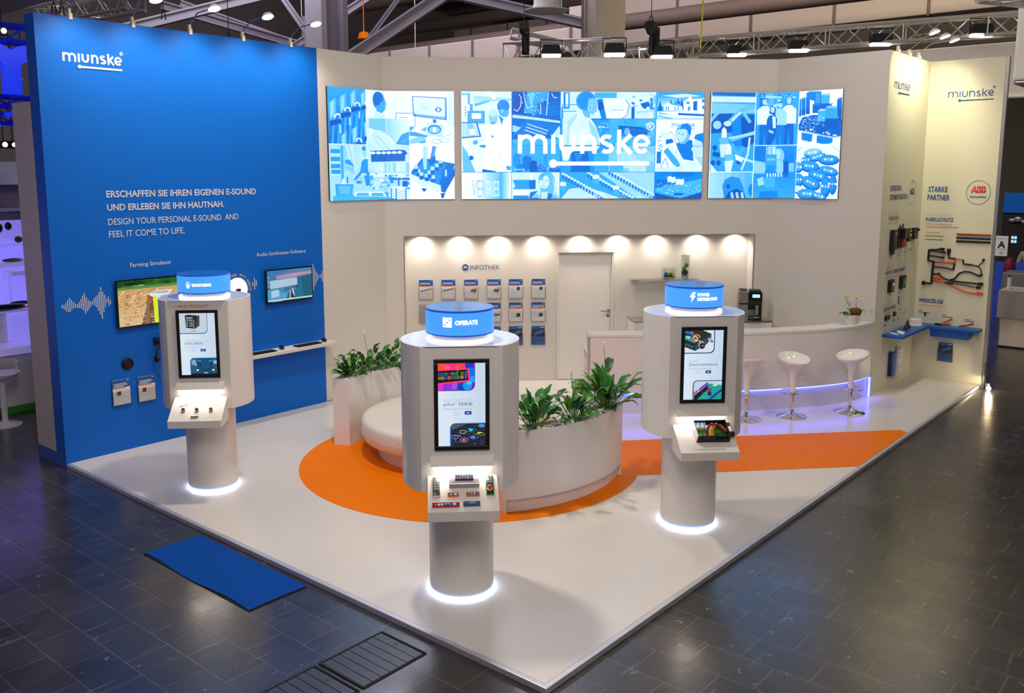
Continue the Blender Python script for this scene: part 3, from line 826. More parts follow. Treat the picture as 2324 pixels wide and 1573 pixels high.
class Pic:
    """flat painter: 'map' turns drawing units into metres (x right, y down), 'place' into wall coordinates"""
    def __init__(s, mb, mp, H, folds=None, step=.00012, unit=1.0):
        s.mb = mb; s.mp = mp; s.H = H; s.folds = folds or [(0, 99, None, 0)]; s.step = step; s.unit = unit
        s.clip = (0, 0, 99, H); s.k = 0
    begun = False
    def tile(s, x0, y0, x1, y1, t=None, k0=0):
        s.clip = (x0, y0, x1, y1); s.k = k0 + (2 if s.begun else 0); s.begun = True
        if t is not None: s.raw([(x0, y0), (x1, y0), (x1, y1), (x0, y1)], tone(t))
    def raw(s, P, col):
        s.k += 1
        cols = col if isinstance(col[0], tuple) else None
        for (fx0, fx1, M, off) in s.folds:
            c = s.clip
            Q = clip_poly(P, max(c[0], fx0), c[1], min(c[2], fx1), c[3])
            if len(Q) < 3: continue
            o = s.mb.M
            if M is not None: s.mb.M = M
            s.mb.poly([(q[0] - off, s.H - q[1], s.k * s.step) for q in Q][::-1], col)
            s.mb.M = o
    def P(s, t, *xy):
        s.raw([s.mp(xy[i], xy[i + 1]) for i in range(0, len(xy), 2)], tone(t))
    def R(s, t, x0, y0, x1, y1): s.P(t, x0, y0, x1, y0, x1, y1, x0, y1)
    def C(s, t, x, y, rx, ry=None, n=18, rot=0):
        ry = ry or rx; c_, s_ = math.cos(rot), math.sin(rot)
        q = []
        for i in range(n):
            a = 2 * PI * i / n; u, v = rx * math.cos(a), ry * math.sin(a)
            q += [x + u * c_ - v * s_, y + u * s_ + v * c_]
        s.P(t, *q)
    def L(s, t, w, *xy):
        pts = [(xy[i], xy[i + 1]) for i in range(0, len(xy), 2)]
        for a, c in zip(pts, pts[1:]):
            d = Vector((c[0] - a[0], c[1] - a[1]))
            if d.length < 1e-6: continue
            e = d.normalized() * (w * .25); nn = Vector((-d.y, d.x)).normalized() * (w / 2)
            s.P(t, a[0] - e.x + nn.x, a[1] - e.y + nn.y, c[0] + e.x + nn.x, c[1] + e.y + nn.y, c[0] + e.x - nn.x, c[1] + e.y - nn.y, a[0] - e.x - nn.x, a[1] - e.y - nn.y)
            s.k -= 1
        s.k += 1
    def O(s, t, w, x, y, rx, ry=None, n=18, a0=0, a1=360):
        ry = ry or rx; q = []
        for i in range(n + 1):
            a = math.radians(a0 + (a1 - a0) * i / n); q += [x + rx * math.cos(a), y + ry * math.sin(a)]
        s.L(t, w, *q)
    def T(s, t, body, x, y, h, width=None, bold=0, align='L'):
        V, F, x0, x1 = glyphs(body, bold); k = h / .7; kx = width / (x1 - x0) if width else k
        ox = x - x0 * kx - ({'L': 0, 'C': .5, 'R': 1}[align]) * (x1 - x0) * kx
        s.k += 1; kk = s.k; col = tone(t)
        for f in F:
            s.k = kk - 1
            s.raw([s.mp(ox + V[i][0] * kx, y - V[i][1] * k) for i in f], col)
        s.k = kk
    def G(s, t0, t1, x0, y0, x1, y1, n=7, vert=True):
        for i in range(n):
            a, c = i / n, (i + 1) / n; tt = t0 + (t1 - t0) * (i + .5) / n if isinstance(t0, (int, float)) else tuple(HX(t0)[j] + (HX(t1)[j] - HX(t0)[j]) * (i + .5) / n for j in range(3))
            if vert: s.R(tt, x0, y0 + (y1 - y0) * a, x1, y0 + (y1 - y0) * c)
            else: s.R(tt, x0 + (x1 - x0) * a, y0, x0 + (x1 - x0) * c, y1)
            s.k -= 1
        s.k += 1
    def rr(s, t, x0, y0, x1, y1, r, corners=(1, 1, 1, 1)):
        q = []
        for (cx_, cy_, a, on, px, py) in ((x1 - r, y0 + r, -90, corners[1], x1, y0), (x1 - r, y1 - r, 0, corners[2], x1, y1), (x0 + r, y1 - r, 90, corners[3], x0, y1), (x0 + r, y0 + r, 180, corners[0], x0, y0)):
            if on:
                for i in range(7):
                    aa = math.radians(a + 15 * i); q += [cx_ + r * math.cos(aa), cy_ + r * math.sin(aa)]
            else: q += [px, py]
        s.P(t, *q)
    def speck(s, rnd, n, x0, y0, x1, y1, w_, h_, t0, t1):
        for _ in range(n):
            x = rnd.uniform(x0, x1); y = rnd.uniform(y0, y1); a = rnd.uniform(.4, 1) * w_; c = rnd.uniform(.4, 1) * h_
            s.R(rnd.uniform(t0, t1), x, y, x + a, y + c); s.k -= 1
        s.k += 1

# ================================================================= KIOSKS
KR, KW, ZT, ZB, RC, RD = .449, .300, 1.994, .904, .251, .259
KC = math.sqrt(KR ** 2 - KW ** 2)
SW, SZ0, SZ1 = .202, 1.223, 1.903
CW, CZ1, CY2, CZ2, CZ3 = .255, 1.026, .63, .858, .788
def kiosk_plan(r, w_, n=56):
    c = math.sqrt(r * r - w_ * w_); a0 = math.atan2(-c, w_); a1 = math.atan2(-c, -w_) + 2 * PI
    return [(r * math.cos(a0 + (a1 - a0) * i / n), r * math.sin(a0 + (a1 - a0) * i / n)) for i in range(n + 1)]
def kiosk(x, y, label, head, screen_fn, extra=None):
    t = thing('display_kiosk', label, 'kiosk', (x, y, 0), rz=-PI / 4, group=None)
    b = MB('white_lacquer'); b.lathe([(RC, .045), (RC, ZB + .02)], 64); b.disc(RC, .045, 64, flip=True); obj('column', b, parent=t)
    b = MB('base_glass'); b.lathe([(RC - .004, .028), (RC - .004, .045)], 64)
    b.disc(RC - .004, .028, 64, flip=True); obj('base_band', b, parent=t)
    b = MB('led_cool'); b.lathe([(RC - .022, .004), (RC - .022, .028)], 48); obj('base_light', b, parent=t)
    b = MB('white_matt'); b.cyl(RC - .03, 0, .027, 48); obj('foot', b, parent=t)
    b = MB('white_lacquer'); b.prism(kiosk_plan(KR, KW), ZB, ZT, smooth=True); body = obj('body', b, parent=t, angle=28)
    b = MB('lid_gloss'); b.prism([(p[0] * .955, p[1] * .955 - .004) for p in kiosk_plan(KR, KW * .9)], ZT, ZT + .002, smooth=True); obj('lid', b, parent=t, angle=28)
    # monitor
    b = MB('black_plastic')
    z0, z1, m, d = SZ0, SZ1, .030, .018
    yf = -KC
    for (a, c, e, f) in ((-SW, z0, SW, z0 + m), (-SW, z1 - m, SW, z1), (-SW, z0 + m, -SW + m, z1 - m), (SW - m, z0 + m, SW, z1 - m)):
        b.box(a, yf - d, c, e, yf + .001, f)
    mon = obj('monitor_frame', b, parent=t, bevel=.004)
    b = MB('screen', Matrix(((1, 0, 0, -SW + m), (0, 0, -1, yf - .004), (0, 1, 0, z0 + m), (0, 0, 0, 1))))
    W_, Hh = 2 * (SW - m), (z1 - z0) - 2 * m
    screen_fn(b, W_, Hh)
    obj('picture', b, parent=mon)
    # light ledge
    b = MB('white_matt')
    b.M = Matrix.Identity(4)
    n = .235
    pr_ = [(yf, 1.128), (yf - .040, 1.128), (yf - .044, 1.110), (yf - .050, 1.110), (yf - .012, 1.176), (yf, 1.182)]
    A = [b.pt((-n, p[0], p[1])) for p in pr_]; Bp = [b.pt((n, p[0], p[1])) for p in pr_]
    b.face(A); b.face(Bp[::-1])
    for i in range(6): b.face((A[i], Bp[i], Bp[(i + 1) % 6], A[(i + 1) % 6]))
    obj('light_ledge', b, parent=t)
    light('AREA', 'ledge_beam', (0, yf - .024, 1.118), 1.5, HX('ffeedd'), .38, .02, parent=t)
    b = MB('led_white'); b.box(-.225, yf - .034, 1.1235, .225, yf - .010, 1.1275); obj('ledge_light', b, parent=t)
    # console
    b = MB('white_matt')
    pr_ = [(yf + .001, CZ1), (-CY2, CZ2), (-CY2, CZ3), (-.235, CZ3), (-.235, ZB - .001), (yf + .001, ZB - .001)]
    A = [b.pt((-CW, p[0], p[1])) for p in pr_]; Bp = [b.pt((CW, p[0], p[1])) for p in pr_]
    b.face(A); b.face(Bp[::-1])
    for i in range(6): b.face((A[i], Bp[i], Bp[(i + 1) % 6], A[(i + 1) % 6]))
    con = obj('console', b, parent=t)
    # drum
    b = MB('white_plastic'); b.lathe([(.215, ZT + .002), (.215, 2.046)], 48); obj('drum_neck', b, parent=t)
    b = MB('led_white'); b.tube([(.243 * math.cos(2 * PI * i / 56), .243 * math.sin(2 * PI * i / 56), ZT + .014) for i in range(56)], .0085, 8, closed=True); obj('ring_light', b, parent=t)
    b = MB('drum_band'); b.lathe([(.20, 2.046), (RD - .002, 2.046), (RD, 2.050), (RD, 2.057)], 72)
    b.lathe([(RD, 2.222), (RD + .002, 2.224), (RD + .002, 2.236), (RD - .004, 2.238)], 72)
    dr_ = obj('drum_rim', b, parent=t)
    b = MB('drum_blue'); b.lathe([(RD, 2.057), (RD, 2.222)], 72); obj('drum_wall', b, parent=t)
    b = MB('drum_lid'); b.disc(RD - .003, 2.2375, 64); obj('drum_lid', b, parent=t)
    b = MB('drum_mark'); rr_ = RD + .0015
    b.warp = lambda p: ((rr_ + p.z) * math.sin(p.x / rr_), -(rr_ + p.z) * math.cos(p.x / rr_), p.y)
    head(b); obj('drum_lettering', b, parent=t)
    if extra: extra(t, con)
    return t
def console_matrix(t_loc, u, v, h=0):
    """point on the sloping console top in kiosk space: u 0..1 left-right, v 0..1 top-bottom"""
    y = -KC + (-CY2 + KC) * v; z = CZ1 + (CZ2 - CZ1) * v
    sl = math.atan2(CZ1 - CZ2, CY2 - KC)
    K = Matrix.Translation((t_loc[0], t_loc[1], 0)) @ Matrix.Rotation(-PI / 4, 4, 'Z')
    return K @ Matrix.Translation((-CW + 2 * CW * u, y, z)) @ Matrix.Rotation(sl, 4, 'X') @ Matrix.Translation((0, 0, h))

def base_layout(p, im1, im2, ttl, ghost, sub, ty=0, ttlw=None, subw=None, ghw=None, bord='1565b8'):
    """drawing units follow a 100 x 182 portrait page"""
    p.tile(0, 0, *p.size, 'c9dbeb')
    p.G('dbe8f3', 'c3d6e8', 0, 0, 100, 182, 6, False)
    p.rr(bord, -5, -5, 78.5, 61, 13, (0, 0, 1, 0)); im1(p)
    p.rr(bord, 24.5, 131.5, 106, 190, 12, (1, 0, 0, 0)); im2(p)
    p.T('b6c9de', ghost, 12, 85 + ty, 7.6, ghw)
    if '®' in ttl:
        p.T('2f6bb0', 'pilot', 12, 92.5, 6.4, 22, bold=.005); p.T('2f6bb0', '®', 34.6, 90, 3.4, 4.2); p.T('2f6bb0', 'SERIE', 43, 92.5, 6.4, 30, bold=.005)
    else: p.T('2f6bb0', ttl, 12, 92.5 + ty, 6.6, ttlw, bold=.005)
    p.T('b98d93', sub, 12, 101.5 + ty, 3.6, subw)
    p.rr('a9bfd8', 31, 105 + ty, 46, 113.5 + ty, 1.4); p.rr('cfdfee', 31.6, 105.6 + ty, 45.4, 112.9 + ty, 1.2); p.T('8fb0d2', 'DE', 38.5, 111 + ty, 3.2, align='C')
    p.rr('0b4f9c', 56, 105 + ty, 70.5, 113 + ty, 1.4); p.T('cfe2f5', 'EN', 63.2, 110.8 + ty, 3.2, align='C', bold=.02)
def mk_screen(fn):
    def f(b, W_, Hh):
        p = Pic(b, lambda x, y: (x / 100 * W_, y / 182 * Hh), Hh, step=.0001); p.size = (W_, Hh)
        fn(p)
    return f
rnd = random.Random(3)
def im_operate1(p):
    p.rr('7a1fae', -5, -5, 77, 59.5, 12, (0, 0, 1, 0))
    for (c, x, y, rx, ry) in (('ff4b32', 6, 4, 18, 14), ('ff2f86', 32, 5, 16, 11), ('ff3c50', 50, 6, 12, 8), ('2a33c8', 66, 6, 9, 9), ('0a6fe8', 70, 22, 8, 12), ('1a9cff', 73, 36, 5, 8), ('e02bd0', 4, 52, 12, 8), ('8f2fd8', 24, 52, 14, 8), ('b04be0', 36, 50, 7, 8), ('0a3fc0', 50, 52, 10, 8), ('0e96f0', 62, 50, 10, 9), ('ff5fa0', 20, 10, 6, 4), ('3fc4ff', 66, 44, 6, 4)):
        p.C(c, x, y, rx, ry)
    p.P('ff3f5c', -2, 14, 65, 12, 68, 40, -2, 47); p.P('1a0a22', -2, 17, 62, 14.5, 64.5, 37, -2, 43.5)
    cols1 = ('1f6fd0', '1f6fd0', '3fae2f', '8f1f1f', '18b8d8', '2fae2f', '', '3fc02f', '3f4fe0'); cols2 = ('e09f20', 'c8c020', '2f4fe8', 'c8a820', '9f3fb0', '2fb020', '2f6fe8', 'e8c020', '7f2fb8')
    for r_i, cs in enumerate((cols1, cols2)):
        for k, c in enumerate(cs):
            if not c: continue
            x = 1 + k * 6.7; y = 21 + r_i * 8.3 - .25 * k
            p.rr(c, x, y, x + 5.6, y + 6.6, 1); p.rr('150b20', x + .8, y + .8, x + 4.8, y + 5.8, .8); p.R(c, x + 1.8, y + 2.2, x + 3.8, y + 4.2); p.k -= 2
    p.L('d07a20', 1, 40, 6, 42, 28, 43, 34); p.L('c89a20', .6, 46, 2, 43, 12, 42, 22)
    for y in (20, 26, 31): p.C('e0f0ff', 60, y, .9)
def im_operate2(p):
    p.rr('121722', 27, 133.5, 106, 190, 10, (1, 0, 0, 0))
    p.P('4b5568', 28, 134, 60, 134, 40, 142, 28, 147); p.P('1d2533', 28, 146, 62, 134.5, 101, 134, 101, 182, 28, 182)
    p.C('3f8fd8', 92, 138, 7, 4)
    p.P('18c4e8', 62, 143, 76, 145, 68, 151); p.L('2094d0', .8, 56, 148, 72, 152, 81, 146)
    p.P('d8d050', 84, 151, 96, 154, 82, 156); p.L('b8a840', .7, 76, 155, 92, 160, 101, 156)
    p.P('2a5ff0', 62, 163, 76, 158, 86, 163, 74, 169); p.P('101828', 64, 163, 76, 159.4, 83.5, 163, 73.6, 167.4); p.T('dfe8ff', 'OK', 69, 165.5, 4.4)
    p.O('d8e0b0', .8, 52, 151, 7, 3.5); p.O('d87890', 1.3, 54, 169, 8, 4.5); p.C('e8909c', 54, 169, 3, 2); p.O('8a78e8', 1.1, 35, 162, 7, 4); p.L('8a78e8', 1, 35, 162, 36, 172); p.L('c8b8ff', .8, 30, 158, 48, 160)
    p.speck(rnd, 60, 28, 136, 98, 180, 1.2, .6, .55, .95)
def scr_operate(p): base_layout(p, im_operate1, im_operate2, 'pilot® SERIE', 'BEDIENEN', 'Bedienpanel mit Display', 0, 61, 61, 66)
def im_mon1(p):
    p.rr('c3cfdb', -5, -5, 77, 58.5, 12, (0, 0, 1, 0))
    p.P('20252c', 16, 7, 50, 9, 44, 46, 18, 43); p.P('43484f', 50, 9, 57, 8, 56, 37, 44, 46); p.P('2c3138', 16, 7, 26, 4.5, 57, 8, 50, 9)
    for k, y in enumerate((12, 16, 21, 26, 30, 34, 38)): p.R('dfe6ee', 19, y, 36 if k < 3 else 24, y + 1.3); p.R('dfe6ee', 28, y, 38, y + 1.0)
    p.L('e8eef4', .8, 41, 20, 40, 44); p.C('9faebd', 38, 52, 8, 2.4)
def im_mon2(p):
    p.rr('27566f', 27, 133.5, 106, 190, 10, (1, 0, 0, 0)); p.R('8fb4c8', 88, 140, 101, 150); p.P('7fa8bc', 28, 140, 40, 136, 44, 158, 28, 150)
    p.P('14496f', 44, 134, 88, 134, 94, 168, 84, 180, 50, 180, 42, 166); p.P('0e2d44', 50, 145, 86, 145, 82, 166, 54, 166)
    for y in (146, 151, 156, 161): p.P('1f7fb8', 54, y, 82, y, 80, y + 1.6, 56, y + 1.6)
    p.P('2aa0d0', 46, 138, 56, 140, 58, 143, 46, 142); p.P('2aa0d0', 86, 138, 78, 140, 76, 143, 86, 142)
    p.C('fff0d8', 45, 168, 3.4, 2.4); p.C('fff0d8', 89, 168, 3.4, 2.4); p.R('8fc8e8', 62, 175, 74, 178.5)
    p.R('0a141c', 28, 178, 101, 182)
def scr_monitor(p): base_layout(p, im_mon1, im_mon2, 'STEUERN', 'ÜBERWACHEN', 'ISO-Print Memorybox', 0, 50, 48, 78)
def im_pow1(p):
    p.rr('d4e0ea', -5, -5, 76, 58.5, 12, (0, 0, 1, 0))
    p.P('232c38', -2, -2, 46, 0, 69, 10, 69, 22, 56, 38, 28, 54, -2, 42); p.P('3a4654', 28, 54, 28, 40, 69, 10, 69, 22, 56, 38)
    p.P('2b2b2c', 24, 0, 46, 0, 66, 9, 40, 20, 20, 12); p.P('3f6fb8', 2, 2, 12, 4, 10, 9, 2, 8); p.P('4a7fd0', 14, 3, 24, 5, 20, 12, 12, 10)
    p.P('2fa88a', -1, 14, 12, 14, 30, 30, 26, 33, -1, 22); p.P('8fd8c0', 2, 15, 12, 15, 16, 20, 8, 22)
    p.O('a030a0', 3, 25, 20, 8, 6, a0=100, a1=300); p.O('f0a020', 2.6, 30, 18, 9, 6, a0=200, a1=370); p.O('f2e8f0', 2.2, 28, 22, 6, 5, a0=160, a1=360); p.C('f0b818', 30, 26, 5, 4); p.C('e07818', 38, 28, 3, 2.4)
    p.C('6a7f90', 44, 38, 8, 11); p.C('8fa4b4', 43, 37, 7, 9.5); p.C('1c2430', 46, 41, 7, 8); p.C('e8a050', 47, 41, 1.6, 2)
    p.P('9fb4c4', 60, 22, 68, 20, 73, 27, 70, 32, 62, 30); p.C('54687a', 71, 30, 2.6, 3)
    for x in (4, 12, 20): p.C('4d5b6a', x, 36 + x * .35, 3, 3.6)
def im_pow2(p):
    p.rr('c3d3df', 27, 133.5, 106, 190, 10, (1, 0, 0, 0)); p.P('1fa08e', 28, 182, 66, 140, 101, 145, 101, 182)
    p.P('141c28', 28, 182, 28, 172, 64, 143, 64, 156, 36, 182)
    cs = ('d8303a', 'e84050', '2f6fe0', '8fb4f0', 'e84050', '7a2fb8', '8a3fd0', '7a2fb8', '8a3fd0', '7a2fb8', '8a3fd0')
    for k, c in enumerate(cs):
        x = 27 + k * 3.3; y = 164 - k * 2.6; p.P(c, x, y, x + 3.4, y - 3, x + 4, y + 4, x + .6, y + 7)
    for k in range(9):
        x = 66 + k * 4; y = 178 - k * 3.2; p.P('1f6ff0', x, y, x + 5, y - 3.4, x + 5, y + 1, x, y + 5); p.P('0a1a4a', x, y + 5, x + 5, y + 1, x + 5, y + 5, x, y + 9)
    p.P('6a3f8a', 64, 152, 73, 152, 73, 162, 64, 162); p.P('14141c', 64, 162, 73, 162, 73, 172, 64, 172); p.P('e8f0f4', 78, 143, 88, 143, 86, 147, 76, 146)
    p.speck(rnd, 30, 46, 160, 74, 180, 2.2, .5, .85, .98)
def scr_power(p): base_layout(p, im_pow1, im_pow2, 'Zentralelektrik', 'PDU', 'Power Distribution Unit', 0, 76, 61, 27, bord='10407f')

# ---- drum lettering
def hd_operate(b):
    b.mat = 'drum_mark'
    x0, x1, z0, z1 = -.137, -.067, 2.118, 2.190
    b.quadgrid([b.pt((x0 + .07 * i / 6, z, 0)) for z in (z0, z1) for i in range(7)], 7, 2)
    b.mat = 'drum_band'
    for (u, v) in ((.22, .25), (.5, .5), (.78, .75)):
        b.poly([(x0 + u * .07 + .0055 * math.cos(a * PI / 6), z0 + v * .072 + .0055 * math.sin(a * PI / 6), .0015) for a in range(12)])
    b.mat = 'drum_mark'; b.text('OPERATE', -.043, 2.138, 0, .030, .172, bold=.05)
def hd_power(b):
    b.mat = 'drum_mark'
    b.poly([(-.105, 2.165, 0), (-.085, 2.195, 0), (-.062, 2.195, 0), (-.074, 2.165, 0), (-.060, 2.165, 0), (-.098, 2.105, 0), (-.092, 2.147, 0), (-.108, 2.147, 0)])
    b.text('POWER', -.045, 2.160, 0, .026, .112, bold=.05); b.text('DISTRIBUTION', -.045, 2.120, 0, .026, .195, bold=.05)
def hd_monitor(b):
    b.mat = 'drum_mark'
    b.poly([(-.100 + .020 * math.cos(a * PI / 10), 2.128 + .023 * math.sin(a * PI / 10), 0) for a in range(20)])
    for k in range(7):
        a = math.radians(140 - k * 20); b.ribbon([(-.100 + .028 * math.cos(a), 2.132 + .030 * math.sin(a)), (-.100 + .037 * math.cos(a), 2.132 + .039 * math.sin(a))], .004)
    b.text('MONITORING', -.055, 2.125, 0, .026, .185, bold=.05)
def ex_monitor(t, con):
    b = MB('print_orange', Matrix(((1, 0, 0, 0), (0, 0, -1, -KC - .002), (0, 1, 0, 0), (0, 0, 0, 1))))
    b.text('NEW PRODUCT', -.178, 1.928, 0, .027, .30, bold=.01); obj('lettering', b, parent=t)
    # printed tractor and trailers on the console top (console-local metres)
    sl = math.atan2(CZ1 - CZ2, CY2 - KC)
    Mx = lambda u, v: Matrix.Translation((-CW + 2 * CW * u, -KC + (-CY2 + KC) * v, CZ1 + (CZ2 - CZ1) * v)) @ Matrix.Rotation(sl, 4, 'X') @ Matrix.Translation((0, 0, .0012))
    b = MB('print')
    def P(c, *q): b.poly([(q[i], q[i + 1], 0) for i in range(0, len(q), 2)], HX(c))
    def O(c, x, y, r, h): b.ribbon([(x + r * math.cos(2 * PI * i / 16), y + r * math.sin(2 * PI * i / 16)) for i in range(16)], .004, h, 'print', True, HX(c))
    b.M = Mx(.24, .36); P('6f9b6a', -.03, -.005, .02, -.005, .025, .012, -.03, .008); P('6c6f68', .005, .012, .032, .012, .028, .034, .010, .034); P('4d5648', -.058, -.018, -.04, -.018, -.03, -.004, -.04, -.002)
    O('7d8468', .030, -.008, .018, .0003); O('7d8468', -.028, -.014, .011, .0003)
    b.M = Mx(.51, .36); P('c4aaa0', -.055, 0, .055, 0, .055, .006, -.055, .006); P('b9a49a', -.05, .012, .05, .012, .05, .015, -.05, .015); O('9a8f84', -.04, -.012, .010, .0003); O('9a8f84', .04, -.012, .010, .0003)
    b.M = Mx(.78, .36); P('a9d08e', -.055, 0, .055, 0, .055, .010, -.055, .010); P('bcd8a4', -.02, .016, .015, .016, .015, .022, -.02, .022); O('8fa47a', -.04, -.010, .010, .0003); O('8fa47a', .04, -.010, .010, .0003)
    b.M = Mx(.5, .07); P('d8d2c4', -.20, 0, .22, 0, .22, .004, -.20, .004)
    b.M = Mx(.70, .92); P('b9c4d8', -.02, 0, .02, 0, .02, .005, -.02, .005)
    obj('printed_vehicles', b, parent=con)
def ex_power(t, con):
    sl = math.atan2(CZ1 - CZ2, CY2 - KC)
    b = MB('print_grey', Matrix.Translation((0, -KC + (-CY2 + KC) * .90, CZ1 + (CZ2 - CZ1) * .90)) @ Matrix.Rotation(sl, 4, 'X') @ Matrix.Translation((0, 0, .001)))
    b.mat = 'alu_dark'; b.text('INDIVIDUELLE ZENTRALELEKTRIK', -.135, 0, 0, .009, .27); obj('lettering', b, parent=con)

K1, K2, K3 = (.7214, 4.9708), (.7019, 1.3893), (3.0743, .7121)
kiosk(*K1, 'white round display kiosk with blue MONITORING drum and NEW PRODUCT lettering', hd_monitor, mk_screen(scr_monitor), ex_monitor)
kiosk(*K2, 'white round display kiosk nearest the camera with blue OPERATE drum', hd_operate, mk_screen(scr_operate))
kiosk(*K3, 'white round display kiosk on the right with blue POWER DISTRIBUTION drum', hd_power, mk_screen(scr_power), ex_power)

# ---- control panels and keypad set out on the OPERATE console
def pic_on(b, W_, Hh, z, fn):
    o = b.M; b.M = o @ Matrix.Translation((-W_ / 2, -Hh / 2, z)); b.mat = 'screen'
    p = Pic(b, lambda x, y: (x * W_, y * Hh), Hh, step=.00005); fn(p, W_, Hh); b.M = o
def icons(p, W_, Hh, rows, bg='101418'):
    p.tile(0, 0, W_, Hh, bg)
    for j, r_i in enumerate(rows):
        for i, c in enumerate(r_i):
            if c:
                u = (i + .5) / len(r_i); v = (j + .5) / len(rows); du = .33 / len(r_i); dv = .33 / len(rows)
                p.R(c, u - du, v - dv, u + du, v + dv); p.R(bg, u - du * .4, v - dv * .3, u + du * .5, v + dv * .2); p.k -= 2
def device(name, label, cat, u, v, W_, Hh, T_, rim, face, fn=None, group=None, loc=K2, margin=.006):
    M = console_matrix(loc, u, v, .0005)
    t = thing(name, label, cat, M=M, group=group)
    b = MB(rim); b.box(-W_ / 2, -Hh / 2, 0, W_ / 2, Hh / 2, T_); obj('case', b, parent=t, bevel=.0025)
    b = MB(face); b.box(-W_ / 2 + margin, -Hh / 2 + margin, T_ - .001, W_ / 2 - margin, Hh / 2 - margin, T_ + .0015); obj('faceplate', b, parent=t)
    if fn:
        b = MB('screen'); b.M = Matrix.Identity(4); pic_on(b, W_ - 2 * margin - .004, Hh - 2 * margin - .004, T_ + .0017, fn); obj('icons', b, parent=t)
    return t
LT = (CY2 - KC) / math.cos(math.atan2(CZ1 - CZ2, CY2 - KC))     # slope length of console
device('keypad_panel', 'tall dark keypad in a silver frame, left on the OPERATE console', 'controller', .125, .33, .056, LT * .53, .012, 'steel', 'black_plastic',
       lambda p, a, c: icons(p, a, c, [('9a9a9a', '9a9a9a')] * 5 + [('', '')] + [('8a8a8a', '')], '33302e'))
M = console_matrix(K2, .52, .22, .0005); t = thing('control_panel', 'big silver enclosure with colour icon display at the top of the OPERATE console', 'controller', M=M)
b = MB('steel'); b.box(-.110, -.048, 0, .110, .055, .045); obj('case', b, parent=t, bevel=.004)
b = MB('black_plastic'); b.box(-.066, -.010, .044, .068, .038, .052); obj('display_frame', b, parent=t, bevel=.003)
b = MB('screen'); b.M = Matrix.Translation((0, .014, 0)); pic_on(b, .122, .040, .0525, lambda p, a, c: icons(p, a, c, [('5a5ae8', '6a5af0', 'c8e03a', '3fe060', '30c0e0', '7aa0ff'), ('e05060', '30d0a0', 'b04fd0', 'c060e0', 'e0c040', '6a6af0')])); obj('icons', b, parent=t)
b = MB('chrome')
for (x, y) in ((-.102, .047), (.102, .047), (-.102, -.040), (.102, -.040)): b.sphere((x, y, .045), .004, 8, 6)
obj('screw', b, parent=t)
t = device('control_panel', 'green-framed panel with red and yellow emergency stop button', 'controller', .885, .32, .058, LT * .52, .012, 'leaf', 'black_plastic',
           lambda p, a, c: icons(p, a, c, [('5fa0e8', 'b8d0e8'), ('d8e0e8', '58c070'), ('4f8fe0', '6fb0f0'), ('', ''), ('f0f0f0', 'f0f0f0'), ('f0f0f0', 'f0f0f0'), ('', ''), ('', '')]))
b = MB('petal_yellow'); b.M = Matrix.Translation((-.002, -.040, .013)); b.lathe([(.020, 0), (.019, .010), (.012, .012)], 20); obj('stop_collar', b, parent=t)
b = MB('print_red'); b.M = Matrix.Translation((-.002, -.040, .013)); b.lathe([(.010, .010), (.010, .022), (.016, .024), (.0175, .032), (.012, .038), (0, .039)], 20); obj('stop_button', b, parent=t)
device('control_panel', 'small orange-framed control panel with two icons, left of centre', 'controller', .36, .55, .080, .036, .010, 'print_orange', 'black_plastic', lambda p, a, c: icons(p, a, c, [('5a8fe8', 'd8dce8'), ('d8c850', 'd8dce8')]))
device('control_panel', 'small orange-framed control panel with eight coloured icons, right of centre', 'controller', .64, .545, .098, .038, .010, 'print_orange', 'black_plastic', lambda p, a, c: icons(p, a, c, [('40d060', '50d060', 'd8dce8', '5a6ae8'), ('d06060', 'e08a8a', 'e0b060', 'e04040')]))
def f_red(p, a, c):
    p.tile(0, 0, a, c, '2a2422')
    p.R('b01a26', .04, .15, .13, .85); p.R('e86070', .06, .3, .11, .7)
    for (x, y, cc) in ((.17, .2, 'a8c4f0'), (.29, .2, 'd0e0f8'), (.17, .6, 'c0d4f4'), (.29, .6, '8fb4ee')): p.R(cc, x, y, x + .09, y + .28)
    p.R('4f93b4', .42, .15, .68, .75); p.R('274858', .46, .45, .64, .8); p.R('a8c4f4', .77, .12, .90, .85); p.R('3f64c0', .80, .4, .87, .7)
device('control_panel', 'long red-framed control panel at the lower left of the OPERATE console', 'controller', .255, .82, .196, .042, .012, 'print_red', 'black_plastic', f_red)
def f_blue(p, a, c):
    p.tile(0, 0, a, c, '3b3936'); p.R('5a9ccc', .35, .08, .72, .5); p.R('2c5878', .4, .35, .66, .6)
device('control_panel', 'blue-framed control panel with small display at the lower right of the OPERATE console', 'controller', .615, .805, .122, .042, .012, 'blue_shelf', 'black_plastic', f_blue)
# ---- devices on the MONITORING console
for k, (u, lb) in enumerate(((.245, 'left'), (.50, 'middle'), (.765, 'right'))):
    M = console_matrix(K1, u, .60, .0005)
    t = thing('relay_module', 'small black relay module, %s of three on the MONITORING console' % lb, 'electronic module', M=M, group='relay modules on the console')
    b = MB('black_plastic'); b.box(-.014, -.014, 0, .014, .014, .036); obj('housing', b, parent=t, bevel=.002)
    b = MB('print_grey'); b.box(-.011, -.0143, .010, .011, -.0140, .030); obj('rating_plate', b, parent=t)
b = MB('chrome'); b.M = console_matrix(K1, .49, .86, .012) @ Matrix.Rotation(PI / 2, 4, 'Y') @ Matrix.Translation((0, 0, -.035)); b.cyl(.012, 0, .045); b.cyl(.008, .045, .070, mat='gold_brown')
obj('metal_connector', b, label='small metal connector lying at the front of the MONITORING console', cat='connector')
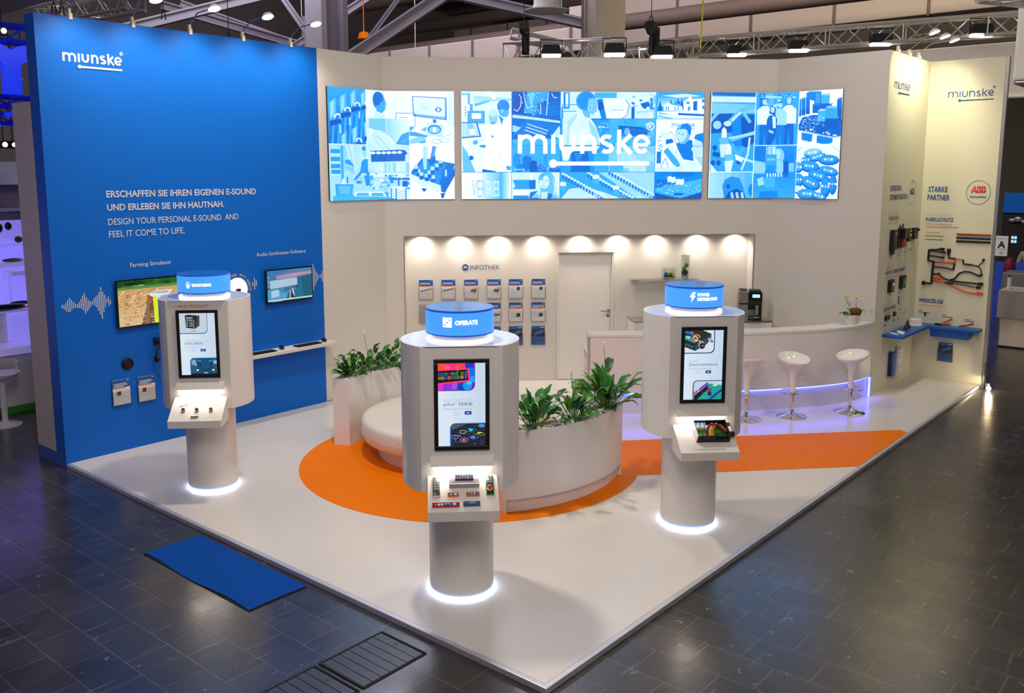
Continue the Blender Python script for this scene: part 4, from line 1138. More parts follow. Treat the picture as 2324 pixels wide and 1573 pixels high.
# ---- open box on the POWER DISTRIBUTION console
M = console_matrix(K3, .60, .36, .001)
t = thing('power_distribution_box', 'open black box with green circuit board and coloured wires on the right kiosk', 'electronic module', M=M @ Matrix.Scale(1.58, 4))
b = MB('black_plastic'); w_, h_, d_ = .092, .062, .048
b.box(-w_, -h_, 0, w_, h_, .004); b.box(-w_, -h_, 0, -w_ + .004, h_, d_, 'print_white'); b.mat = 'black_plastic'; b.box(w_ - .004, -h_, 0, w_, h_, d_); b.box(-w_, -h_, 0, w_, -h_ + .004, d_); b.box(-w_, h_ - .004, 0, w_, h_, d_)
obj('case', b, parent=t)
b = MB('leaf'); b.box(-w_ + .008, -h_ + .008, .010, w_ - .008, h_ - .008, .013); pcb = obj('circuit_board', b, parent=t)
b = MB('print_white')
for k in range(3): b.box(-.078 + k * .026, .020, .013, -.060 + k * .026, .038, .032, 'print_white')
for k in range(5): b.box(-.08 + k * .013, .045, .013, -.073 + k * .013, .053, .036, 'display_cyan' if k % 2 else 'print_white')
for k in range(3): b.box(-.075 + k * .026, -.050, .013, -.060 + k * .026, -.02, .026, 'leaf_light')
for k in range(2): b.box(.012 + k * .025, .045, .013, .018 + k * .025, .052, .035, 'print_white')
obj('components', b, parent=t)
for (m_, dx, r_i) in (('print_orange', 0, .007), ('petal_yellow', -.012, .005), ('print_grey', -.020, .006), ('maroon', -.028, .009), ('print_orange', .006, .005)):
    b = MB(m_); b.tube([(.0 + dx, -.045, .016), (.0 + dx, -.01, .04), (.02 + dx, .02, .052), (.05 + dx * .3, .015, .05), (.075, -.01 + dx * .6, .04)], r_i, 8); obj('wire', b, parent=t)
b = MB('black_plastic'); b.M = Matrix.Translation((w_, -.035, .032)) @ Matrix.Rotation(PI / 2, 4, 'Y'); b.cyl(.017, 0, .026, 6); obj('cable_gland', b, parent=t)
b = MB('steel'); b.M = Matrix.Translation((w_, .035, .038)) @ Matrix.Rotation(PI / 2, 4, 'Y'); b.cyl(.012, 0, .018, 16); obj('cable_gland', b, parent=t)
b = MB('alu_dark')
for k in range(3):
    b.M = Matrix.Translation((.020 + k * .026, -h_ - .001, .028)) @ Matrix.Rotation(PI / 2, 4, 'X'); b.lathe([(.011, 0), (.011, .006), (.007, .007)], 14, 'black_gloss')
obj('cable_entry', b, parent=t)
# ================================================================= LED PICTURE WALLS
SZB, SHH = 2.845, 1.565
rn = random.Random(11)
def led_panel(name, label, segs, fold_s, draw):
    """segs: list of (wall matrix, u0, u1); picture coordinate runs on through the corner"""
    t = thing(name, label, 'screen', M=Matrix.Identity(4))
    b = MB('black_plastic')
    for (M, a, c) in segs: b.M = M; b.box(a, SZB, .001, c, SZB + SHH, .030)
    obj('panel_body', b, parent=t)
    b = MB('led_wall')
    folds = []; off = 0
    for (M, a, c) in segs:
        folds.append((off, off + (c - a), M @ Matrix.Translation((a, SZB, .031)), off)); off += c - a
    draw(b, folds, off)
    obj('picture', b, parent=t)
    return t
def man_lab(p, x, y, s, hair=.2, face=.6, coat=.95, flip=1):
    """standing figure from behind or side; x,y head centre; s head radius"""
    f = flip
    p.P(coat, x - 2.2 * s * f, y + 9 * s, x - 2.3 * s * f, y + 3 * s, x - 1.3 * s * f, y + 1.5 * s, x + .9 * s * f, y + 1.5 * s, x + 1.9 * s * f, y + 2.8 * s, x + 2.0 * s * f, y + 9 * s)
    p.P(coat - .12, x + 1.5 * s * f, y + 2.6 * s, x + 1.9 * s * f, y + 2.8 * s, x + 2.4 * s * f, y + 5.2 * s, x + 3.6 * s * f, y + 5.0 * s, x + 3.6 * s * f, y + 5.8 * s, x + 1.7 * s * f, y + 6.1 * s)
    p.R(face - .1, x - .5 * s, y + .6 * s, x + .5 * s, y + 1.7 * s)
    p.C(face, x, y, .95 * s, 1.2 * s); p.C(hair, x - .25 * s * f, y - .35 * s, .98 * s, 1.0 * s); p.P(face, x + .2 * s * f, y - .6 * s, x + 1.0 * s * f, y - .3 * s, x + 1.05 * s * f, y + .6 * s, x + .3 * s * f, y + 1.0 * s)

def draw1(b, folds, Wt):
    def mp(x, y):
        if x < 720: X = x / 720 * 1.046; yt = 45 + x / 720 * 48; yb = 1492 - x / 720 * 25
        else: X = 1.046 + (x - 720) / 910 * (Wt - 1.046); yt = 93; yb = 1465
        return (X, (y - yt) / (yb - yt) * SHH)
    p = Pic(b, mp, SHH, folds, step=.0003)
    c1, c2 = .690, 1.395; g = .008; h = SHH
    p.tile(0, 0, Wt, h, .97)
    # relays in a row
    p.tile(0, 0, c1 - g, h / 2 - g, .3)
    p.G(.42, .12, 0, 40, 490, 780, 6); 
    for x in range(30, 480, 70): p.P(.38 + .1 * rn.random(), x, 780, x + 30, 780, x + 60, 380, x + 34, 400)
    for (x, y, s) in ((20, 230, 1.15), (150, 160, 1.05), (280, 110, .95), (410, 120, .8), (290, 560, .95), (150, 640, 1.0), (440, 480, .9)):
        p.P(.52, x - 10 * s, y + 20 * s, x + 70 * s, y - 40 * s, x + 70 * s, y + 120 * s, x, y + 230 * s); p.P(.68, x + 10 * s, y + 20 * s, x + 50 * s, y - 15 * s, x + 45 * s, y + 150 * s, x + 5 * s, y + 190 * s)
        p.O(.9, 18 * s, x + 85 * s, y + 180 * s, 34 * s, 40 * s, 12, 180, 400); p.P(.02, x, y + 215 * s, x + 120 * s, y + 190 * s, x + 120 * s, y + 235 * s, x, y + 275 * s); p.R(.75, x + 100 * s, y + 260 * s, x + 118 * s, y + 350 * s)
    # engineer at a monitor
    p.tile(c1, 0, Wt, h / 2 - g, .93)
    for y in range(110, 420, 12): p.R(.86, 740, y, 1020, y + 4); p.k -= 1
    p.R(.84, 1540, 90, 1640, 700)
    p.C(.2, 640, 215, 76, 112); p.P(.42, 650, 130, 712, 170, 722, 225, 735, 250, 720, 330, 680, 375, 610, 345, 600, 250); p.C(.12, 630, 190, 66, 88); p.C(.5, 672, 262, 14, 26)
    p.P(.82, 545, 440, 600, 350, 680, 385, 730, 440); p.O(.3, 3, 725, 235, 14, 12)
    p.P(.25, 855, 365, 1112, 368, 1110, 545, 855, 545); p.P(.95, 864, 374, 1104, 376, 1102, 538, 864, 538)
    for x in (905, 945, 985): p.R(.3, x, 420, x + 26, 430)
    p.P(.94, 1030, 540, 1640, 520, 1640, 790, 1030, 790)
    p.P(.22, 1072, 155, 1530, 175, 1532, 458, 1085, 408); p.P(.86, 1086, 166, 1510, 187, 1508, 418, 1098, 376); p.P(.6, 1135, 385, 1505, 425, 1505, 440, 1120, 395)
    p.L(.6, 3, 1165, 235, 1290, 245, 1285, 320, 1165, 312, 1165, 235)
    for k in range(4): p.R(.55, 1180, 250 + k * 18, 1250 + 20 * (k % 2), 255 + k * 18)
    p.C(.3, 1420, 325, 46, 32); p.R(.95, 1408, 308, 1432, 342); p.P(.25, 1150, 340, 1162, 360, 1150, 364)
    p.P(.12, 1345, 445, 1390, 450, 1392, 495, 1345, 490); p.L(.4, 3, 1400, 440, 1480, 540, 1600, 620)
    p.P(.78, 1265, 485, 1495, 520, 1475, 678, 1255, 650); p.C(.2, 1365, 575, 92, 58); p.C(.62, 1365, 580, 72, 42); p.R(.97, 1345, 548, 1388, 605)
    p.P(.45, 1035, 540, 1110, 540, 1060, 590, 1035, 590); p.P(.5, 1180, 580, 1260, 540, 1255, 600)
    p.P(.36, 1035, 600, 1120, 610, 1278, 655, 1250, 676, 1035, 655); p.P(.62, 1040, 700, 1180, 660, 1252, 690, 1240, 740, 1160, 745, 1040, 755); p.P(.36, 1160, 740, 1240, 715, 1255, 735, 1190, 752)
    p.O(.5, 5, 1395, 725, 68, 26); p.O(.5, 5, 1490, 712, 66, 24); p.L(.5, 4, 1480, 670, 1620, 620)
    # hand fitting a module
    p.tile(c1, h * .253, c2 - g, h * .745, .8, k0=62)
    p.P(.6, 500, 440, 720, 440, 720, 620, 500, 560); p.G(.66, .9, 730, 440, 1030, 770, 5, False); p.P(.35, 1030, 600, 930, 640, 850, 760, 1030, 775); p.P(.45, 900, 720, 1030, 660, 1030, 690, 960, 760)
    p.P(.94, 498, 560, 560, 580, 520, 700, 498, 660)
    p.P(.82, 520, 640, 560, 590, 650, 585, 760, 650, 870, 780, 870, 830, 820, 840, 760, 800, 770, 850, 730, 860, 660, 800, 670, 850, 620, 860, 520, 790)
    p.L(.55, 8, 600, 660, 700, 760, 780, 850); p.L(.62, 6, 560, 690, 640, 790, 690, 850); p.L(.62, 6, 680, 650, 780, 720, 860, 800); p.L(.97, 12, 640, 630, 740, 680, 840, 770)
    p.P(.05, 512, 850, 900, 830, 970, 838, 1005, 880, 975, 895, 512, 905)
    for k in range(6): x = 512 + k * 72; p.C(.93, x + 28, 875 - k * 2, 34, 18)
    p.P(.1, 512, 900, 975, 890, 970, 975, 512, 990)
    for x in (548, 625, 700, 780, 880): p.R(.02, x, 905, x + 6, 945); p.R(.02, x + 14, 905, x + 20, 945)
    for k in range(9): p.R(.62 + .3 * rn.random(), 505 + k * 60, 1000, 545 + k * 60, 1115)
    # warehouse
    p.tile(0, h / 2, c2 - g, h, .72)
    p.G(.62, .85, 140, 785, 505, 1100, 6, False)
    for y in (830, 930, 1020, 1090): p.R(.35, 20, y, 135, y + 55); p.R(.85, 20, y + 60, 135, y + 72)
    p.R(.45, 140, 785, 172, 1240); p.P(.8, 200, 785, 300, 785, 330, 1180, 290, 1190); p.L(.4, 5, 240, 785, 320, 1190)
    p.P(.35, 185, 970, 250, 960, 310, 1060, 200, 1010); p.P(.6, 230, 1040, 300, 1060, 290, 1150, 190, 1050)
    p.P(.32, 400, 985, 440, 950, 505, 960, 505, 1290, 450, 1290, 420, 1120, 330, 1215, 300, 1230, 300, 1205, 380, 1110); p.C(.7, 438, 870, 32, 66); p.C(.35, 432, 820, 28, 30)
    p.R(.88, 500, 1130, 1030, 1180)
    for _ in range(40):
        x = rn.uniform(320, 1000); y = rn.uniform(1130, 1300); a = rn.uniform(15, 70); c = rn.uniform(15, 60); p.R(rn.choice((.3, .45, .6, .8, .92)), x, y, x + a, y + c); p.k -= 1
    p.R(.12, 760, 1190, 1030, 1215); p.R(.15, 870, 1210, 890, 1300); p.R(.1, 930, 1230, 1000, 1300)
    p.P(.42, 60, 1275, 290, 1275, 270, 1430, 70, 1430); p.P(.55, 100, 1300, 250, 1300, 235, 1400, 112, 1400); p.R(.9, 150, 1210, 180, 1275); p.R(.2, 205, 1180, 222, 1260)
    p.P(.5, 30, 1430, 1030, 1360, 1030, 1500, 30, 1500)
    for x in (290, 480): p.P(.9, x, 1430, x + 20, 1370, x + 200, 1370, x + 240, 1430); p.P(.5, x + 30, 1425, x + 45, 1385, x + 185, 1385, x + 205, 1425)
    p.P(.9, 745, 1310, 900, 1290, 1030, 1350, 1030, 1500, 745, 1440)
    for k in range(5): p.L(.4, 5, 745, 1325 + k * 28, 965, 1370 + k * 30); 
    for x in (770, 835, 965): p.R(.35, x, 1320, x + 18, 1470)
    # board with wires
    p.tile(c2, h / 2, Wt, h, .985)
    p.P(.15, 1050, 1110, 1200, 935, 1635, 1010, 1600, 1130, 1470, 1300, 1050, 1200); p.P(.3, 1080, 1120, 1210, 965, 1520, 1010, 1420, 1270, 1080, 1190)
    p.P(.86, 1045, 1140, 1460, 1295, 1450, 1400, 1050, 1230); p.P(.12, 1440, 1300, 1640, 1050, 1640, 1150, 1500, 1380, 1450, 1370)
    for (x, y) in ((1140, 1110), (1180, 1150), (1110, 1060), (1250, 1170), (1335, 1190), (1290, 1130), (1330, 1080), (1390, 1040), (1440, 990)):
        p.R(.1, x - 22, y + 10, x + 30, y + 62); p.P(.75, x - 24, y - 30, x + 20, y - 36, x + 32, y - 20, x + 28, y + 14, x - 22, y + 14)
    for k in range(4): p.L(.78 - .12 * (k % 2), 14, 1215 + k * 17, 790, 1212 + k * 15, 930, 1225 + k * 8, 1080)
    for k in range(3): p.L(.2 + .12 * k, 16, 1345 + k * 18, 790, 1320 + k * 17, 920, 1290 + k * 22, 990)
    p.P(.1, 1285, 980, 1370, 900, 1380, 980, 1310, 1035); p.P(.2, 1440, 1090, 1520, 1070, 1560, 1130, 1545, 1200, 1450, 1160); p.R(.75, 1500, 1085, 1525, 1170)
    p.P(.08, 1180, 1320, 1260, 1330, 1215, 1375); p.P(.08, 1440, 1390, 1500, 1380, 1480, 1450, 1450, 1450)

def draw2(b, folds, Wt):
    def mp(x, y):
        X = (x - 40) / 3073 * Wt; yt = 97 + (x - 40) / 3073 * 28
        return (X, (y - yt) / (1453 - yt) * SHH)
    p = Pic(b, mp, SHH, folds, step=.0003); h = SHH; c = [0, .748, 1.470, 2.195, 2.905, Wt]; g = .007
    OX = 1573                     # offset of the second half of the drawing
    p.tile(0, 0, Wt, h, .2)
    # two men in lab coats
    p.tile(0, 0, c[1] - g, h * .75 - g, .86)
    p.P(.7, 190, 150, 670, 190, 670, 215, 190, 230); p.P(.97, 330, 97, 420, 97, 480, 190, 440, 200); p.P(.5, 200, 250, 400, 205, 400, 225, 210, 290)
    p.R(.55, 45, 120, 140, 145); p.R(.4, 125, 120, 150, 260); p.R(.35, 150, 255, 185, 440); p.R(.92, 45, 260, 130, 480); 
    for y in (285, 318, 352, 385): p.R(.45, 85, y, 105, y + 20)
    p.P(.4, 118, 340, 335, 340, 335, 500, 118, 500); p.rr(.95, 170, 370, 290, 440, 14)
    p.P(.93, 45, 520, 360, 520, 360, 1110, 45, 1110); p.P(.55, 50, 770, 110, 850, 215, 1110, 60, 1110); p.P(.9, 120, 770, 215, 770, 215, 1110)
    p.C(.1, 163, 930, 28, 30)
    p.C(.62, 440, 420, 55, 92); p.C(.78, 440, 370, 46, 48); p.P(.35, 400, 490, 460, 480, 450, 530, 425, 525)
    p.P(.97, 345, 560, 400, 510, 510, 500, 560, 560, 560, 700, 530, 1100, 300, 1070, 330, 760); p.P(.88, 230, 700, 340, 650, 345, 720, 240, 740); p.C(.5, 215, 735, 34, 30)
    p.C(.25, 565, 285, 78, 82); p.P(.5, 500, 330, 560, 320, 640, 350, 620, 420, 560, 420, 520, 390); p.C(.6, 553, 345, 16, 26); p.P(.25, 505, 390, 570, 450, 545, 510)
    p.P(.99, 555, 470, 640, 390, 670, 390, 670, 1115, 470, 1115, 540, 800); p.L(.8, 6, 560, 640, 540, 800, 500, 1100); p.P(.45, 600, 1030, 665, 1040, 660, 1090, 610, 1085); p.P(.1, 300, 1070, 470, 1100, 470, 1112, 300, 1112)
    p.P(.12, 45, 480, 240, 480, 290, 665, 45, 685); p.P(.75, 45, 495, 225, 492, 268, 652, 45, 668); p.P(.6, 110, 493, 180, 493, 215, 655, 140, 660); p.P(.93, 130, 570, 205, 566, 215, 640, 145, 645)
    p.R(.12, 420, 650, 440, 672); p.P(.35, 265, 770, 340, 765, 345, 805, 270, 795)
    # VERTRIEB door
    p.tile(0, h * .75, c[1] - g, h, .97)
    p.G(.88, .55, 290, 1115, 520, 1455, 6, False); p.G(.45, .97, 520, 1115, 670, 1455, 6, False)
    for k, (ch, x, wd) in enumerate((('V', 170, 62), ('E', 240, 48), ('R', 300, 40), ('T', 345, 34), ('R', 386, 38), ('I', 432, 8), ('E', 452, 30), ('B', 486, 34))):
        p.T(.62 if k < 3 else .93, ch, x, 1440 - k * 3, 240 - k * 6, wd, bold=-.01)
    # placement machine
    p.tile(c[1], 0, c[2] - g, h / 2 - g, .12)
    p.R(.02, 680, 100, 860, 380); p.G(.05, .2, 1000, 100, 1280, 400, 5)
    p.P(.42, 860, 100, 1130, 100, 1100, 210, 1000, 250, 990, 330, 930, 380, 820, 370); p.P(.6, 880, 130, 960, 120, 930, 250, 890, 240); p.P(.3, 930, 380, 1010, 320, 1020, 360, 940, 410)
    for q in ((700, 320, 740, 350, 780, 290, 790, 180, 760, 140), (820, 110, 840, 240, 870, 310, 920, 290, 920, 240), (1130, 120, 1120, 230, 1105, 400), (1030, 250, 1035, 380), (1170, 130, 1200, 180, 1240, 180)): p.L(.85, 9, *q)
    for _ in range(40): p.C(rn.choice((.9, .7)), rn.uniform(760, 1150), rn.uniform(110, 390), rn.uniform(3, 8)); p.k -= 1
    p.P(.78, 680, 390, 930, 420, 1280, 470, 1280, 500, 900, 450, 680, 430); p.P(.2, 680, 640, 850, 450, 1290, 520, 1200, 650, 900, 640)
    for j in range(3):
        for i in range(11): p.P(.88, 870 + i * 24 - j * 16, 500 + i * 8 + j * 38, 886 + i * 24 - j * 16, 504 + i * 8 + j * 38, 882 + i * 24 - j * 16, 520 + i * 8 + j * 38, 866 + i * 24 - j * 16, 514 + i * 8 + j * 38); p.k -= 1
    p.P(.7, 680, 520, 790, 550, 720, 610, 680, 600); p.P(.8, 1270, 530, 1290, 600, 1290, 700, 1180, 650); p.P(.5, 680, 700, 1290, 690, 1290, 775, 680, 775)
    # modules
    p.tile(c[1], h / 2, c[2] - g, h * .75 - g, .45)
    for (x, y, w_, hh, t) in ((690, 870, 90, 160, .3), (810, 900, 110, 170, .18), (900, 960, 90, 150, .06), (990, 1010, 120, 100, .2), (1150, 1040, 180, 90, .12), (1080, 880, 40, 160, .35), (730, 1000, 80, 110, .22)):
        p.P(t, x, y + 30, x + 40, y, x + w_, y + 20, x + w_, y + hh, x + 50, y + hh + 30, x, y + hh)
    for i in range(10): p.R(.9, 700 + i * 14, 1075 - (i % 2) * 8, 706 + i * 14, 1090); p.k -= 1
    p.speck(rn, 60, 1000, 1020, 1280, 1100, 12, 5, .6, .95)
    # woman in the office
    p.tile(c[1], h * .75, c[2] - g, h, .86)
    for x in range(700, 1020, 24): p.R(.75, x, 1115, x + 5, 1210); p.k -= 1
    p.R(.38, 690, 1210, 975, 1330); p.P(.85, 690, 1230, 720, 1300, 690, 1310); p.P(.15, 890, 1215, 975, 1210, 975, 1330, 900, 1330); p.R(.97, 690, 1335, 900, 1405); p.R(.3, 690, 1410, 890, 1455); p.R(.95, 905, 1130, 940, 1215)
    p.P(.55, 1010, 1180, 1040, 1130, 1110, 1112, 1180, 1125, 1215, 1190, 1230, 1330, 1280, 1460, 1000, 1460, 1030, 1370, 1015, 1290)
    p.P(.2, 905, 1370, 1000, 1350, 1010, 1460, 890, 1460); p.P(.2, 1140, 1380, 1210, 1400, 1260, 1460, 1120, 1460); p.P(.8, 1040, 1370, 1130, 1360, 1120, 1460, 1050, 1460)
    p.C(.84, 1085, 1235, 64, 88); p.P(.5, 1020, 1200, 1050, 1140, 1130, 1130, 1090, 1160, 1030, 1220); p.C(.3, 1060, 1208, 11, 7); p.C(.3, 1122, 1222, 11, 7); p.L(.45, 6, 1055, 1278, 1080, 1290, 1105, 1282); p.L(.6, 5, 1085, 1225, 1078, 1255)
    for k in range(6): p.L(.78, 8, 1195 + k * 6, 1200 + k * 20, 1215 + k * 4, 1330, 1180 + k * 20, 1455); p.L(.8, 7, 1020 + k * 3, 1260 + k * 8, 1010 + k * 5, 1350, 930 + k * 18, 1440)
    # machine operator from behind with big machine
    p.tile(c[2], 0, c[4] - g, h / 4 - g, .85)
    p.R(.35, 1320, 115, 1400, 320); p.R(.9, 1335, 130, 1380, 290); p.R(.12, 1330, 130, 1345, 290)
    for q in ((1310, 270, 1500, 270), (1320, 350, 1480, 350), (1310, 270, 1320, 500)): p.L(.4, 10, *q)
    p.R(.5, OX + 140, 120, OX + 420, 190); p.P(.95, OX + 240, 190, OX + 540, 200, OX + 585, 260, OX + 560, 420, OX + 290, 470); p.L(.15, 8, OX + 530, 210, OX + 580, 270, OX + 555, 400, OX + 500, 440)
    p.P(.22, OX + 165, 205, OX + 240, 195, OX + 300, 470, OX + 230, 450); p.C(.05, OX + 215, 290, 34, 60)
    p.T(.3, 'LYNX', OX + 345, 350, 26, 100); p.T(.4, 'evo', OX + 450, 350, 24, 60); p.L(.5, 3, OX + 430, 290, OX + 500, 300)
    p.R(.1, OX + 610, 200, OX + 650, 450); p.C(.88, OX + 690, 190, 110, 66); p.P(.1, OX + 720, 260, OX + 840, 230, OX + 840, 330, OX + 760, 320)
    p.R(.3, OX + 845, 190, OX + 880, 360); p.R(.6, OX + 890, 160, OX + 940, 450); p.P(.75, OX + 660, 360, OX + 880, 330, OX + 880, 360, OX + 680, 385)
    for _ in range(14): x = rn.uniform(OX + 600, OX + 900); y = rn.uniform(130, 330); p.R(rn.choice((.1, .3, .6, .95)), x, y, x + rn.uniform(10, 40), y + rn.uniform(8, 40)); p.k -= 1
    p.tile(c[2], 0, c[3] - g, h / 2 - g)
    p.k = 34
    p.P(.82, 1300, 440, 1480, 420, 1480, 775, 1300, 775); p.R(.4, 1290, 300, 1310, 780)
    p.P(.35, OX + 100, 460, OX + 330, 460, OX + 330, 775, OX + 200, 775); p.speck(rn, 30, OX + 180, 470, OX + 320, 640, 50, 12, .15, .95)
    p.P(.88, 1345, 500, 1480, 360, 1560, 340, OX + 60, 400, OX + 160, 540, OX + 215, 700, OX + 215, 775, 1360, 775); p.P(.74, 1370, 480, 1480, 375, 1500, 400, 1400, 560, 1390, 775, 1360, 775); p.P(.7, OX + 60, 460, OX + 160, 560, OX + 215, 775, OX + 130, 775)
    p.P(.55, 1560, 300, OX + 90, 330, OX + 80, 440, OX + 20, 420, 1560, 370); p.C(.42, OX + 30, 225, 128, 122); p.P(.6, OX + 60, 190, OX + 160, 200, OX + 172, 260, OX + 168, 350, OX + 110, 400, OX + 50, 340); p.P(.3, 1490, 230, 1530, 130, OX + 60, 104, OX + 140, 170, OX + 60, 200, OX + 30, 330, 1540, 320); p.C(.7, OX + 85, 305, 24, 38); p.C(.5, OX + 85, 305, 12, 22)
    # keyboard module / stones
    p.tile(c[3], h / 4, c[4] - g, h / 2 - g, .5)
    for _ in range(16): p.C(rn.uniform(.35, .8), rn.uniform(OX + 350, OX + 930), rn.uniform(460, 780), rn.uniform(30, 80), rn.uniform(20, 50)); p.k -= 1
    p.P(.08, OX + 450, 530, OX + 850, 560, OX + 860, 670, OX + 450, 660)
    for j in range(2):
        for i in range(7): p.O(.4, 4, OX + 520 + i * 48, 583 + j * 50 + i * 3, 15, 16, 8); p.k -= 1
    # black relay in hand
    p.tile(c[2], h / 2, c[3] - g, h * .75 - g, .35)
    p.P(.93, 1290, 790, OX + 215, 790, OX + 150, 870, 1420, 870, 1390, 970, 1320, 970); p.P(.12, 1430, 850, OX + 130, 850, OX + 150, 1110, 1420, 1110); p.P(.3, OX + 60, 860, OX + 135, 850, OX + 150, 1110, OX + 100, 1110); p.P(.45, OX + 140, 880, OX + 330, 850, OX + 330, 1110, OX + 150, 1110)
    for k, y in enumerate((880, 905, 930, 955)): p.R(.5, 1465 + 6 * k, y, 1565 - 8 * k, y + 9)
    p.tile(c[3], h / 2, c[4] - g, h * .75 - g, .6)
    for (x, y, r, t) in ((390, 900, 90, .62), (560, 940, 130, .74), (800, 930, 120, .68), (700, 1050, 120, .78), (900, 1050, 90, .6), (430, 1060, 90, .5)): p.P(t, OX + x - r, y - r * .4, OX + x, y - r * .8, OX + x + r, y - r * .3, OX + x + r * .9, y + r, OX + x - r * .8, y + r)
    p.speck(rn, 140, OX + 340, 880, OX + 930, 1110, 14, 6, .4, .95)
    # rows of fuses
    p.tile(c[2], h * .75, c[4] - g, h, .42)
    p.P(.8, 1300, 1455, 1400, 1330, 1600, 1300, OX + 300, 1380, OX + 500, 1455); p.P(.7, OX + 200, 1115, OX + 930, 1115, OX + 930, 1455, OX + 700, 1455)
    for r_i, (x0, y0) in enumerate(((1310, 1125), (OX + 60, 1115), (OX + 330, 1080))):
        for i in range(16):
            x = x0 + i * 38; y = y0 + i * 21; p.P(.2, x, y + 25, x + 26, y + 32, x + 26, y + 80, x, y + 70); p.P(.85, x - 4, y, x + 16, y - 8, x + 34, y + 4, x + 30, y + 28, x, y + 24); p.k -= 2
    for (x, y) in ((1320, 1270), (OX + 170, 1180), (OX + 430, 1320)): p.P(.9, x - 45, y - 20, x, y - 36, x + 45, y - 20, x + 42, y + 20, x - 40, y + 20); p.P(.5, x - 38, y + 20, x + 40, y + 20, x + 50, y + 90, x - 40, y + 80)
    p.speck(rn, 50, 1300, 1380, OX + 900, 1450, 40, 10, .7, .98)
    # company building
    p.tile(c[4], 0, Wt, h / 4 - g, .5)
    p.G(.35, .8, OX + 950, 120, OX + 1560, 300, 5); p.P(.85, OX + 1000, 160, OX + 1300, 140, OX + 1500, 170, OX + 1200, 190)
    for (x, y) in ((975, 300), (1115, 290), (1200, 270), (1250, 270), (1170, 300), (1220, 300)): p.P(.1, OX + x - 34, 350, OX + x, y - 85, OX + x + 34, 350)
    p.P(.95, OX + 1020, 350, OX + 1030, 270, OX + 1075, 245, OX + 1120, 275, OX + 1260, 300, OX + 1270, 350); p.P(.5, OX + 1075, 245, OX + 1230, 265, OX + 1265, 300, OX + 1120, 275)
    for x in (1050, 1075, 1160, 1200): p.R(.25, OX + x, 300, OX + x + 12, 345)
    p.P(.97, OX + 1275, 360, OX + 1280, 240, OX + 1365, 165, OX + 1380, 210, OX + 1560, 200, OX + 1560, 360); p.P(.12, OX + 1400, 235, OX + 1450, 232, OX + 1450, 350, OX + 1400, 345); p.R(.3, OX + 1310, 240, OX + 1350, 265); p.R(.3, OX + 1510, 210, OX + 1560, 250); p.R(.3, OX + 1515, 290, OX + 1560, 330); p.R(.4, OX + 1330, 300, OX + 1360, 350)
    p.P(.93, OX + 940, 360, OX + 1560, 352, OX + 1560, 460, OX + 940, 460); p.P(.5, OX + 960, 370, OX + 1120, 400, OX + 960, 390); 
    for k in range(11): p.C(.12, OX + 1225 + k * 31, 392 + k * 1.5, 19, 15); p.k -= 1
    p.P(.6, OX + 950, 400, OX + 1150, 445, OX + 1090, 450, OX + 950, 430)
    # two technicians
    p.tile(c[4], h / 4, Wt, h * .75 - g, .95)
    o = b.M
    for (_, _, M, off) in folds:
        b.M = M
        q = mp(OX + 1130, 552); wordmark(b, q[0] - off, SHH - q[1], .050, .0065, wt=.16, reg=False, col=tone(.22))
    b.M = o
    p.k = 24
    p.P(.2, OX + 1190, 760, OX + 1330, 710, OX + 1400, 720, OX + 1420, 960, OX + 1440, 1000, OX + 1290, 960, OX + 1230, 860); p.C(.62, OX + 1275, 640, 95, 125); p.P(.55, OX + 1190, 690, OX + 1240, 600, OX + 1350, 620, OX + 1380, 640, OX + 1330, 740, OX + 1250, 770); p.C(.78, OX + 1260, 650, 70, 95, rot=.4)
    p.P(.25, OX + 1230, 590, OX + 1260, 520, OX + 1330, 505, OX + 1385, 560, OX + 1375, 660, OX + 1345, 640, OX + 1330, 590, OX + 1270, 570); p.C(.3, OX + 1225, 632, 11, 7); p.C(.3, OX + 1268, 648, 11, 7); p.L(.35, 7, OX + 1200, 700, OX + 1240, 722)
    p.P(.88, OX + 1000, 600, OX + 1100, 640, OX + 1110, 700, OX + 1190, 860, OX + 1300, 960, OX + 1500, 990, OX + 1540, 1110, OX + 1360, 1110, OX + 1200, 1010, OX + 1100, 880, OX + 1060, 720, OX + 990, 680); p.P(.15, OX + 1060, 710, OX + 1140, 700, OX + 1160, 745, OX + 1060, 770)
    p.P(.45, OX + 1030, 860, OX + 1080, 810, OX + 1210, 960, OX + 1260, 1040, OX + 1210, 1060, OX + 1150, 1010); p.L(.2, 5, OX + 1090, 640, OX + 1120, 610, OX + 1160, 650, OX + 1170, 720, OX + 1210, 780, OX + 1200, 880); p.L(.3, 8, OX + 1000, 1060, OX + 1060, 940, OX + 1100, 1060)
    p.P(.85, OX + 940, 1060, OX + 1300, 1050, OX + 1310, 1120, OX + 940, 1120); p.R(.2, OX + 945, 860, OX + 1000, 1010); p.speck(rn, 26, OX + 945, 620, OX + 1010, 1020, 30, 12, .1, .95)
    p.C(.8, OX + 1470, 820, 66, 130); p.P(.8, OX + 1385, 830, OX + 1410, 800, OX + 1430, 900, OX + 1400, 850); p.P(.25, OX + 1420, 700, OX + 1440, 650, OX + 1560, 620, OX + 1560, 850, OX + 1520, 740); p.L(.3, 7, OX + 1395, 790, OX + 1480, 800, OX + 1550, 780); p.P(.7, OX + 1430, 930, OX + 1560, 930, OX + 1560, 1110, OX + 1500, 1000)
    # circuit board
    p.tile(c[4], h * .75, Wt, h, .25)
    for x in range(0, 5): p.P(.12, OX + 950 + x * 36, 1220, OX + 980 + x * 36, 1205, OX + 980 + x * 36, 1290, OX + 950 + x * 36, 1300)
    p.P(.5, OX + 940, 1330, OX + 1200, 1270, OX + 1560, 1200, OX + 1560, 1360, OX + 1270, 1450, OX + 940, 1370)
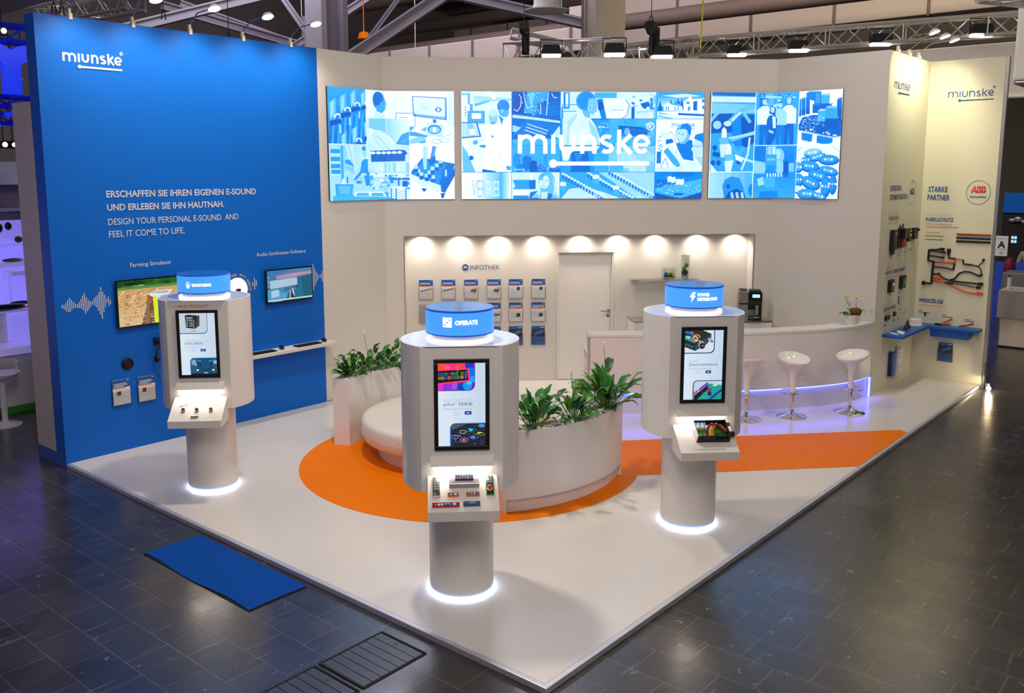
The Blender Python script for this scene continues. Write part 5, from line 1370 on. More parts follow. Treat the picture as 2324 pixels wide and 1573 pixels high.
    for (x, y) in ((1090, 1180), (1140, 1190), (1200, 1215), (1250, 1215)): p.P(.9, OX + x, y, OX + x + 50, y - 12, OX + x + 60, y + 10, OX + x + 55, y + 60, OX + x + 5, y + 70)
    p.P(.15, OX + 1160, 1130, OX + 1440, 1130, OX + 1430, 1180, OX + 1160, 1170); p.speck(rn, 110, OX + 960, 1260, OX + 1540, 1400, 22, 8, .35, .98); p.P(.02, OX + 940, 1390, OX + 1250, 1455, OX + 940, 1455); p.P(.03, OX + 1290, 1455, OX + 1560, 1370, OX + 1560, 1455); p.C(.08, OX + 1240, 1400, 70, 16)
    # company word mark over everything
    o = b.M
    for (f0, f1, M, off) in folds:
        b.M = M; q = mp(745, 880); q2 = mp(OX + 852, 884); hh = (q2[0] - q[0]) / 7.01
        wordmark(b, q[0] - off, SHH - q[1], hh, .032, wt=.225, col=tone(1))
    b.M = o

def draw3(b, folds, Wt):
    f = folds[0][1]
    def mp(x, y):
        k = (y - 130) / 1330; xl = 62 - k * 30; xf = 905 - k * 35; xr = 1760 - k * 55
        X = (x - xl) / (xf - xl) * f if x < xf else f + (x - xf) / (xr - xf) * (Wt - f)
        yt = 132 + 8 * min(1, (x - 50) / 850) if x < 890 else 140 - 34 * (x - 890) / 860
        yb = 1457 + 6 * min(1, (x - 35) / 830) if x < 890 else 1463 + 20 * (x - 890) / 830
        return (X, (y - yt) / (yb - yt) * SHH)
    p = Pic(b, mp, SHH, folds, step=.0003); h = SHH; c1, c2 = .690, 1.362; g = .011
    p.tile(0, 0, Wt, h, .97)
    # cables
    p.tile(.012, 0, c1 - g, h * .745, .4)
    p.P(.1, 60, 130, 640, 140, 640, 190, 60, 160); p.P(.85, 60, 180, 640, 190, 640, 260, 60, 250); p.P(.62, 60, 260, 300, 270, 640, 290, 640, 390, 60, 390); p.P(.05, 60, 400, 340, 395, 620, 410, 620, 620, 60, 640); p.P(.25, 330, 400, 480, 400, 480, 800, 330, 800); p.P(.03, 440, 440, 620, 470, 620, 760, 470, 840)
    p.C(.7, 140, 535, 54, 52)
    for (w_, t, q) in ((40, .6, (60, 480, 130, 400, 230, 320, 360, 300, 450, 350, 560, 500)), (60, .55, (300, 500, 400, 400, 500, 330, 640, 310)), (24, .85, (330, 480, 440, 380)), (46, .58, (330, 720, 460, 680, 640, 630)), (26, .72, (300, 700, 640, 640)), (40, .5, (480, 820, 430, 900, 360, 860, 340, 780)), (30, .75, (470, 960, 600, 1000, 700, 1060)), (26, .8, (560, 700, 540, 900, 460, 1100))): p.L(t, w_, *q)
    for (x, y, s) in ((230, 640, 1), (295, 850, 1)):
        p.P(.9, x - 34, y + 60, x - 30, y - 50, x, y - 80, x + 30, y - 40, x + 34, y + 60); p.P(.97, x - 10, y - 30, x + 12, y - 60, x + 20, y + 50, x - 10, y + 50); p.P(.55, x - 70, y + 60, x + 60, y + 50, x + 60, y + 130, x - 40, y + 150); p.P(.85, x - 60, y + 140, x + 60, y + 130, x + 20, y + 300, x - 40, y + 300)
    for (x, y) in ((110, 900), (160, 1010), (90, 1010), (150, 910), (420, 1000), (110, 820)): p.C(.05, x, y, 30, 34); p.k -= 1
    p.P(.9, 60, 1020, 140, 1120, 60, 1120); p.C(.8, 270, 520, 50, 34); p.P(.92, 370, 900, 480, 950, 460, 1010, 380, 970)
    # tube end
    p.tile(.012, h * .752, c1 - g, h, .62)
    p.G(.75, .5, 40, 1130, 600, 1460, 6, False); p.P(.3, 215, 1300, 250, 1220, 330, 1185, 430, 1200, 480, 1300, 520, 1460, 240, 1460); p.P(.02, 250, 1460, 300, 1380, 400, 1340, 480, 1380, 520, 1460); p.C(.05, 290, 1310, 24, 30)
    for x in (320, 385, 450): p.P(.7, x, 1390, x + 30, 1380, x + 50, 1460, x + 10, 1460)
    p.C(.25, 600, 1360, 50, 80)
    # four colleagues
    p.tile(c1, 0, c2 - g, h / 2 - g, .42)
    p.R(.2, 680, 150, 760, 460); p.R(.55, 760, 150, 860, 440); p.P(.75, 700, 170, 1160, 190, 1160, 210, 700, 200); p.R(.3, 1020, 150, 1110, 420); p.speck(rn, 40, 650, 150, 1160, 400, 50, 30, .1, .85); p.R(.35, 640, 560, 1150, 800)
    for (x, y, s, sh, ha, pt) in ((748, 250, 34, .92, .25, .15), (1072, 240, 34, .92, .6, .1), (958, 290, 30, .72, .1, .2)):
        w_ = 2.9 * s
        p.P(pt, x - 1.9 * s, y + 8 * s, x + 1.9 * s, y + 8 * s, x + 1.8 * s, 800, x + .3 * s, 800, x, y + 10 * s, x - .4 * s, 800, x - 1.9 * s, 800)
        p.P(sh, x - w_ * .95, y + 8.4 * s, x - w_, y + 3.2 * s, x - s, y + 1.6 * s, x + s, y + 1.6 * s, x + w_, y + 3.2 * s, x + w_ * .95, y + 8.4 * s)
        p.C(.72, x, y, s * .92, s * 1.25); p.P(ha, x - s, y, x - s, y - s, x, y - 1.5 * s, x + s, y - s, x + s, y, x + .6 * s, y - .8 * s, x - .6 * s, y - .8 * s); p.L(.95, 4, x - .35 * s, y + .5 * s, x + .35 * s, y + .5 * s)
    x, y, s = 848, 350, 32
    p.P(.08, x - 40, 600, x + 60, 590, x + 40, 700, x - 20, 800, x - 70, 800); p.P(.12, x - 80, 610, x - 70, 470, x - 40, 420, x + 40, 420, x + 70, 470, x + 60, 600); p.P(.92, x - 2, 430, x + 40, 440, x + 50, 580, x + 10, 580); p.P(.08, x - 40, 400, x - 36, 330, x, 300, x + 36, 330, x + 38, 420); p.C(.75, x, 352, 27, 38); p.P(.7, x - 50, 600, x + 20, 620, x + 10, 650, x - 40, 630)
    # fingers with plug
    p.tile(c1, h / 2, c2 - g, h, .35)
    p.G(.3, .18, 600, 810, 1150, 1130, 5); p.C(.22, 720, 880, 110, 130); p.P(.62, 600, 980, 760, 1010, 760, 1150, 600, 1180); p.C(.66, 700, 1080, 80, 80); p.C(.62, 945, 930, 75, 100); p.C(.66, 960, 1070, 66, 80); p.C(.75, 930, 910, 40, 60)
    p.R(.7, 775, 810, 910, 930)
    for x in (790, 850): p.R(.3, x, 810, x + 8, 930)
    p.R(.97, 860, 810, 880, 930); p.P(.42, 765, 910, 918, 910, 918, 1110, 765, 1110); p.P(.3, 790, 1050, 900, 1050, 900, 1170, 780, 1160); p.R(.6, 785, 960, 900, 985); p.R(.05, 1010, 1000, 1080, 1250); p.R(.6, 1080, 1020, 1150, 1130)
    p.G(.3, .42, 600, 1150, 1150, 1460, 5); p.P(.7, 660, 1220, 740, 1190, 760, 1290, 680, 1310); p.P(.5, 760, 1200, 900, 1200, 900, 1330, 760, 1330); p.P(.25, 700, 1380, 940, 1370, 940, 1460, 690, 1460); p.R(.12, 1010, 1150, 1080, 1200)
    for k in range(6): p.P(.97, 785 + k * 38, 1150, 797 + k * 38, 1148, 806 + k * 38, 1190, 790 + k * 38, 1196)
    # relays on a board
    p.tile(c2, 0, Wt, h / 2 - g, .985)
    p.P(.08, 1170, 600, 1250, 450, 1400, 420, 1760, 480, 1740, 690, 1640, 700); p.P(.8, 1170, 600, 1640, 700, 1740, 690, 1740, 710, 1640, 724, 1170, 622)
    for (x, y, w_, hh, t) in ((1185, 240, 52, 200, .2), (1237, 225, 54, 200, .24), (1292, 212, 56, 200, .2), (1480, 180, 120, 170, .5), (1600, 300, 30, 60, .15)):
        p.R(.08, x, y + hh * .55, x + w_ - 4, y + hh); p.R(t, x, y, x + w_ - 4, y + hh * .6); p.P(t + .2, x, y, x + 14, y - 20, x + w_ + 8, y - 22, x + w_ - 4, y)
    p.P(.1, 1380, 290, 1600, 290, 1600, 400, 1380, 400); p.R(.22, 1400, 150, 1490, 305); p.P(.25, 1298, 150, 1400, 150, 1400, 250, 1300, 220); p.P(.35, 1298, 150, 1340, 128, 1490, 130, 1490, 150)
    for k in range(7): p.R(.6, 1415, 165 + k * 17, 1475, 171 + k * 17); p.k -= 1
    for (x, y, w_, t) in ((1448, 375, 96, .5), (1545, 340, 160, .42), (1700, 300, 60, .35), (1690, 240, 60, .12)): p.R(.05, x + 6, y + 100, x + w_, y + 250 if y > 330 else y + 200); p.R(t, x, y, x + w_, y + 130 if y > 330 else y + 110); p.P(t + .22, x, y, x + 26, y - 26, x + w_ + 20, y - 26, x + w_, y)
    p.speck(rn, 110, 1190, 430, 1520, 580, 26, 8, .35, .98); p.speck(rn, 20, 1290, 590, 1420, 625, 12, 14, .9, 1); p.speck(rn, 20, 1490, 630, 1600, 665, 12, 14, .9, 1); p.C(.93, 1665, 680, 26, 9)
    p.P(.25, 1245, 640, 1390, 665, 1375, 760, 1245, 730); p.P(.25, 1440, 680, 1640, 715, 1640, 770, 1560, 800, 1440, 770)
    for x in (1275, 1305, 1335, 1475, 1505, 1535, 1565): p.R(.1, x, 670, x + 7, 760)
    # pile of key fobs
    p.tile(c2, h / 2, Wt, h, .93)
    p.P(.7, 1150, 900, 1240, 815, 1250, 820, 1170, 920); p.L(.6, 6, 1640, 815, 1740, 900)
    for (x, y, w_, hh, r_, t) in ((1385, 890, 110, 46, -.12, .5), (1300, 985, 60, 40, 0, .22), (1450, 945, 110, 40, -.25, .35), (1590, 980, 125, 58, .03, .24), (1350, 1060, 122, 66, .12, .24), (1200, 1070, 60, 60, .1, .36), (1590, 1120, 120, 52, .25, .26), (1460, 1180, 125, 60, .3, .24), (1210, 1230, 70, 76, .05, .25), (1370, 1270, 125, 74, .42, .24), (1205, 1350, 60, 46, 0, .7), (1560, 1320, 60, 130, .1, .2), (1650, 1290, 44, 120, .05, .18), (1330, 1410, 125, 62, .05, .28), (1480, 1440, 90, 40, .3, .3)):
        p.C(.05, x + 4, y + 12, w_ + 4, hh + 6, 20, r_); p.C(t, x, y, w_, hh, 20, r_); p.C(t + .12, x - 6, y - 8, w_ * .9, hh * .78, 20, r_); p.k -= 1
        c_, s_ = math.cos(r_), math.sin(r_)
        for (dx, sz) in ((-40, 18), (0, 6), (40, 14)):
            px, py = x + dx * c_, y + dx * s_; p.P(.93, px - sz * c_ + 14 * s_, py - sz * s_ - 14 * c_, px + sz * c_ + 14 * s_, py + sz * s_ - 14 * c_, px + sz * c_ - 14 * s_, py + sz * s_ + 14 * c_, px - sz * c_ - 14 * s_, py - sz * s_ + 14 * c_)
led_panel('led_wall_screen', 'left LED picture wall bent around the corner, blue tinted office and relay photos', [(FW_BLUE, 3.815, F_ - .02), (FW_DIAG, .012, 1.035)], 0, draw1)
led_panel('led_wall_screen', 'wide middle LED picture wall with large white company lettering over blue photos', [(FW_DIAG, 1.137, 4.763)], 0, draw2)
led_panel('led_wall_screen', 'right LED picture wall bent around the corner, blue photos of colleagues and key fobs', [(FW_DIAG, 4.868, SD - .012), (FW_RIGHT, .012, 1.0)], 0, draw3)
# ================================================================= PLANTERS, BENCH
PCX, PCY, RO, RI, PZ = 3.10, 3.50, 1.74, 1.53, .81
def arc_xy(r, a0, a1, n=40): return [(PCX + r * math.cos(math.radians(a0 + (a1 - a0) * i / n)), PCY + r * math.sin(math.radians(a0 + (a1 - a0) * i / n))) for i in range(n + 1)]
def sector(b, r0, r1, a0, a1, z0, z1, n=40):
    b.prism(arc_xy(r1, a0, a1, n) + arc_xy(r0, a1, a0, n), z0, z1, smooth=True)
def planter(label, a0, a1, kick):
    t = thing('planter', label, 'planter', (0, 0, 0))
    th = 1.0
    z0 = .14 if kick else .004
    b = MB('white_lacquer')
    sector(b, RO - .018, RO, a0 + th, a1 - th, z0, PZ); obj('outer_wall', b, parent=t)
    b = MB('white_lacquer'); sector(b, RI, RI + .018, a0 + th, a1 - th, .004, PZ); obj('inner_wall', b, parent=t)
    b = MB('white_lacquer'); sector(b, RI, RO, a0, a0 + th, .004, PZ, 2); obj('end_panel', b, parent=t)
    b = MB('white_lacquer'); sector(b, RI, RO, a1 - th, a1, .004, PZ, 2); obj('end_panel', b, parent=t)
    if kick:
        b = MB('white_lacquer'); sector(b, RI + .02, RO - .045, a0 + th, a1 - th, .004, .14); obj('plinth', b, parent=t)
    b = MB('soil'); sector(b, RI + .018, RO - .018, a0 + th, a1 - th, PZ - .10, PZ - .035); obj('soil', b, parent=t)
    return t
planter('curved white planter behind the round bench, left of the nearest kiosk', 54, 112.5, False)
planter('curved white planter in front on the right, raised on a recessed plinth', -127, -67.5, True)
BX, BY, BR = 3.245, 3.895, 1.075
t = thing('round_bench', 'large round white upholstered bench in the middle of the orange area', 'bench', (BX, BY, .004))
b = MB('white_vinyl'); b.lathe([(.885, 0), (.89, .20)], 72); obj('plinth', b, parent=t)
b = MB('white_vinyl'); b.disc(.9, .175, 48, flip=True)
b.lathe([(.80, .175), (1.0, .178), (1.05, .20), (BR, .25), (BR, .39), (1.062, .425), (1.03, .443), (.97, .447), (0, .449)], 80); seat = obj('seat', b, parent=t, angle=50)
b = MB('white_vinyl'); b.lathe([(BR + .001, .30), (BR + .004, .303), (BR + .001, .306)], 72); obj('seam', b, parent=seat)

# pebbles
def pebble_mesh(b, r):
    b.sphere((0, 0, 0), r, 7, 5, 'stone', (1, .8, .6), .35)
peb = []
for k in range(6):
    b = MB('stone'); pebble_mesh(b, .026); o = obj('pebble', b, angle=60); peb.append(o)
used = [False] * 6
def scatter_pebbles(angs, label, grp, seed):
    r_ = random.Random(seed)
    for a in angs:
        for rr in (.050, .100, .152):
            if r_.random() < .10: continue
            k = r_.randrange(6)
            o = peb[k]
            if used[k]:
                o = o.copy(); COL.objects.link(o)
            used[k] = True
            ra = math.radians(a + r_.uniform(-.5, .5)); rad = RI + rr + r_.uniform(-.012, .012)
            o.location = (PCX + rad * math.cos(ra), PCY + rad * math.sin(ra), PZ - .018 + r_.uniform(-.004, .012))
            o.rotation_euler = (r_.uniform(-.4, .4), r_.uniform(-.4, .4), r_.uniform(0, 6.3)); s = r_.uniform(.8, 1.25); o.scale = (s, s, s)
            tag(o, label, 'pebble', grp)
scatter_pebbles([110.5 - 1.75 * i for i in range(25)], 'pale grey pebble among the stones topping the planter behind the round bench', 'pebbles in the rear planter', 5)
scatter_pebbles([-125 + 1.8 * i for i in range(32)], 'pale grey pebble among the stones topping the raised front planter', 'pebbles in the front planter', 6)

# peace lilies
def leaf(b, base, az, ln, wd, lift, droop, stem, r_):
    """curved lance-shaped leaf on a thin stalk"""
    dx, dy = math.cos(az), math.sin(az)
    e0 = lift; pts = []
    x = 0; z = 0; ang = e0; n = 4
    for i in range(n + 1):
        pts.append((x, z)); x += stem / n * math.cos(ang); z += stem / n * math.sin(ang)
    b.tube([(base[0] + p[0] * dx, base[1] + p[0] * dy, base[2] + p[1]) for p in pts], .0035, 4, 'leaf_light')
    x0, z0 = pts[-1]; P = []; N = 7; m_ = b.mat
    b.mat = r_.choice(['leaf', 'leaf', 'leaf', 'leaf_light', 'leaf_dark']); b.smooth = True
    x, z = x0, z0; roll = r_.uniform(-.5, .5)
    for i in range(N + 1):
        t_ = i / N; w_ = wd * (math.sin(PI * (t_ ** .75)) ** .8) * .5 + .0008; a = ang - droop * t_ * t_ * 1.6
        if i: x += ln / N * math.cos(a); z += ln / N * math.sin(a)
        for s_, up in ((-1, .20), (-.5, .04), (0, -.03), (.5, .04), (1, .20)):
            ox = -dy * w_ * s_; oy = dx * w_ * s_; oz = up * w_ + roll * w_ * s_ + .006 * math.sin(i * 2.1 + s_)
            P.append(b.pt((base[0] + x * dx + ox, base[1] + x * dy + oy, base[2] + z + oz)))
    b.quadgrid(P, 5, N + 1); b.smooth = False
def lily(name_lab, ang, seed, h=1.0, flower=0, n=34, cat='plant'):
    r_ = random.Random(seed); ra = math.radians(ang); rad = (RI + RO) / 2
    loc = (PCX + rad * math.cos(ra), PCY + rad * math.sin(ra), PZ - .035)
    t = thing('peace_lily', name_lab, cat, loc, group=None)
    b = MB('leaf')
    for i in range(n):
        az = r_.uniform(0, 2 * PI); rr = r_.uniform(0, .05)
        up = r_.random()
        leaf(b, (rr * math.cos(az), rr * math.sin(az), 0), az + r_.uniform(-.5, .5), r_.uniform(.11, .18) * h, r_.uniform(.040, .066) * h, r_.uniform(.5, 1.5), r_.uniform(.3, 1.3), r_.uniform(.07, .24) * h * (.5 + up * .75), r_)
    obj('foliage', b, parent=t, angle=180)
    for k in range(flower):
        b = MB('leaf_light'); az = r_.uniform(0, 6.3); hh = .42 * h
        b.tube([(0, 0, 0), (.02 * math.cos(az), .02 * math.sin(az), hh * .6), (.05 * math.cos(az), .05 * math.sin(az), hh)], .003, 5); st = obj('flower_stem', b, parent=t)
        b = MB('petal_white'); b.sphere((.05 * math.cos(az), .05 * math.sin(az), hh + .03), .02, 8, 6, sq=(.6, .6, 2)); obj('flower', b, parent=st)
    return t
lily('bushy green peace lily at the left end of the rear planter', 105, 1, 1.0, 0, 46)
lily('green peace lily with a pale bud, second from the left in the rear planter', 92.5, 2, 1.15, 1, 44)
lily('green peace lily in the rear planter, partly hidden by the nearest kiosk', 79, 3, 1.05, 0, 40)
lily('green peace lily in the front planter right beside the nearest kiosk', -115, 4, 1.35, 0, 40)
lily('green peace lily in the middle of the front planter', -98, 5, 1.15, 1, 42)
lily('tall green peace lily at the right end of the front planter', -77, 17, 1.6, 1, 64)

# ================================================================= COUNTER AND STOOLS
CT = [(5.52, 3.58), (5.98, 3.02), (6.47, 2.50), (7.0, 2.05), (7.56, 1.62), (8.08, 1.30), (8.55, 1.11), (9.015, 1.04)]
def spline(P, n=8):
    out = []
    for i in range(len(P) - 1):
        p0 = P[max(i - 1, 0)]; p1 = P[i]; p2 = P[i + 1]; p3 = P[min(i + 2, len(P) - 1)]
        for k in range(n):
            t_ = k / n
            out.append(tuple(.5 * ((2 * p1[j]) + (-p0[j] + p2[j]) * t_ + (2 * p0[j] - 5 * p1[j] + 4 * p2[j] - p3[j]) * t_ ** 2 + (-p0[j] + 3 * p1[j] - 3 * p2[j] + p3[j]) * t_ ** 3) for j in (0, 1)))
    return out + [P[-1]]
FR = spline(CT)
def offs(P, d):
    out = []
    for i in range(len(P)):
        a = Vector(P[max(i - 1, 0)]); c = Vector(P[min(i + 1, len(P) - 1)]); t_ = (c - a).normalized(); nn = Vector((-t_.y, t_.x))   # left of travel = behind the counter
        out.append((P[i][0] + nn.x * d, P[i][1] + nn.y * d))
    out = [(min(q[0], G_ - .003), q[1]) for q in out]
    return out
t = thing('reception_counter', 'long curved white bar counter with blue light strip at its foot', 'counter', (0, 0, 0))
b = MB('white_lacquer'); b.prism(FR + offs(FR, .30)[::-1], 1.065, 1.10, smooth=True); obj('counter_top', b, parent=t, bevel=.002)
b = MB('white_lacquer'); b.prism(offs(FR, .006) + offs(FR, .10)[::-1], .30, 1.065, smooth=True); obj('front_panel', b, parent=t)
b = MB('white_matt'); b.prism(offs(FR, .055) + offs(FR, .10)[::-1], .0, .30, smooth=True); obj('plinth', b, parent=t)
b = MB('led_blue'); b.prism(offs(FR, .038) + offs(FR, .053)[::-1], .278, .292, smooth=True); obj('light_strip', b, parent=t)
b = MB('led_blue'); b.box(G_ - .022, N_ + .012, .002, G_ - .008, N_ + .026, .278); obj('light_strip', b, parent=t)
b = MB('white_matt'); b.prism(offs(FR, .32)[:50] + offs(FR, .85)[:50][::-1], .72, .76, smooth=True); obj('work_top', b, parent=t)
e0, e1 = offs(FR, .006)[0], offs(FR, .85)[0]
b = MB('white_lacquer'); d = (Vector(e1) - Vector(e0)).normalized(); q = Vector((-d.y, d.x)) * -.03
e2 = offs(FR, .30)[0]
b.prism([e0, e2, (e2[0] + q.x, e2[1] + q.y), (e0[0] + q.x, e0[1] + q.y)][::-1], 0, 1.064); b.prism([(e2[0], e2[1]), e1, (e1[0] + q.x, e1[1] + q.y), (e2[0] + q.x, e2[1] + q.y)][::-1], 0, .78); obj('end_panel', b, parent=t)

def stool_mesh():
    t = thing('bar_stool', 'x', 'bar stool', (0, 0, 0), group='white bar stools along the counter')
    sh = lambda x, y, z: .21 * x * max(0, min(1, (z - .50) / .28))
    b = MB('white_plastic')
    b.lathe([(.030, .335), (.034, .40), (.037, .50), (.046, .58), (.075, .655), (.120, .705), (.170, .742), (.203, .775), (.212, .800), (.208, .806), (.200, .800), (.185, .775), (.140, .745), (.08, .728), (0, .722)], 40, shear=sh)
    obj('seat', b, parent=t, angle=60)
    b = MB('chrome'); b.lathe([(.024, .05), (.024, .34)], 20); b.lathe([(.030, .07), (.027, .09), (.024, .10)], 20); obj('column', b, parent=t)
    b = MB('chrome'); b.lathe([(.200, 0), (.200, .008), (.185, .016), (.12, .032), (.06, .05), (.032, .075), (0, .08)], 48); b.disc(.2, .001, 40, flip=True); obj('base', b, parent=t, angle=60)
    b = MB('chrome'); b.tube([(.065 + .105 * math.cos(2 * PI * i / 28), .125 * math.sin(2 * PI * i / 28), .325 + .012 * math.cos(2 * PI * i / 28)) for i in range(28)], .0065, 8, closed=True); b.lathe([(.034, .31), (.034, .335)], 16); obj('footrest', b, parent=t)
    b = MB('chrome'); b.tube([(-.03, 0, .60), (-.10, -.01, .585), (-.16, -.01, .572), (-.175, -.01, .582)], .004, 6); obj('lever', b, parent=t)
    return t
s0 = stool_mesh()
ST = [((6.70, 1.86), 3.6, 'white bar stool turned away, just right of the POWER DISTRIBUTION kiosk'), ((7.22, 1.455), 1.0, 'white bar stool in the middle with its seat tilted toward the camera'),
      ((7.935, .945), -.35, 'white bar stool nearest the right wall with flower pot above'), ((5.90, 2.60), 1.0, 'white bar stool mostly hidden behind the POWER DISTRIBUTION kiosk')]
for k, (p, rz, lb) in enumerate(ST):
    o = s0 if k == 0 else dup(s0)
    o.location = (p[0], p[1], 0); o.rotation_euler = (0, 0, rz); o['label'] = lb

# flower pot on the counter
t = thing('orchid_pot', 'white flower pot with yellow flower balls and moss at the right end of the counter', 'flower arrangement', (8.62, 1.22, 1.10), rz=-.7)
b = MB('white_lacquer'); b.lathe([(.085, 0), (.092, .01), (.118, .12), (.121, .135), (.112, .135), (.10, .12), (0, .115)], 36, shear=None); pot = obj('pot', b, parent=t)
pot.scale = (1.0, .72, 1)
b = MB('moss'); b.sphere((.055, 0, .17), .085, 14, 10, 'moss', (1, .8, .75), .35); obj('moss_ball', b, parent=t, angle=80)
b = MB('leaf_dark'); r2 = random.Random(9)
for (x, az, ln, wd) in ((-.06, PI - .2, .13, .10), (-.05, PI + .5, .12, .09), (-.03, 2.3, .11, .08), (0, 1.6, .14, .07), (.02, 1.2, .12, .08), (.06, -.5, .12, .03), (.08, .2, .13, .025), (.09, -.2, .12, .02)):
    leaf(b, (x, 0, .13), az, ln, wd, .5 if x < 0 else 1.0, .9, .02, r2)
obj('foliage', b, parent=t, angle=180)
b = MB('twig')
for q in (((-.02, 0, .13), (-.05, .01, .27), (-.085, .01, .385)), ((-.01, 0, .13), (-.02, 0, .25), (-.035, .0, .33)), ((.03, 0, .15), (.045, 0, .27), (.055, 0, .37)), ((.04, 0, .24), (.08, 0, .32), (.15, 0, .35)), ((-.05, 0, .26), (-.10, 0, .34), (-.13, 0, .40)), ((.0, -.02, .10), (.0, -.03, .2), (.05, -.03, .27)), ((-.03, 0, .28), (-.08, 0, .30), (-.10, 0, .29))): b.tube(q, .0035, 5)
obj('stems', b, parent=t)
for (x, y, z) in ((-.087, .01, .405), (.057, 0, .385)):
    b = MB('petal_yellow'); b.sphere((x, y, z), .024, 10, 8, jit=.12); obj('yellow_flower', b, parent=t, angle=80)
b = MB('petal_white')
for _ in range(16):
    k = r2.choice(((-.03, .31), (-.07, .28), (.0, .24), (.09, .34), (.13, .35), (.03, .26), (.08, .24)))
    b.sphere((k[0] + r2.uniform(-.02, .02), r2.uniform(-.02, .02), k[1] + r2.uniform(-.02, .02)), .009, 6, 4, sq=(1.2, .5, .8))
b.sphere((.125, 0, .19), .022, 8, 6, sq=(1.2, 1, .8)); obj('white_blossoms', b, parent=t)
b = MB('tool_orange'); b.sphere((-.005, -.07, .125), .02, 8, 5, sq=(1.6, .5, .8), jit=.3); b.tube([(0, -.07, .13), (.02, -.085, .09)], .005, 5); obj('ribbon', b, parent=t)

# ================================================================= BLUE WALL OBJECTS
def wall_tv(name, label, x0, x1, z0, z1, dep, fn, W=FW_BLUE):
    M = W @ Matrix.Translation((x0, z0, .002)); w_, h_ = x1 - x0, z1 - z0
    t = thing(name, label, 'television', M=M)
    b = MB('black_gloss'); b.box(0, 0, dep - .03, w_, h_, dep); obj('frame', b, parent=t, bevel=.004)
    b = MB('black_plastic'); b.box(w_ * .3, h_ * .3, 0, w_ * .7, h_ * .7, dep - .03); obj('wall_mount', b, parent=t)
    b = MB('screen', Matrix.Translation((.016, .018, dep + .0008)))
    W_, Hh = w_ - .032, h_ - .034
    p = Pic(b, lambda x, y: (x / 100 * W_, y / 100 * Hh), Hh, step=.00008); p.tile(0, 0, W_, Hh); fn(p)
    obj('picture', b, parent=t)
    return t
rf = random.Random(21)
def tv_farm(p):
    p.R('2b5a2a', 0, 0, 100, 100); 
    for _ in range(50): p.C(rf.choice(('143a18', '1f4f20', '3b7a30', '0e2c14', '2f6a2a')), rf.uniform(0, 100), rf.uniform(0, 11), rf.uniform(3, 8), rf.uniform(3, 7), 8); p.k -= 1
    p.R('8fae6a', 8, 10, 40, 13); p.R('4f8a3a', 0, 13, 100, 20); p.C('2f9a3a', 92, 6, 14, 12)
    p.G('c89a62', 'd8b888', 0, 19, 100, 100, 6)
    for _ in range(160): y = rf.uniform(22, 98); p.C(rf.choice(('b98a58', 'd8b886', 'e4c89a', 'a87c4e')), rf.uniform(0, 55), y, 2.2, 1.6, 6); p.k -= 1
    q = Pic(p.mb, lambda x, y: p.mp(x - 9, y), p.H, step=p.step); q.clip = p.clip; q.k = p.k
    q.P('6a4a34', 46, 36, 53, 36, 56, 100, 36, 100, 40, 84, 44, 60);  
    q.P('8a6a4a', 46, 36, 48, 36, 48, 100, 41, 100); q.L('c8a070', 3, 70, 22, 100, 28)
    q.P('d8e82a', 53, 40, 58, 40, 68, 100, 54, 100); q.P('c8e020', 72, 38, 78, 38, 96, 60, 100, 80, 88, 66)
    q.P('e8f0f4', 58, 40, 76, 40, 82, 66, 62, 66); q.P('dfe6ea', 47, 33, 58, 27, 80, 27, 74, 38, 52, 40); q.P('9fb0b8', 50, 32, 60, 29, 76, 29, 72, 35); q.P('2f3a44', 62, 60, 82, 58, 86, 78, 66, 80); q.P('e8f0f0', 68, 80, 86, 80, 88, 98, 72, 92); q.P('3f8a2a', 68, 82, 72, 82, 74, 96, 68, 94); q.P('d8401f', 47, 42, 51, 42, 51, 50, 47, 50); q.L('2a2f34', 2, 72, 52, 78, 68)
def tv_synth(p):
    p.G('5a7fae', '2f6f9a', 0, 0, 100, 30, 6); p.P('a88ab0', 20, 18, 45, 14, 70, 12, 100, 12, 100, 20, 60, 26, 20, 32); p.P('c08fa0', 40, 18, 70, 14, 95, 13, 60, 24); p.P('3a74a8', 0, 0, 60, 0, 40, 8, 0, 14)
    p.G('2f88b8', '0a4f74', 0, 28, 100, 94, 8); p.P('0a6a8a', 66, 28, 100, 20, 100, 94, 60, 94); p.P('065a74', 76, 30, 100, 26, 100, 94, 80, 94); p.C('4f9ac8', 20, 80, 24, 22); p.C('3a86b4', 44, 60, 20, 16)
    p.P('a8c4d8', 6, 32, 66, 28, 66, 52, 6, 58); p.P('a8c8dc', 8, 64, 25, 63, 25, 84, 8, 86)
    p.P('3f4a5a', 46, 94, 49, 56, 56, 56, 62, 94); p.P('8fa4b4', 49, 58, 51, 56, 51, 94, 47, 94); p.P('b8c8d4', 53, 58, 56, 60, 60, 86, 56, 88); p.P('20242c', 52, 80, 56, 78, 58, 90, 52, 90)
    for y in (56, 60, 63): p.L('2a3442', 1.6, 37, y + 4, 50, y); p.L('2a3442', 1.6, 54, y - 2, 68, y - 3)
    for k in range(4): p.R('cfe0ec', 2, 20 + k * 14, 4, 23 + k * 14)
    p.P('b8d4e0', 0, 93, 100, 93, 100, 98, 0, 98)
wall_tv('wall_television', 'black framed television showing a tractor on a stubble field, under Farming Simulator', .670, 1.665, 1.458, 2.016, .055, tv_farm)
wall_tv('wall_television', 'black framed television with teal desktop picture, under Audio-Synthesizer-Software', 2.688, 3.443, 1.521, 1.973, .065, tv_synth)
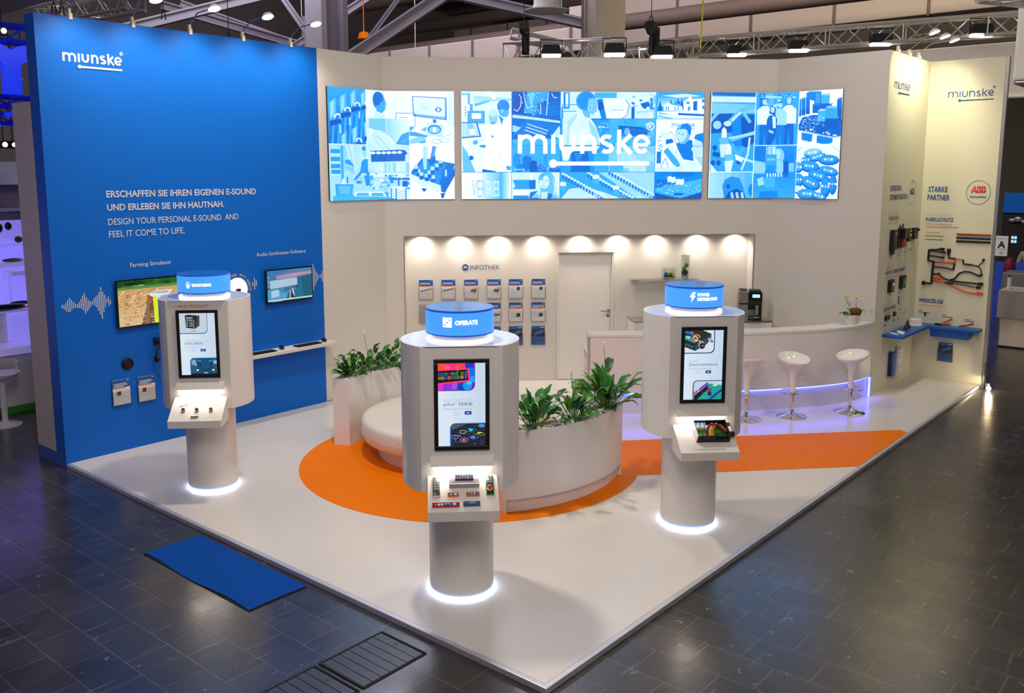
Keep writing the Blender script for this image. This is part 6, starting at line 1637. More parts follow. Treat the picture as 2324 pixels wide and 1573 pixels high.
# lit round display with its ring of lettering
M = FW_BLUE @ Matrix.Translation((2.288, 1.752, 0))
t = thing('round_display', 'round glowing white wall display with blue lettered ring, behind the MONITORING kiosk', 'display', M=M)
b = MB('dark_navy'); b.lathe([(.155, .001), (.155, .006), (.222, .006), (.222, .001)], 64, 'tape_blue'); obj('ring', b, parent=t)
b = MB('disc_lit'); b.disc(.150, -.0 + .004, 48); obj('light_disc', b, parent=t)
b = MB('white_matt'); b.lathe([(.150, .0), (.150, .010), (.156, .010), (.156, .0)], 48); obj('rim', b, parent=t)
b = MB('print_grey'); s_ = 'SOUND TOOL MIT AUDIO KONFIGURATOR - '
for k, ch in enumerate(s_):
    if ch == ' ': continue
    a = math.radians(178 - k * (360 / len(s_)) * .96); b.M = Matrix.Rotation(a - PI / 2, 4, 'Z'); b.text(ch, 0, .178, .0075, .030, align='C', bold=.02)
obj('lettering', b, parent=t)
b = MB('alu_dark'); b.box(-.030, -.060, .01, .030, .015, .05, 'black_plastic'); b.box(-.05, -.025, .02, -.03, -.015, .03, 'gold_brown'); obj('sensor_box', b, parent=t, bevel=.004)
# round loudspeaker
M = FW_BLUE @ Matrix.Translation((.775, 1.028, 0))
t = thing('round_speaker', 'flat round black loudspeaker on the blue wall under the first television', 'speaker', M=M)
b = MB('black_matt'); b.lathe([(.070, .0), (.070, .02), (.062, .028), (.058, .022), (0, .030)], 40); obj('housing', b, parent=t)
b = MB('black_plastic')
for r in (.014, .026, .038, .050): b.lathe([(r, .026), (r + .003, .029), (r + .006, .026)], 32)
obj('grille', b, parent=t)
# headset and hook
M = FW_BLUE @ Matrix.Translation((1.175, 1.235, 0))
t = thing('headphone_holder', 'glossy black headphone holder half hidden by the MONITORING kiosk', 'holder', M=M)
b = MB('black_gloss'); b.box(-.06, -.035, .001, .055, .055, .05); b.tube([(-.04, 0, .05), (-.04, -.005, .11), (-.04, .02, .12)], .012, 8); obj('bracket', b, parent=t, bevel=.01)
M = FW_BLUE @ Matrix.Translation((1.19, 1.06, .07))
t = thing('headphones', 'black over-ear headphones hanging on the blue wall beside the MONITORING kiosk', 'headphones', M=M)
b = MB('black_plastic'); b.tube([(.085 * math.cos(math.radians(a)), .085 * math.sin(math.radians(a)) + .03, 0) for a in range(0, 181, 12)], .010, 8); obj('headband', b, parent=t)
for s_ in (-1, 1):
    b = MB('black_plastic'); b.M = Matrix.Translation((s_ * .075, -.02, 0)) @ Matrix.Rotation(PI / 2, 4, 'Y'); b.lathe([(0, -.02), (.034, -.02), (.042, -.01), (.042, .01), (.034, .02), (0, .02)], 24); obj('ear_cup', b, parent=t)
b = MB('black_plastic'); b.tube([(-.07, -.06, 0), (-.05, -.12, -.02), (-.06, -.2, -.04), (-.03, -.27, -.05), (-.01, -.33, -.06)], .003, 6); obj('cable', b, parent=t)
# brochures: holder + leaflet
def holder_mesh(b, w_=.222, h_=.30):
    b.box(-w_ / 2, 0, .001, w_ / 2, h_ * .95, .003, 'acrylic'); b.box(-w_ / 2, 0, .034, w_ / 2, h_ * .62, .036); b.box(-w_ / 2, -.002, .003, w_ / 2, 0, .036); b.box(-w_ / 2, 0, .003, -w_ / 2 + .002, h_ * .62, .034); b.box(w_ / 2 - .002, 0, .003, w_ / 2, h_ * .62, .034)
hold = None
def brochure(W, s, z, style, label, hlabel, group, tilt=.0, hgroup='leaflet holders'):
    global hold
    M = W @ Matrix.Translation((s + .11, z - .31, .0))
    if hold is None:
        b = MB('acrylic'); holder_mesh(b); hold = obj('leaflet_holder', b, label=hlabel, cat='leaflet holder', group=hgroup); hold.matrix_world = M
    else:
        h2 = hold.copy(); COL.objects.link(h2); h2.matrix_world = M; tag(h2, hlabel, 'leaflet holder', hgroup)
    if style is None: return
    b = MB('print'); w_, h_ = .208, .298
    b.M = Matrix.Identity(4); b.col = HX('e9ebee')
    b.box(-w_ / 2, .004, 0, w_ / 2, .004 + h_, .008)
    y1 = .004 + h_
    def R(c, x0, y0, x1, y1_, k=1): b.poly([(x0, y0, .008 + .0004 * k), (x1, y0, .008 + .0004 * k), (x1, y1_, .008 + .0004 * k), (x0, y1_, .008 + .0004 * k)], HX(c))
    def Cc(c, x, y, r, k=2, n=18): b.poly([(x + r * math.cos(2 * PI * i / n), y + r * math.sin(2 * PI * i / n), .008 + .0004 * k) for i in range(n)], HX(c))
    def Pp(c, q, k=2): b.poly([(x, y, .008 + .0004 * k) for x, y in q], HX(c))
    L_x = -w_ / 2
    if style == 'panel':
        R('1d63a8', L_x, y1 - .045, w_ / 2, y1); R('2c2f3e', L_x, y1 - .165, w_ / 2, y1 - .045); R('2b5fa4', L_x, .004, w_ / 2, y1 - .165)
        Pp('2f6da0', [(-.08, y1 - .13), (.07, y1 - .06), (.10, y1 - .10), (-.05, y1 - .155)])
        for i in range(5): Pp(('c8d060', '9fc8e8', '8fb0d0', 'b0d0e8', '7fa8d0')[i], [(-.055 + i * .028, y1 - .118 + i * .011), (-.045 + i * .028, y1 - .113 + i * .011), (-.043 + i * .028, y1 - .122 + i * .011), (-.053 + i * .028, y1 - .127 + i * .011)], 3)
        R('cfdcec', .04, y1 - .028, .09, y1 - .018, 3); R('8fb0dc', .02, .03, .09, .036, 3)
    else:
        R('1f55a0', L_x, y1 - .095, w_ / 2, y1)
        R('d8e2f0', .065, y1 - .022, .09, y1 - .015, 2)
        nl = {'bar': 2, 'unit': 2, 'box': 2, 'pcb': 3, 'lilac': 3, 'sensor': 3}.get(style, 2)
        for i in range(nl): R('cbd8ea', L_x + .014, y1 - .052 - i * .017, (L_x + .014) + (.15, .165, .12)[i % 3], y1 - .043 - i * .017, 2)
        R('f0925a', L_x + .014, y1 - .108, .055, y1 - .092, 2)
        for i in range(4): R('d2d4da', L_x + .014, .075 + i * .012, .05 - .02 * (i % 2), .078 + i * .012, 1)
        R('c4c8d0', L_x + .014, .018, -.04, .022, 1)
        if style == 'bar':
            for i in range(10): Pp('2e2d2f', [(-.085 + i * .017, .118 + i * .0045), (-.068 + i * .017, .122 + i * .0045), (-.068 + i * .017, .134 + i * .0045 + (i % 2) * .004), (-.085 + i * .017, .130 + i * .0045)], 3)
            Cc('f09a3c', .075, .168, .021, 4)
        elif style == 'unit':
            Pp('3a3d42', [(-.012, .115), (.012, .155), (.085, .148), (.062, .085), (.05, .085), (.058, .115)], 3); Pp('6f7378', [(.0, .128), (.018, .150), (.075, .145), (.06, .125)], 4); Pp('b8bcc4', [(.0, .10), (.05, .095), (.055, .115), (-.005, .118)], 3); Cc('f09a3c', .072, .165, .021, 5)
        elif style == 'box':
            Pp('2b2a2c', [(.015, .145), (.02, .178), (.062, .178), (.066, .15), (.045, .125), (.03, .125)], 3); R('9aa0a8', .030, .150, .046, .158, 4)
        elif style == 'pcb':
            Pp('22402c', [(.010, .082), (.012, .135), (.068, .135), (.070, .082), (.0, .074)], 3); R('7fae8a', .02, .10, .035, .125, 4); R('141c18', .04, .095, .062, .128, 4); Cc('f09a3c', .070, y1 - .062, .024, 4)
        elif style == 'cable':
            for i in range(6): Cc('2f3a30', -.05 + i * .025, .11 + .006 * (i % 2), .013, 3 + i % 2)
        elif style == 'sensor':
            R('2c2422', -.055, .118, -.01, .165, 3); Pp('a8b020', [(-.08, .125), (-.055, .122), (-.055, .130), (-.078, .132)], 4); R('6a5a54', -.045, .130, -.025, .155, 4)
    o = obj('leaflet', b, label=label, cat='leaflet', group=group)
    o.matrix_world = M @ Matrix.Translation((0, .0, .012)) @ Matrix.Rotation(-tilt, 4, 'Z')
BX_ = (.477, .821, 1.169, 1.522, 1.859, 2.210)
ordn = ('first', 'second', 'third', 'fourth', 'fifth', 'sixth')
st_ = {0: ('bar', 'bar', 'unit', 'unit', 'box', 'box'), 1: (None, 'unit', 'unit', 'cable', 'pcb', 'pcb'), 2: (0, 'panel', 'panel', 'cable', 'panel', 'panel')}
ds_ = {'bar': 'leaflet with slanting black rod', 'unit': 'leaflet with grey control unit', 'box': 'leaflet with small black box', 'cable': 'leaflet with black cable chain', 'pcb': 'leaflet with green circuit board', 'panel': 'blue leaflet with dark picture'}
for j, zt in enumerate((1.617, 1.253, .882)):
    for k, s in enumerate(BX_):
        st = st_[j][k]
        if st == 0: continue
        rw = ('top', 'middle', 'bottom')[j]
        brochure(FW_NICHE, s, zt, st, (ds_[st] + ', %s row, %s from left in the niche' % (rw, ordn[k])) if st else '', 'clear acrylic leaflet holder, %s row, %s from left in the niche' % (rw, ordn[k]), 'leaflets in the info niche')
b = MB('print'); b.col = HX('1c3f86'); b.M = FW_NICHE @ Matrix.Translation((.585, .95, .014)); b.box(.03, 0, 0, .10, .21, .01); obj('leaflet', b, label='narrow dark blue leaflet leaning in the half-empty holder, middle row far left', cat='leaflet')
brochure(FW_BLUE, .570, .865, 'sensor', 'blue and white sensor leaflet, left one of two on the blue wall', 'clear leaflet holder, left one of two on the blue wall', 'leaflets on the blue wall', .0)
brochure(FW_BLUE, .880, .852, 'sensor', 'blue and white sensor leaflet, right one of two on the blue wall', 'clear leaflet holder, right one of two on the blue wall', 'leaflets on the blue wall', .0)
brochure(FW_P, .395, .600, 'panel', 'blue leaflet below the blue shelf on the far right wall', 'clear leaflet holder on the far right wall', 'leaflets on the far right wall')
# shelf with keyboards and mice
b = MB('white_matt'); b.box(1.95, L_ - .255, .862, 3.70, L_ - .001, .905); obj('wall_shelf', b, bevel=.003, label='long white wall shelf with keyboards under the televisions', cat='shelf')
def keyboard(x, lb):
    t = thing('keyboard', lb, 'keyboard', (x, L_ - .15, .905), group='keyboards on the white shelf')
    b = MB('black_plastic'); b.box(-.20, -.065, 0, .20, .065, .012); obj('case', b, parent=t, bevel=.003)
    b = MB('black_matt')
    for j in range(5):
        for i in range(20): b.box(-.194 + i * .0195, -.056 + j * .0225, .012, -.194 + i * .0195 + .0165, -.056 + j * .0225 + .019, .017)
    obj('keys', b, parent=t)
keyboard(2.52, 'black keyboard on the white shelf, left one beside the MONITORING kiosk'); keyboard(3.26, 'black keyboard on the white shelf, right one under the second television')
for x, lb in ((2.84, 'black mouse between the two keyboards on the white shelf'), (3.55, 'black mouse at the right end of the white shelf')):
    b = MB('black_gloss'); b.sphere((0, 0, 0), .045, 16, 10, sq=(.7, 1.15, .62)); b2 = MB('black_gloss')
    o = obj('computer_mouse', b, label=lb, cat='computer mouse', group='computer mice on the white shelf'); o.location = (x, L_ - .14, .905 + .027)
# wall-top spots
def wall_lamp(x, y, z, lb, on=True, dy=-.5, group='arm spotlights on top of the blue wall', dx=0):
    t = thing('arm_spotlight', lb, 'spotlight', (x, y, z), group=group)
    b = MB('print_white'); b.box(-.02, -.035, -.03, .02, -.001, .04, 'wall_cream'); b.box(-.014, -.02, 0, .014, .02, .09); obj('clamp', b, parent=t, bevel=.004)
    b = MB('steel'); b.tube([(0, 0, .08), (dx * .3, dy * .35, .20), (dx, dy, .22)], .008, 8); obj('arm', b, parent=t)
    b = MB('white_matt'); b.M = Matrix.Translation((dx, dy, .215)) @ Matrix.Rotation(-.35, 4, 'X'); b.lathe([(.02, .04), (.05, .03), (.072, 0), (.070, -.012)], 28); obj('lamp_head', b, parent=t, angle=50)
    b = MB('lamp_lens'); b.M = Matrix.Translation((dx, dy, .213)) @ Matrix.Rotation(-.35, 4, 'X'); b.disc(.068, -.010, 24, flip=True); b.disc(.068, -.012, 24); obj('lens', b, parent=t)
for k, x in enumerate((.387, 1.093, 1.809, 2.539, 3.262)):
    wall_lamp(x, L_ + .02, H_, 'small arm spotlight clamped on the blue wall top, %s from the left' % ordn[k], dy=-.55)
    light('SPOT', 'arm_spot_beam', (x, L_ - .50, H_ + .18), 70, HX('fff2d8'), target=(x, L_, 3.9), spot=1.9, blend=1, radius=.06)
for k, (x, dx) in enumerate(((9.38, -.12), (9.88, -.11), (10.33, -.08))):
    wall_lamp(x, N_ + .02, H_, 'small arm spotlight clamped on the inner right wall top, %s of three' % ordn[k], group='arm spotlights on the right wall', dy=-.5, dx=dx)
    light('SPOT', 'arm_spot_beam', (x + dx, N_ - .50, H_ + .18), 62, HX('fdf6cf'), target=(x + .25, N_, 4.0), spot=2.2, blend=1, radius=.06)

# ================================================================= BACK OF THE COUNTER: glass cabinets, shelf, coffee machine
nv = Vector((-.70711, -.70711, 0))
def niche_pt(s, z, out): return FW_NICHE @ Vector((s, z, out))
t = thing('display_cabinet', 'white display cabinet with glass top behind the counter, left one', 'cabinet', M=FW_NICHE @ Matrix.Translation((3.73, 0, 0)))
b = MB('white_matt'); b.box(0, 0, .01, .06, .985, .46); b.box(.06, .84, .44, 1.5, .985, .46); b.box(.06, 0, .44, .17, .84, .46); b.box(1.5, 0, .01, 1.56, .985, .46); b.box(.06, .70, .01, 1.5, .72, .44); b.box(.06, 0, .01, 1.5, .98, .02); obj('body', b, parent=t)
b = MB('glass'); b.box(-.01, .986, .005, 1.57, .996, .47); obj('glass_top', b, parent=t)
b = MB('glass_edge'); b.box(-.01, .986, .470, 1.57, .996, .4725); obj('glass_rim', b, parent=t)
b = MB('beige_panel'); b.box(.19, .74, .442, .9, .83, .4405 + .004); obj('beige_strip', b, parent=t)  # plain beige strip set in the front opening
t = thing('display_cabinet', 'white display cabinet with glass top under the coffee machine', 'cabinet', M=FW_NICHE @ Matrix.Translation((5.32, 0, 0)))
b = MB('white_matt'); b.box(0, 0, .27, .04, .985, .50); b.box(.04, 0, .30, .54, .985, .50); obj('body', b, parent=t)
b = MB('glass'); b.box(-.01, .986, .27, .56, .996, .51); obj('glass_top', b, parent=t)
b = MB('alu_dark'); b.box(.0, .965, .505, .54, .985, .51); obj('glass_rim', b, parent=t)
M = FW_NICHE @ Matrix.Translation((3.74, 1.60, 0))
t = thing('glass_shelf', 'clear glass shelf with two planted vases in the niche', 'shelf', M=M)
b = MB('glass'); b.box(0, 0, .005, 1.05, .008, .245); obj('pane', b, parent=t)
b = MB('glass_edge'); b.box(0, 0, .245, 1.05, .008, .2475); b.box(-.0025, 0, .005, 0, .008, .2475); obj('pane_edge', b, parent=t)
for x in (.10, .88):
    b = MB('steel'); b.M = Matrix.Translation((x, -.012, .0)); b.cyl(.012, .0, .20); b.M = Matrix.Translation((x, -.006, .19)); b.sphere((0, 0, 0), .014, 10, 8); obj('support', b, parent=t)
# vases
t = thing('glass_vase', 'square glass vase with blue and green moss balls on the glass shelf', 'vase', M=FW_NICHE @ Matrix.Translation((4.33, 1.609, .13)))
b = MB('glass')
for (a, c, d, e) in ((-.085, -.07, -.081, .07), (.081, -.07, .085, .07), (-.081, -.07, .081, -.066), (-.081, .066, .081, .07)): b.box(a, 0, c, d, .165, e)
b.box(-.085, 0, -.07, .085, .004, .07); obj('glass_body', b, parent=t)
b = MB('bluebox'); b.sphere((-.04, .072, .02), .033, 10, 8, jit=.15); obj('blue_ball', b, parent=t, angle=80)
b = MB('moss_green'); b.sphere((.035, .075, .01), .033, 10, 8, jit=.1); obj('moss_ball', b, parent=t, angle=80)
b = MB('stone'); b.box(-.078, .005, -.062, .078, .02, .062); b.mat = 'leaf_dark'
for q in range(12): b.sphere((random.uniform(-.06, .06), .033, random.uniform(-.04, .04)), .018, 6, 4, jit=.4)
obj('filling', b, parent=t, angle=80)
t = thing('glass_vase', 'tall narrow glass vase with green moss balls on the glass shelf', 'vase', M=FW_NICHE @ Matrix.Translation((4.59, 1.609, .13)) @ Matrix.Rotation(-PI / 2, 4, 'X'))
b = MB('glass'); b.lathe([(.062, 0), (.068, .36), (.064, .36), (.058, .006), (0, .006)], 28); obj('glass_body', b, parent=t)
b = MB('moss_green'); b.sphere((-.014, 0, .15), .036, 10, 8, jit=.12); b.sphere((.022, 0, .205), .034, 10, 8, jit=.12); obj('moss_ball', b, parent=t, angle=80)
b = MB('leaf_dark'); b.sphere((0, 0, .09), .052, 10, 8, sq=(1, 1, .9), jit=.3); b.cyl(.053, .008, .045, 16, 'stone'); obj('filling', b, parent=t, angle=80)
# coffee machine
t = thing('coffee_machine', 'black and silver automatic coffee machine on the right cabinet', 'coffee machine', M=FW_NICHE @ Matrix.Translation((5.33, .997, .49)) @ Matrix.Rotation(-.25, 4, 'Y'))
b = MB('steel'); b.box(.0, 0, -.27, .15, .45, 0); b.box(.15, 0, -.27, .32, .45, -.16); obj('body', b, parent=t, bevel=.008)
b = MB('black_gloss'); b.box(.14, .17, -.165, .345, .44, .01); b.box(.15, 0, -.1, .345, .03, .02); b.box(.30, 0, -.16, .345, .2, .0); b.box(.0, .25, 0, .14, .27, .03); obj('front', b, parent=t, bevel=.006)
b = MB('black_matt'); b.box(.02, .448, -.25, .13, .465, -.04); b.box(.16, .44, -.25, .33, .455, -.04); obj('bean_lid', b, parent=t)
b = MB('display_cyan'); b.box(.20, .355, .0102, .31, .405, .0108); obj('display', b, parent=t)
for q in ((.245, .09, .0, .295, .24, .055), (.23, .045, .0, .31, .07, .06), (.04, .03, .0, .12, .20, .02)):
    b = MB('steel'); b.box(*q); obj('spout' if q[1] == .09 else 'drip_tray' if q[1] == .045 else 'service_door', b, parent=t, bevel=.012)

# ================================================================= RIGHT INNER WALL EXHIBITS
t = thing('corner_shelf', 'blue L-shaped shelf in the corner of the right walls', 'shelf', (0, 0, 0))
b = MB('blue_shelf'); b.prism([(9.38, N_ - .002), (9.38, .74), (10.62, .74), (10.62, .035), (P_ - .002, .035), (P_ - .002, N_ - .002)], .825, .868); obj('board', b, parent=t, bevel=.003)
b = MB('blue_shelf'); b.box(10.66, .17, .70, P_ - .002, .72, .824); obj('drawer_box', b, parent=t, bevel=.004)
SH = .869
def ex(name, mb, label, cat, group=None, M=None, bevel=0, parent=None):
    o = obj(name, mb, parent=parent, bevel=bevel, label=label, cat=cat, group=group)
    if M is not None: o.matrix_world = M
    return o
for k, (x, y, r, lb) in enumerate(((9.56, .93, .5, 'white fan-folded card at the left end of the blue shelf'), (9.66, .86, .35, 'second white fan-folded card on the blue shelf'), (9.78, .90, .55, 'third white fan-folded card on the blue shelf'))):
    b = MB('print_white'); b.prism([(-.11, -.04), (-.05, -.05), (0, -.03), (.11, .045), (.03, .03), (-.02, .04)], 0, .005)
    ex('card', b, lb, 'card', 'white cards on the blue shelf', Matrix.Translation((x, y, SH)) @ Matrix.Rotation(r, 4, 'Z'))
for (x, y, s, lb) in ((10.03, .90, 1.0, 'small black pointed antenna on the blue shelf'), (10.22, .93, 1.4, 'larger black fin antenna on the blue shelf')):
    b = MB('black_plastic'); b.lathe([(.055, 0), (.052, .012), (.035, .03), (.02, .06), (.008, .085), (0, .088)], 20); ex('fin_antenna', b, lb, 'antenna', None, Matrix.Translation((x, y, SH)) @ Matrix.Diagonal((s, s * .6, s, 1)))
b = MB('white_plastic'); b.lathe([(.10, 0), (.10, .02), (.092, .024), (.085, .10), (.075, .108), (0, .112)], 32); ex('dome_antenna', b, 'round white dome antenna in the corner of the blue shelf', 'antenna', None, Matrix.Translation((10.52, .90, SH)))
t = thing('ratchet_tool', 'red and black ratchet cutter lying on the blue shelf', 'tool', (10.78, .56, SH + .012), rz=-1.4)
b = MB('black_plastic'); b.prism([(-.13, -.01), (-.05, -.03), (-.02, .02), (-.05, .03)], -.01, .02); obj('blade', b, parent=t, bevel=.003)
b = MB('tool_orange'); b.tube([(-.04, .0, .01), (.03, -.01, .02), (.09, -.02, .025)], .017, 8); b.tube([(-.02, .02, .02), (.05, .03, .06), (.11, .03, .10)], .015, 8); obj('handle', b, parent=t)
b = MB('tool_red'); b.tube([(-.10, 0, .018), (0, 0, .035), (.10, 0, .075)], .014, 8); ex('pipe_cutter', b, 'straight red tool lying on the right part of the blue shelf', 'tool', None, Matrix.Translation((10.78, .24, SH)) @ Matrix.Rotation(-1.5, 4, 'Z'))
# modules on wall N (local: x along, y up, z out)
def wm(W, x, z): return W @ Matrix.Translation((x, z, .002))
t = thing('control_module', 'tall black control module, leftmost of four under the first heading', 'electronic module', M=wm(FW_N, .51, 2.25), group=None)
b = MB('black_plastic'); b.box(-.075, -.15, 0, .075, .15, .06); b.box(-.06, -.21, .01, .05, -.15, .05); obj('housing', b, parent=t, bevel=.01)
b = MB('steel'); b.box(-.02, .07, .06, .05, .11, .064); obj('label_plate', b, parent=t)
t = thing('control_module', 'wide open black module with brown boards, second of four under the first heading', 'electronic module', M=wm(FW_N, .90, 2.28))
b = MB('black_plastic'); b.box(-.12, -.17, 0, .12, .13, .03); b.tube([(-.10, .12, .02), (-.10, .18, .03)], .012, 6); b.tube([(.03, .12, .02), (.03, .19, .03)], .012, 6); b.box(-.05, -.02, .03, .11, .12, .09); obj('housing', b, parent=t, bevel=.006)
b = MB('tool_orange'); b.box(.0, -.15, .03, .09, -.03, .07); b.mat = 'gold_brown'; b.box(.08, -.16, .03, .15, -.07, .06); obj('relay_block', b, parent=t, bevel=.006)
t = thing('control_module', 'small black and yellow module, third of four under the first heading', 'electronic module', M=wm(FW_N, 1.20, 2.29))
b = MB('black_plastic'); b.box(-.07, -.10, 0, .07, .10, .06); obj('housing', b, parent=t, bevel=.008)
b = MB('petal_yellow'); b.box(-.02, -.015, .06, .06, .012, .066); b.box(-.03, .05, .06, .05, .07, .064); obj('label_plate', b, parent=t)
t = thing('control_module', 'small square black module, rightmost of four under the first heading', 'electronic module', M=wm(FW_N, 1.52, 2.30))
b = MB('black_plastic'); b.box(-.09, -.09, 0, .09, .085, .055); b.tube([(.07, .05, .05), (.07, .05, .08)], .02, 8); obj('housing', b, parent=t, bevel=.01)
t = thing('display_unit', 'rounded black display unit with a small lit square on the right wall', 'display', M=wm(FW_N, .565, 1.57))
b = MB('black_plastic'); b.box(-.10, -.10, 0, .10, .10, .05); obj('housing', b, parent=t, bevel=.03, seg=4)
b = MB('alu_dark'); b.box(-.07, -.07, .05, .07, .07, .053); obj('glass', b, parent=t, bevel=.01)
b = MB('display_cyan'); b.box(-.0, .01, .054, .035, .04, .0545); obj('symbol', b, parent=t)
t = thing('display_unit', 'square green-tinted display unit on the right wall', 'display', M=wm(FW_N, 1.11, 1.58))
b = MB('black_plastic'); b.box(-.115, -.10, 0, .10, .10, .045); obj('housing', b, parent=t, bevel=.01)
b = MB('leaf_dark'); b.box(-.09, -.075, .045, .08, .075, .048); obj('glass', b, parent=t)
b = MB('glass_edge'); b.box(-.03, -.04, .048, .07, .05, .049); obj('symbol', b, parent=t)
b = MB('black_plastic'); b.box(-.09, -.035, 0, .09, .035, .03); ex('radio_unit', b, 'flat black radio unit low on the right wall', 'radio', None, wm(FW_N, .51, 1.10), .006)
b = MB('black_plastic'); b.box(-.035, -.032, 0, .035, .032, .03); ex('radio_unit', b, 'tiny black square unit beside the flat radio unit', 'radio', None, wm(FW_N, .84, 1.12), .005)
b = MB('dark_navy'); b.box(-.015, -.02, 0, .015, .02, .02); ex('sensor_chip', b, 'tiny dark square sensor above the blue shelf on the far right wall', 'sensor', None, wm(FW_P, .17, 1.01), .002)
t = thing('brochure_stack', 'dark blue and pale blue booklets in a holder under the blue shelf', 'booklet', M=wm(FW_N, .88, .30) @ Matrix.Rotation(.02, 4, 'Z'))
b = MB('dark_navy'); b.box(-.16, -.12, .0, -.02, .24, .05); b.box(-.16, -.12, .05, -.01, .235, .075, 'tape_blue'); obj('booklet', b, parent=t)
b = MB('acrylic'); b.box(-.18, -.14, .0, .0, -.135, .10); b.box(-.18, -.14, .10, .0, .05, .103); obj('holder', b, parent=t)
b = MB('print_white'); b.box(.04, -.10, .03, .20, .26, .07, 'print_white'); b.mat = 'print_grey'; b.box(.07, .1, .07, .17, .14, .0715); b.box(.07, .18, .07, .15, .2, .0715); b.box(.08, -.06, .07, .18, .03, .0715)
ex('booklet', b, 'white booklet beside the blue booklets under the blue shelf', 'booklet', None, wm(FW_N, .97, .30))
# three sample conduits
for k, (z, m_, lb) in enumerate(((2.292, 'tool_orange', 'orange horizontal conduit sample, top of three on the far right wall'), (2.237, 'dark_navy', 'upper black horizontal conduit sample on the far right wall'), (2.182, 'black_matt', 'lower black horizontal conduit sample on the far right wall'))):
    b = MB(m_)
    b.tube([(.545, z, .016), (1.02, z, .016)], .014, 12)
    for i in range(30): b.M = Matrix.Translation((.55 + i * .0158, z, .016)) @ Matrix.Rotation(PI / 2, 4, 'Y'); b.lathe([(.0145, 0), (.017, .003), (.0145, .006)], 12)
    b.M = Matrix.Identity(4)
    ex('conduit_sample', b, lb, 'conduit', 'conduit samples on the far right wall', FW_P, 0)
# cable harness  (pixel-free metres on the far right wall: x along, y up)
t = thing('cable_harness', 'black and orange cable harness mounted on the far right wall', 'cable harness', M=FW_P.copy())
def hp(m_, r, *q):
    b = MB(m_); b.tube([(q[i], q[i + 1], .02) for i in range(0, len(q), 2)], r, 8); return b
b = MB('cable_black')
for (r, q) in ((.016, (.165, 2.03, .165, 1.86)), (.012, (.165, 2.03, .27, 2.035, .33, 2.05)), (.012, (.165, 2.015, .28, 2.01, .38, 2.0)), (.012, (.165, 1.94, .26, 1.935, .36, 1.92)), (.015, (.165, 1.86, .245, 1.85)), (.018, (.245, 1.86, .235, 1.7, .235, 1.52)), (.012, (.245, 1.77, .40, 1.765, .535, 1.74)), (.014, (.535, 1.74, .545, 1.84)), (.02, (.45, 1.97, .455, 2.02)), (.014, (.455, 1.97, .46, 1.92, .56, 1.91)), (.014, (.66, 1.905, .67, 1.84, .80, 1.83)), (.008, (.80, 1.83, .88, 1.82, .93, 1.88, .945, 1.91)), (.008, (.80, 1.83, .88, 1.81, .92, 1.77, .93, 1.70)), (.012, (.235, 1.66, .30, 1.655)), (.015, (.235, 1.50, .13, 1.505)), (.013, (.33, 1.66, .40, 1.60, .48, 1.575, .56, 1.60, .62, 1.69, .70, 1.725, .78, 1.72, .88, 1.68)), (.013, (.48, 1.57, .62, 1.56, .80, 1.555, .91, 1.55)), (.017, (.43, 1.53, .55, 1.53))):
    b.tube([(q[i], q[i + 1], .02) for i in range(0, len(q), 2)], r, 8)
obj('black_loom', b, parent=t)
b = MB('cable_orange')
for (r, q) in ((.012, (.26, 1.855, .40, 1.85, .53, 1.845)), (.010, (.56, 1.905, .65, 1.905)), (.010, (.545, 1.85, .55, 1.90)), (.014, (.25, 1.60, .40, 1.59)), (.014, (.25, 1.56, .42, 1.54)), (.011, (.46, 1.52, .58, 1.47, .70, 1.42, .80, 1.40, .90, 1.40))): b.tube([(q[i], q[i + 1], .02) for i in range(0, len(q), 2)], r, 8)
b.box(.88, 1.385, .008, .97, 1.42, .035); obj('orange_loom', b, parent=t)
b = MB('cable_grey'); b.tube([(.55, 1.53, .02), (.70, 1.52, .02), (.84, 1.50, .02)], .010, 8); obj('grey_loom', b, parent=t)
b = MB('black_plastic')
for (x, y, a, c) in ((.36, 2.05, .03, .02), (.39, 2.0, .025, .014), (.37, 1.92, .025, .014), (.455, 2.03, .026, .03), (.945, 1.92, .016, .014), (.93, 1.69, .016, .016), (.90, 1.675, .022, .014), (.93, 1.55, .035, .022), (.90, 1.495, .035, .018), (.12, 1.505, .025, .028), (.33, 1.665, .016, .014), (.305, 1.655, .014, .010)): b.box(x - a, y - c, .006, x + a, y + c, .04)
obj('connectors', b, parent=t, bevel=.003)
# foot light by the far right wall
t = thing('floor_spotlight', 'small silver floor spotlight at the foot of the far right wall', 'spotlight', (P_ - .10, -.12, HF))
b = MB('steel'); b.box(-.03, -.03, 0, .03, .03, .10); b.box(-.05, .05, .16, .05, .075, .42); obj('bracket', b, parent=t, bevel=.004)
b = MB('lamp_lens'); b.M = Matrix.Translation((-.08, -.03, .04)); b.sphere((0, 0, 0), .034, 10, 8); obj('lens', b, parent=t)
light('POINT', 'foot_glow', (P_ - .22, -.17, .10), 6, HX('ffdca8'), radius=.03)

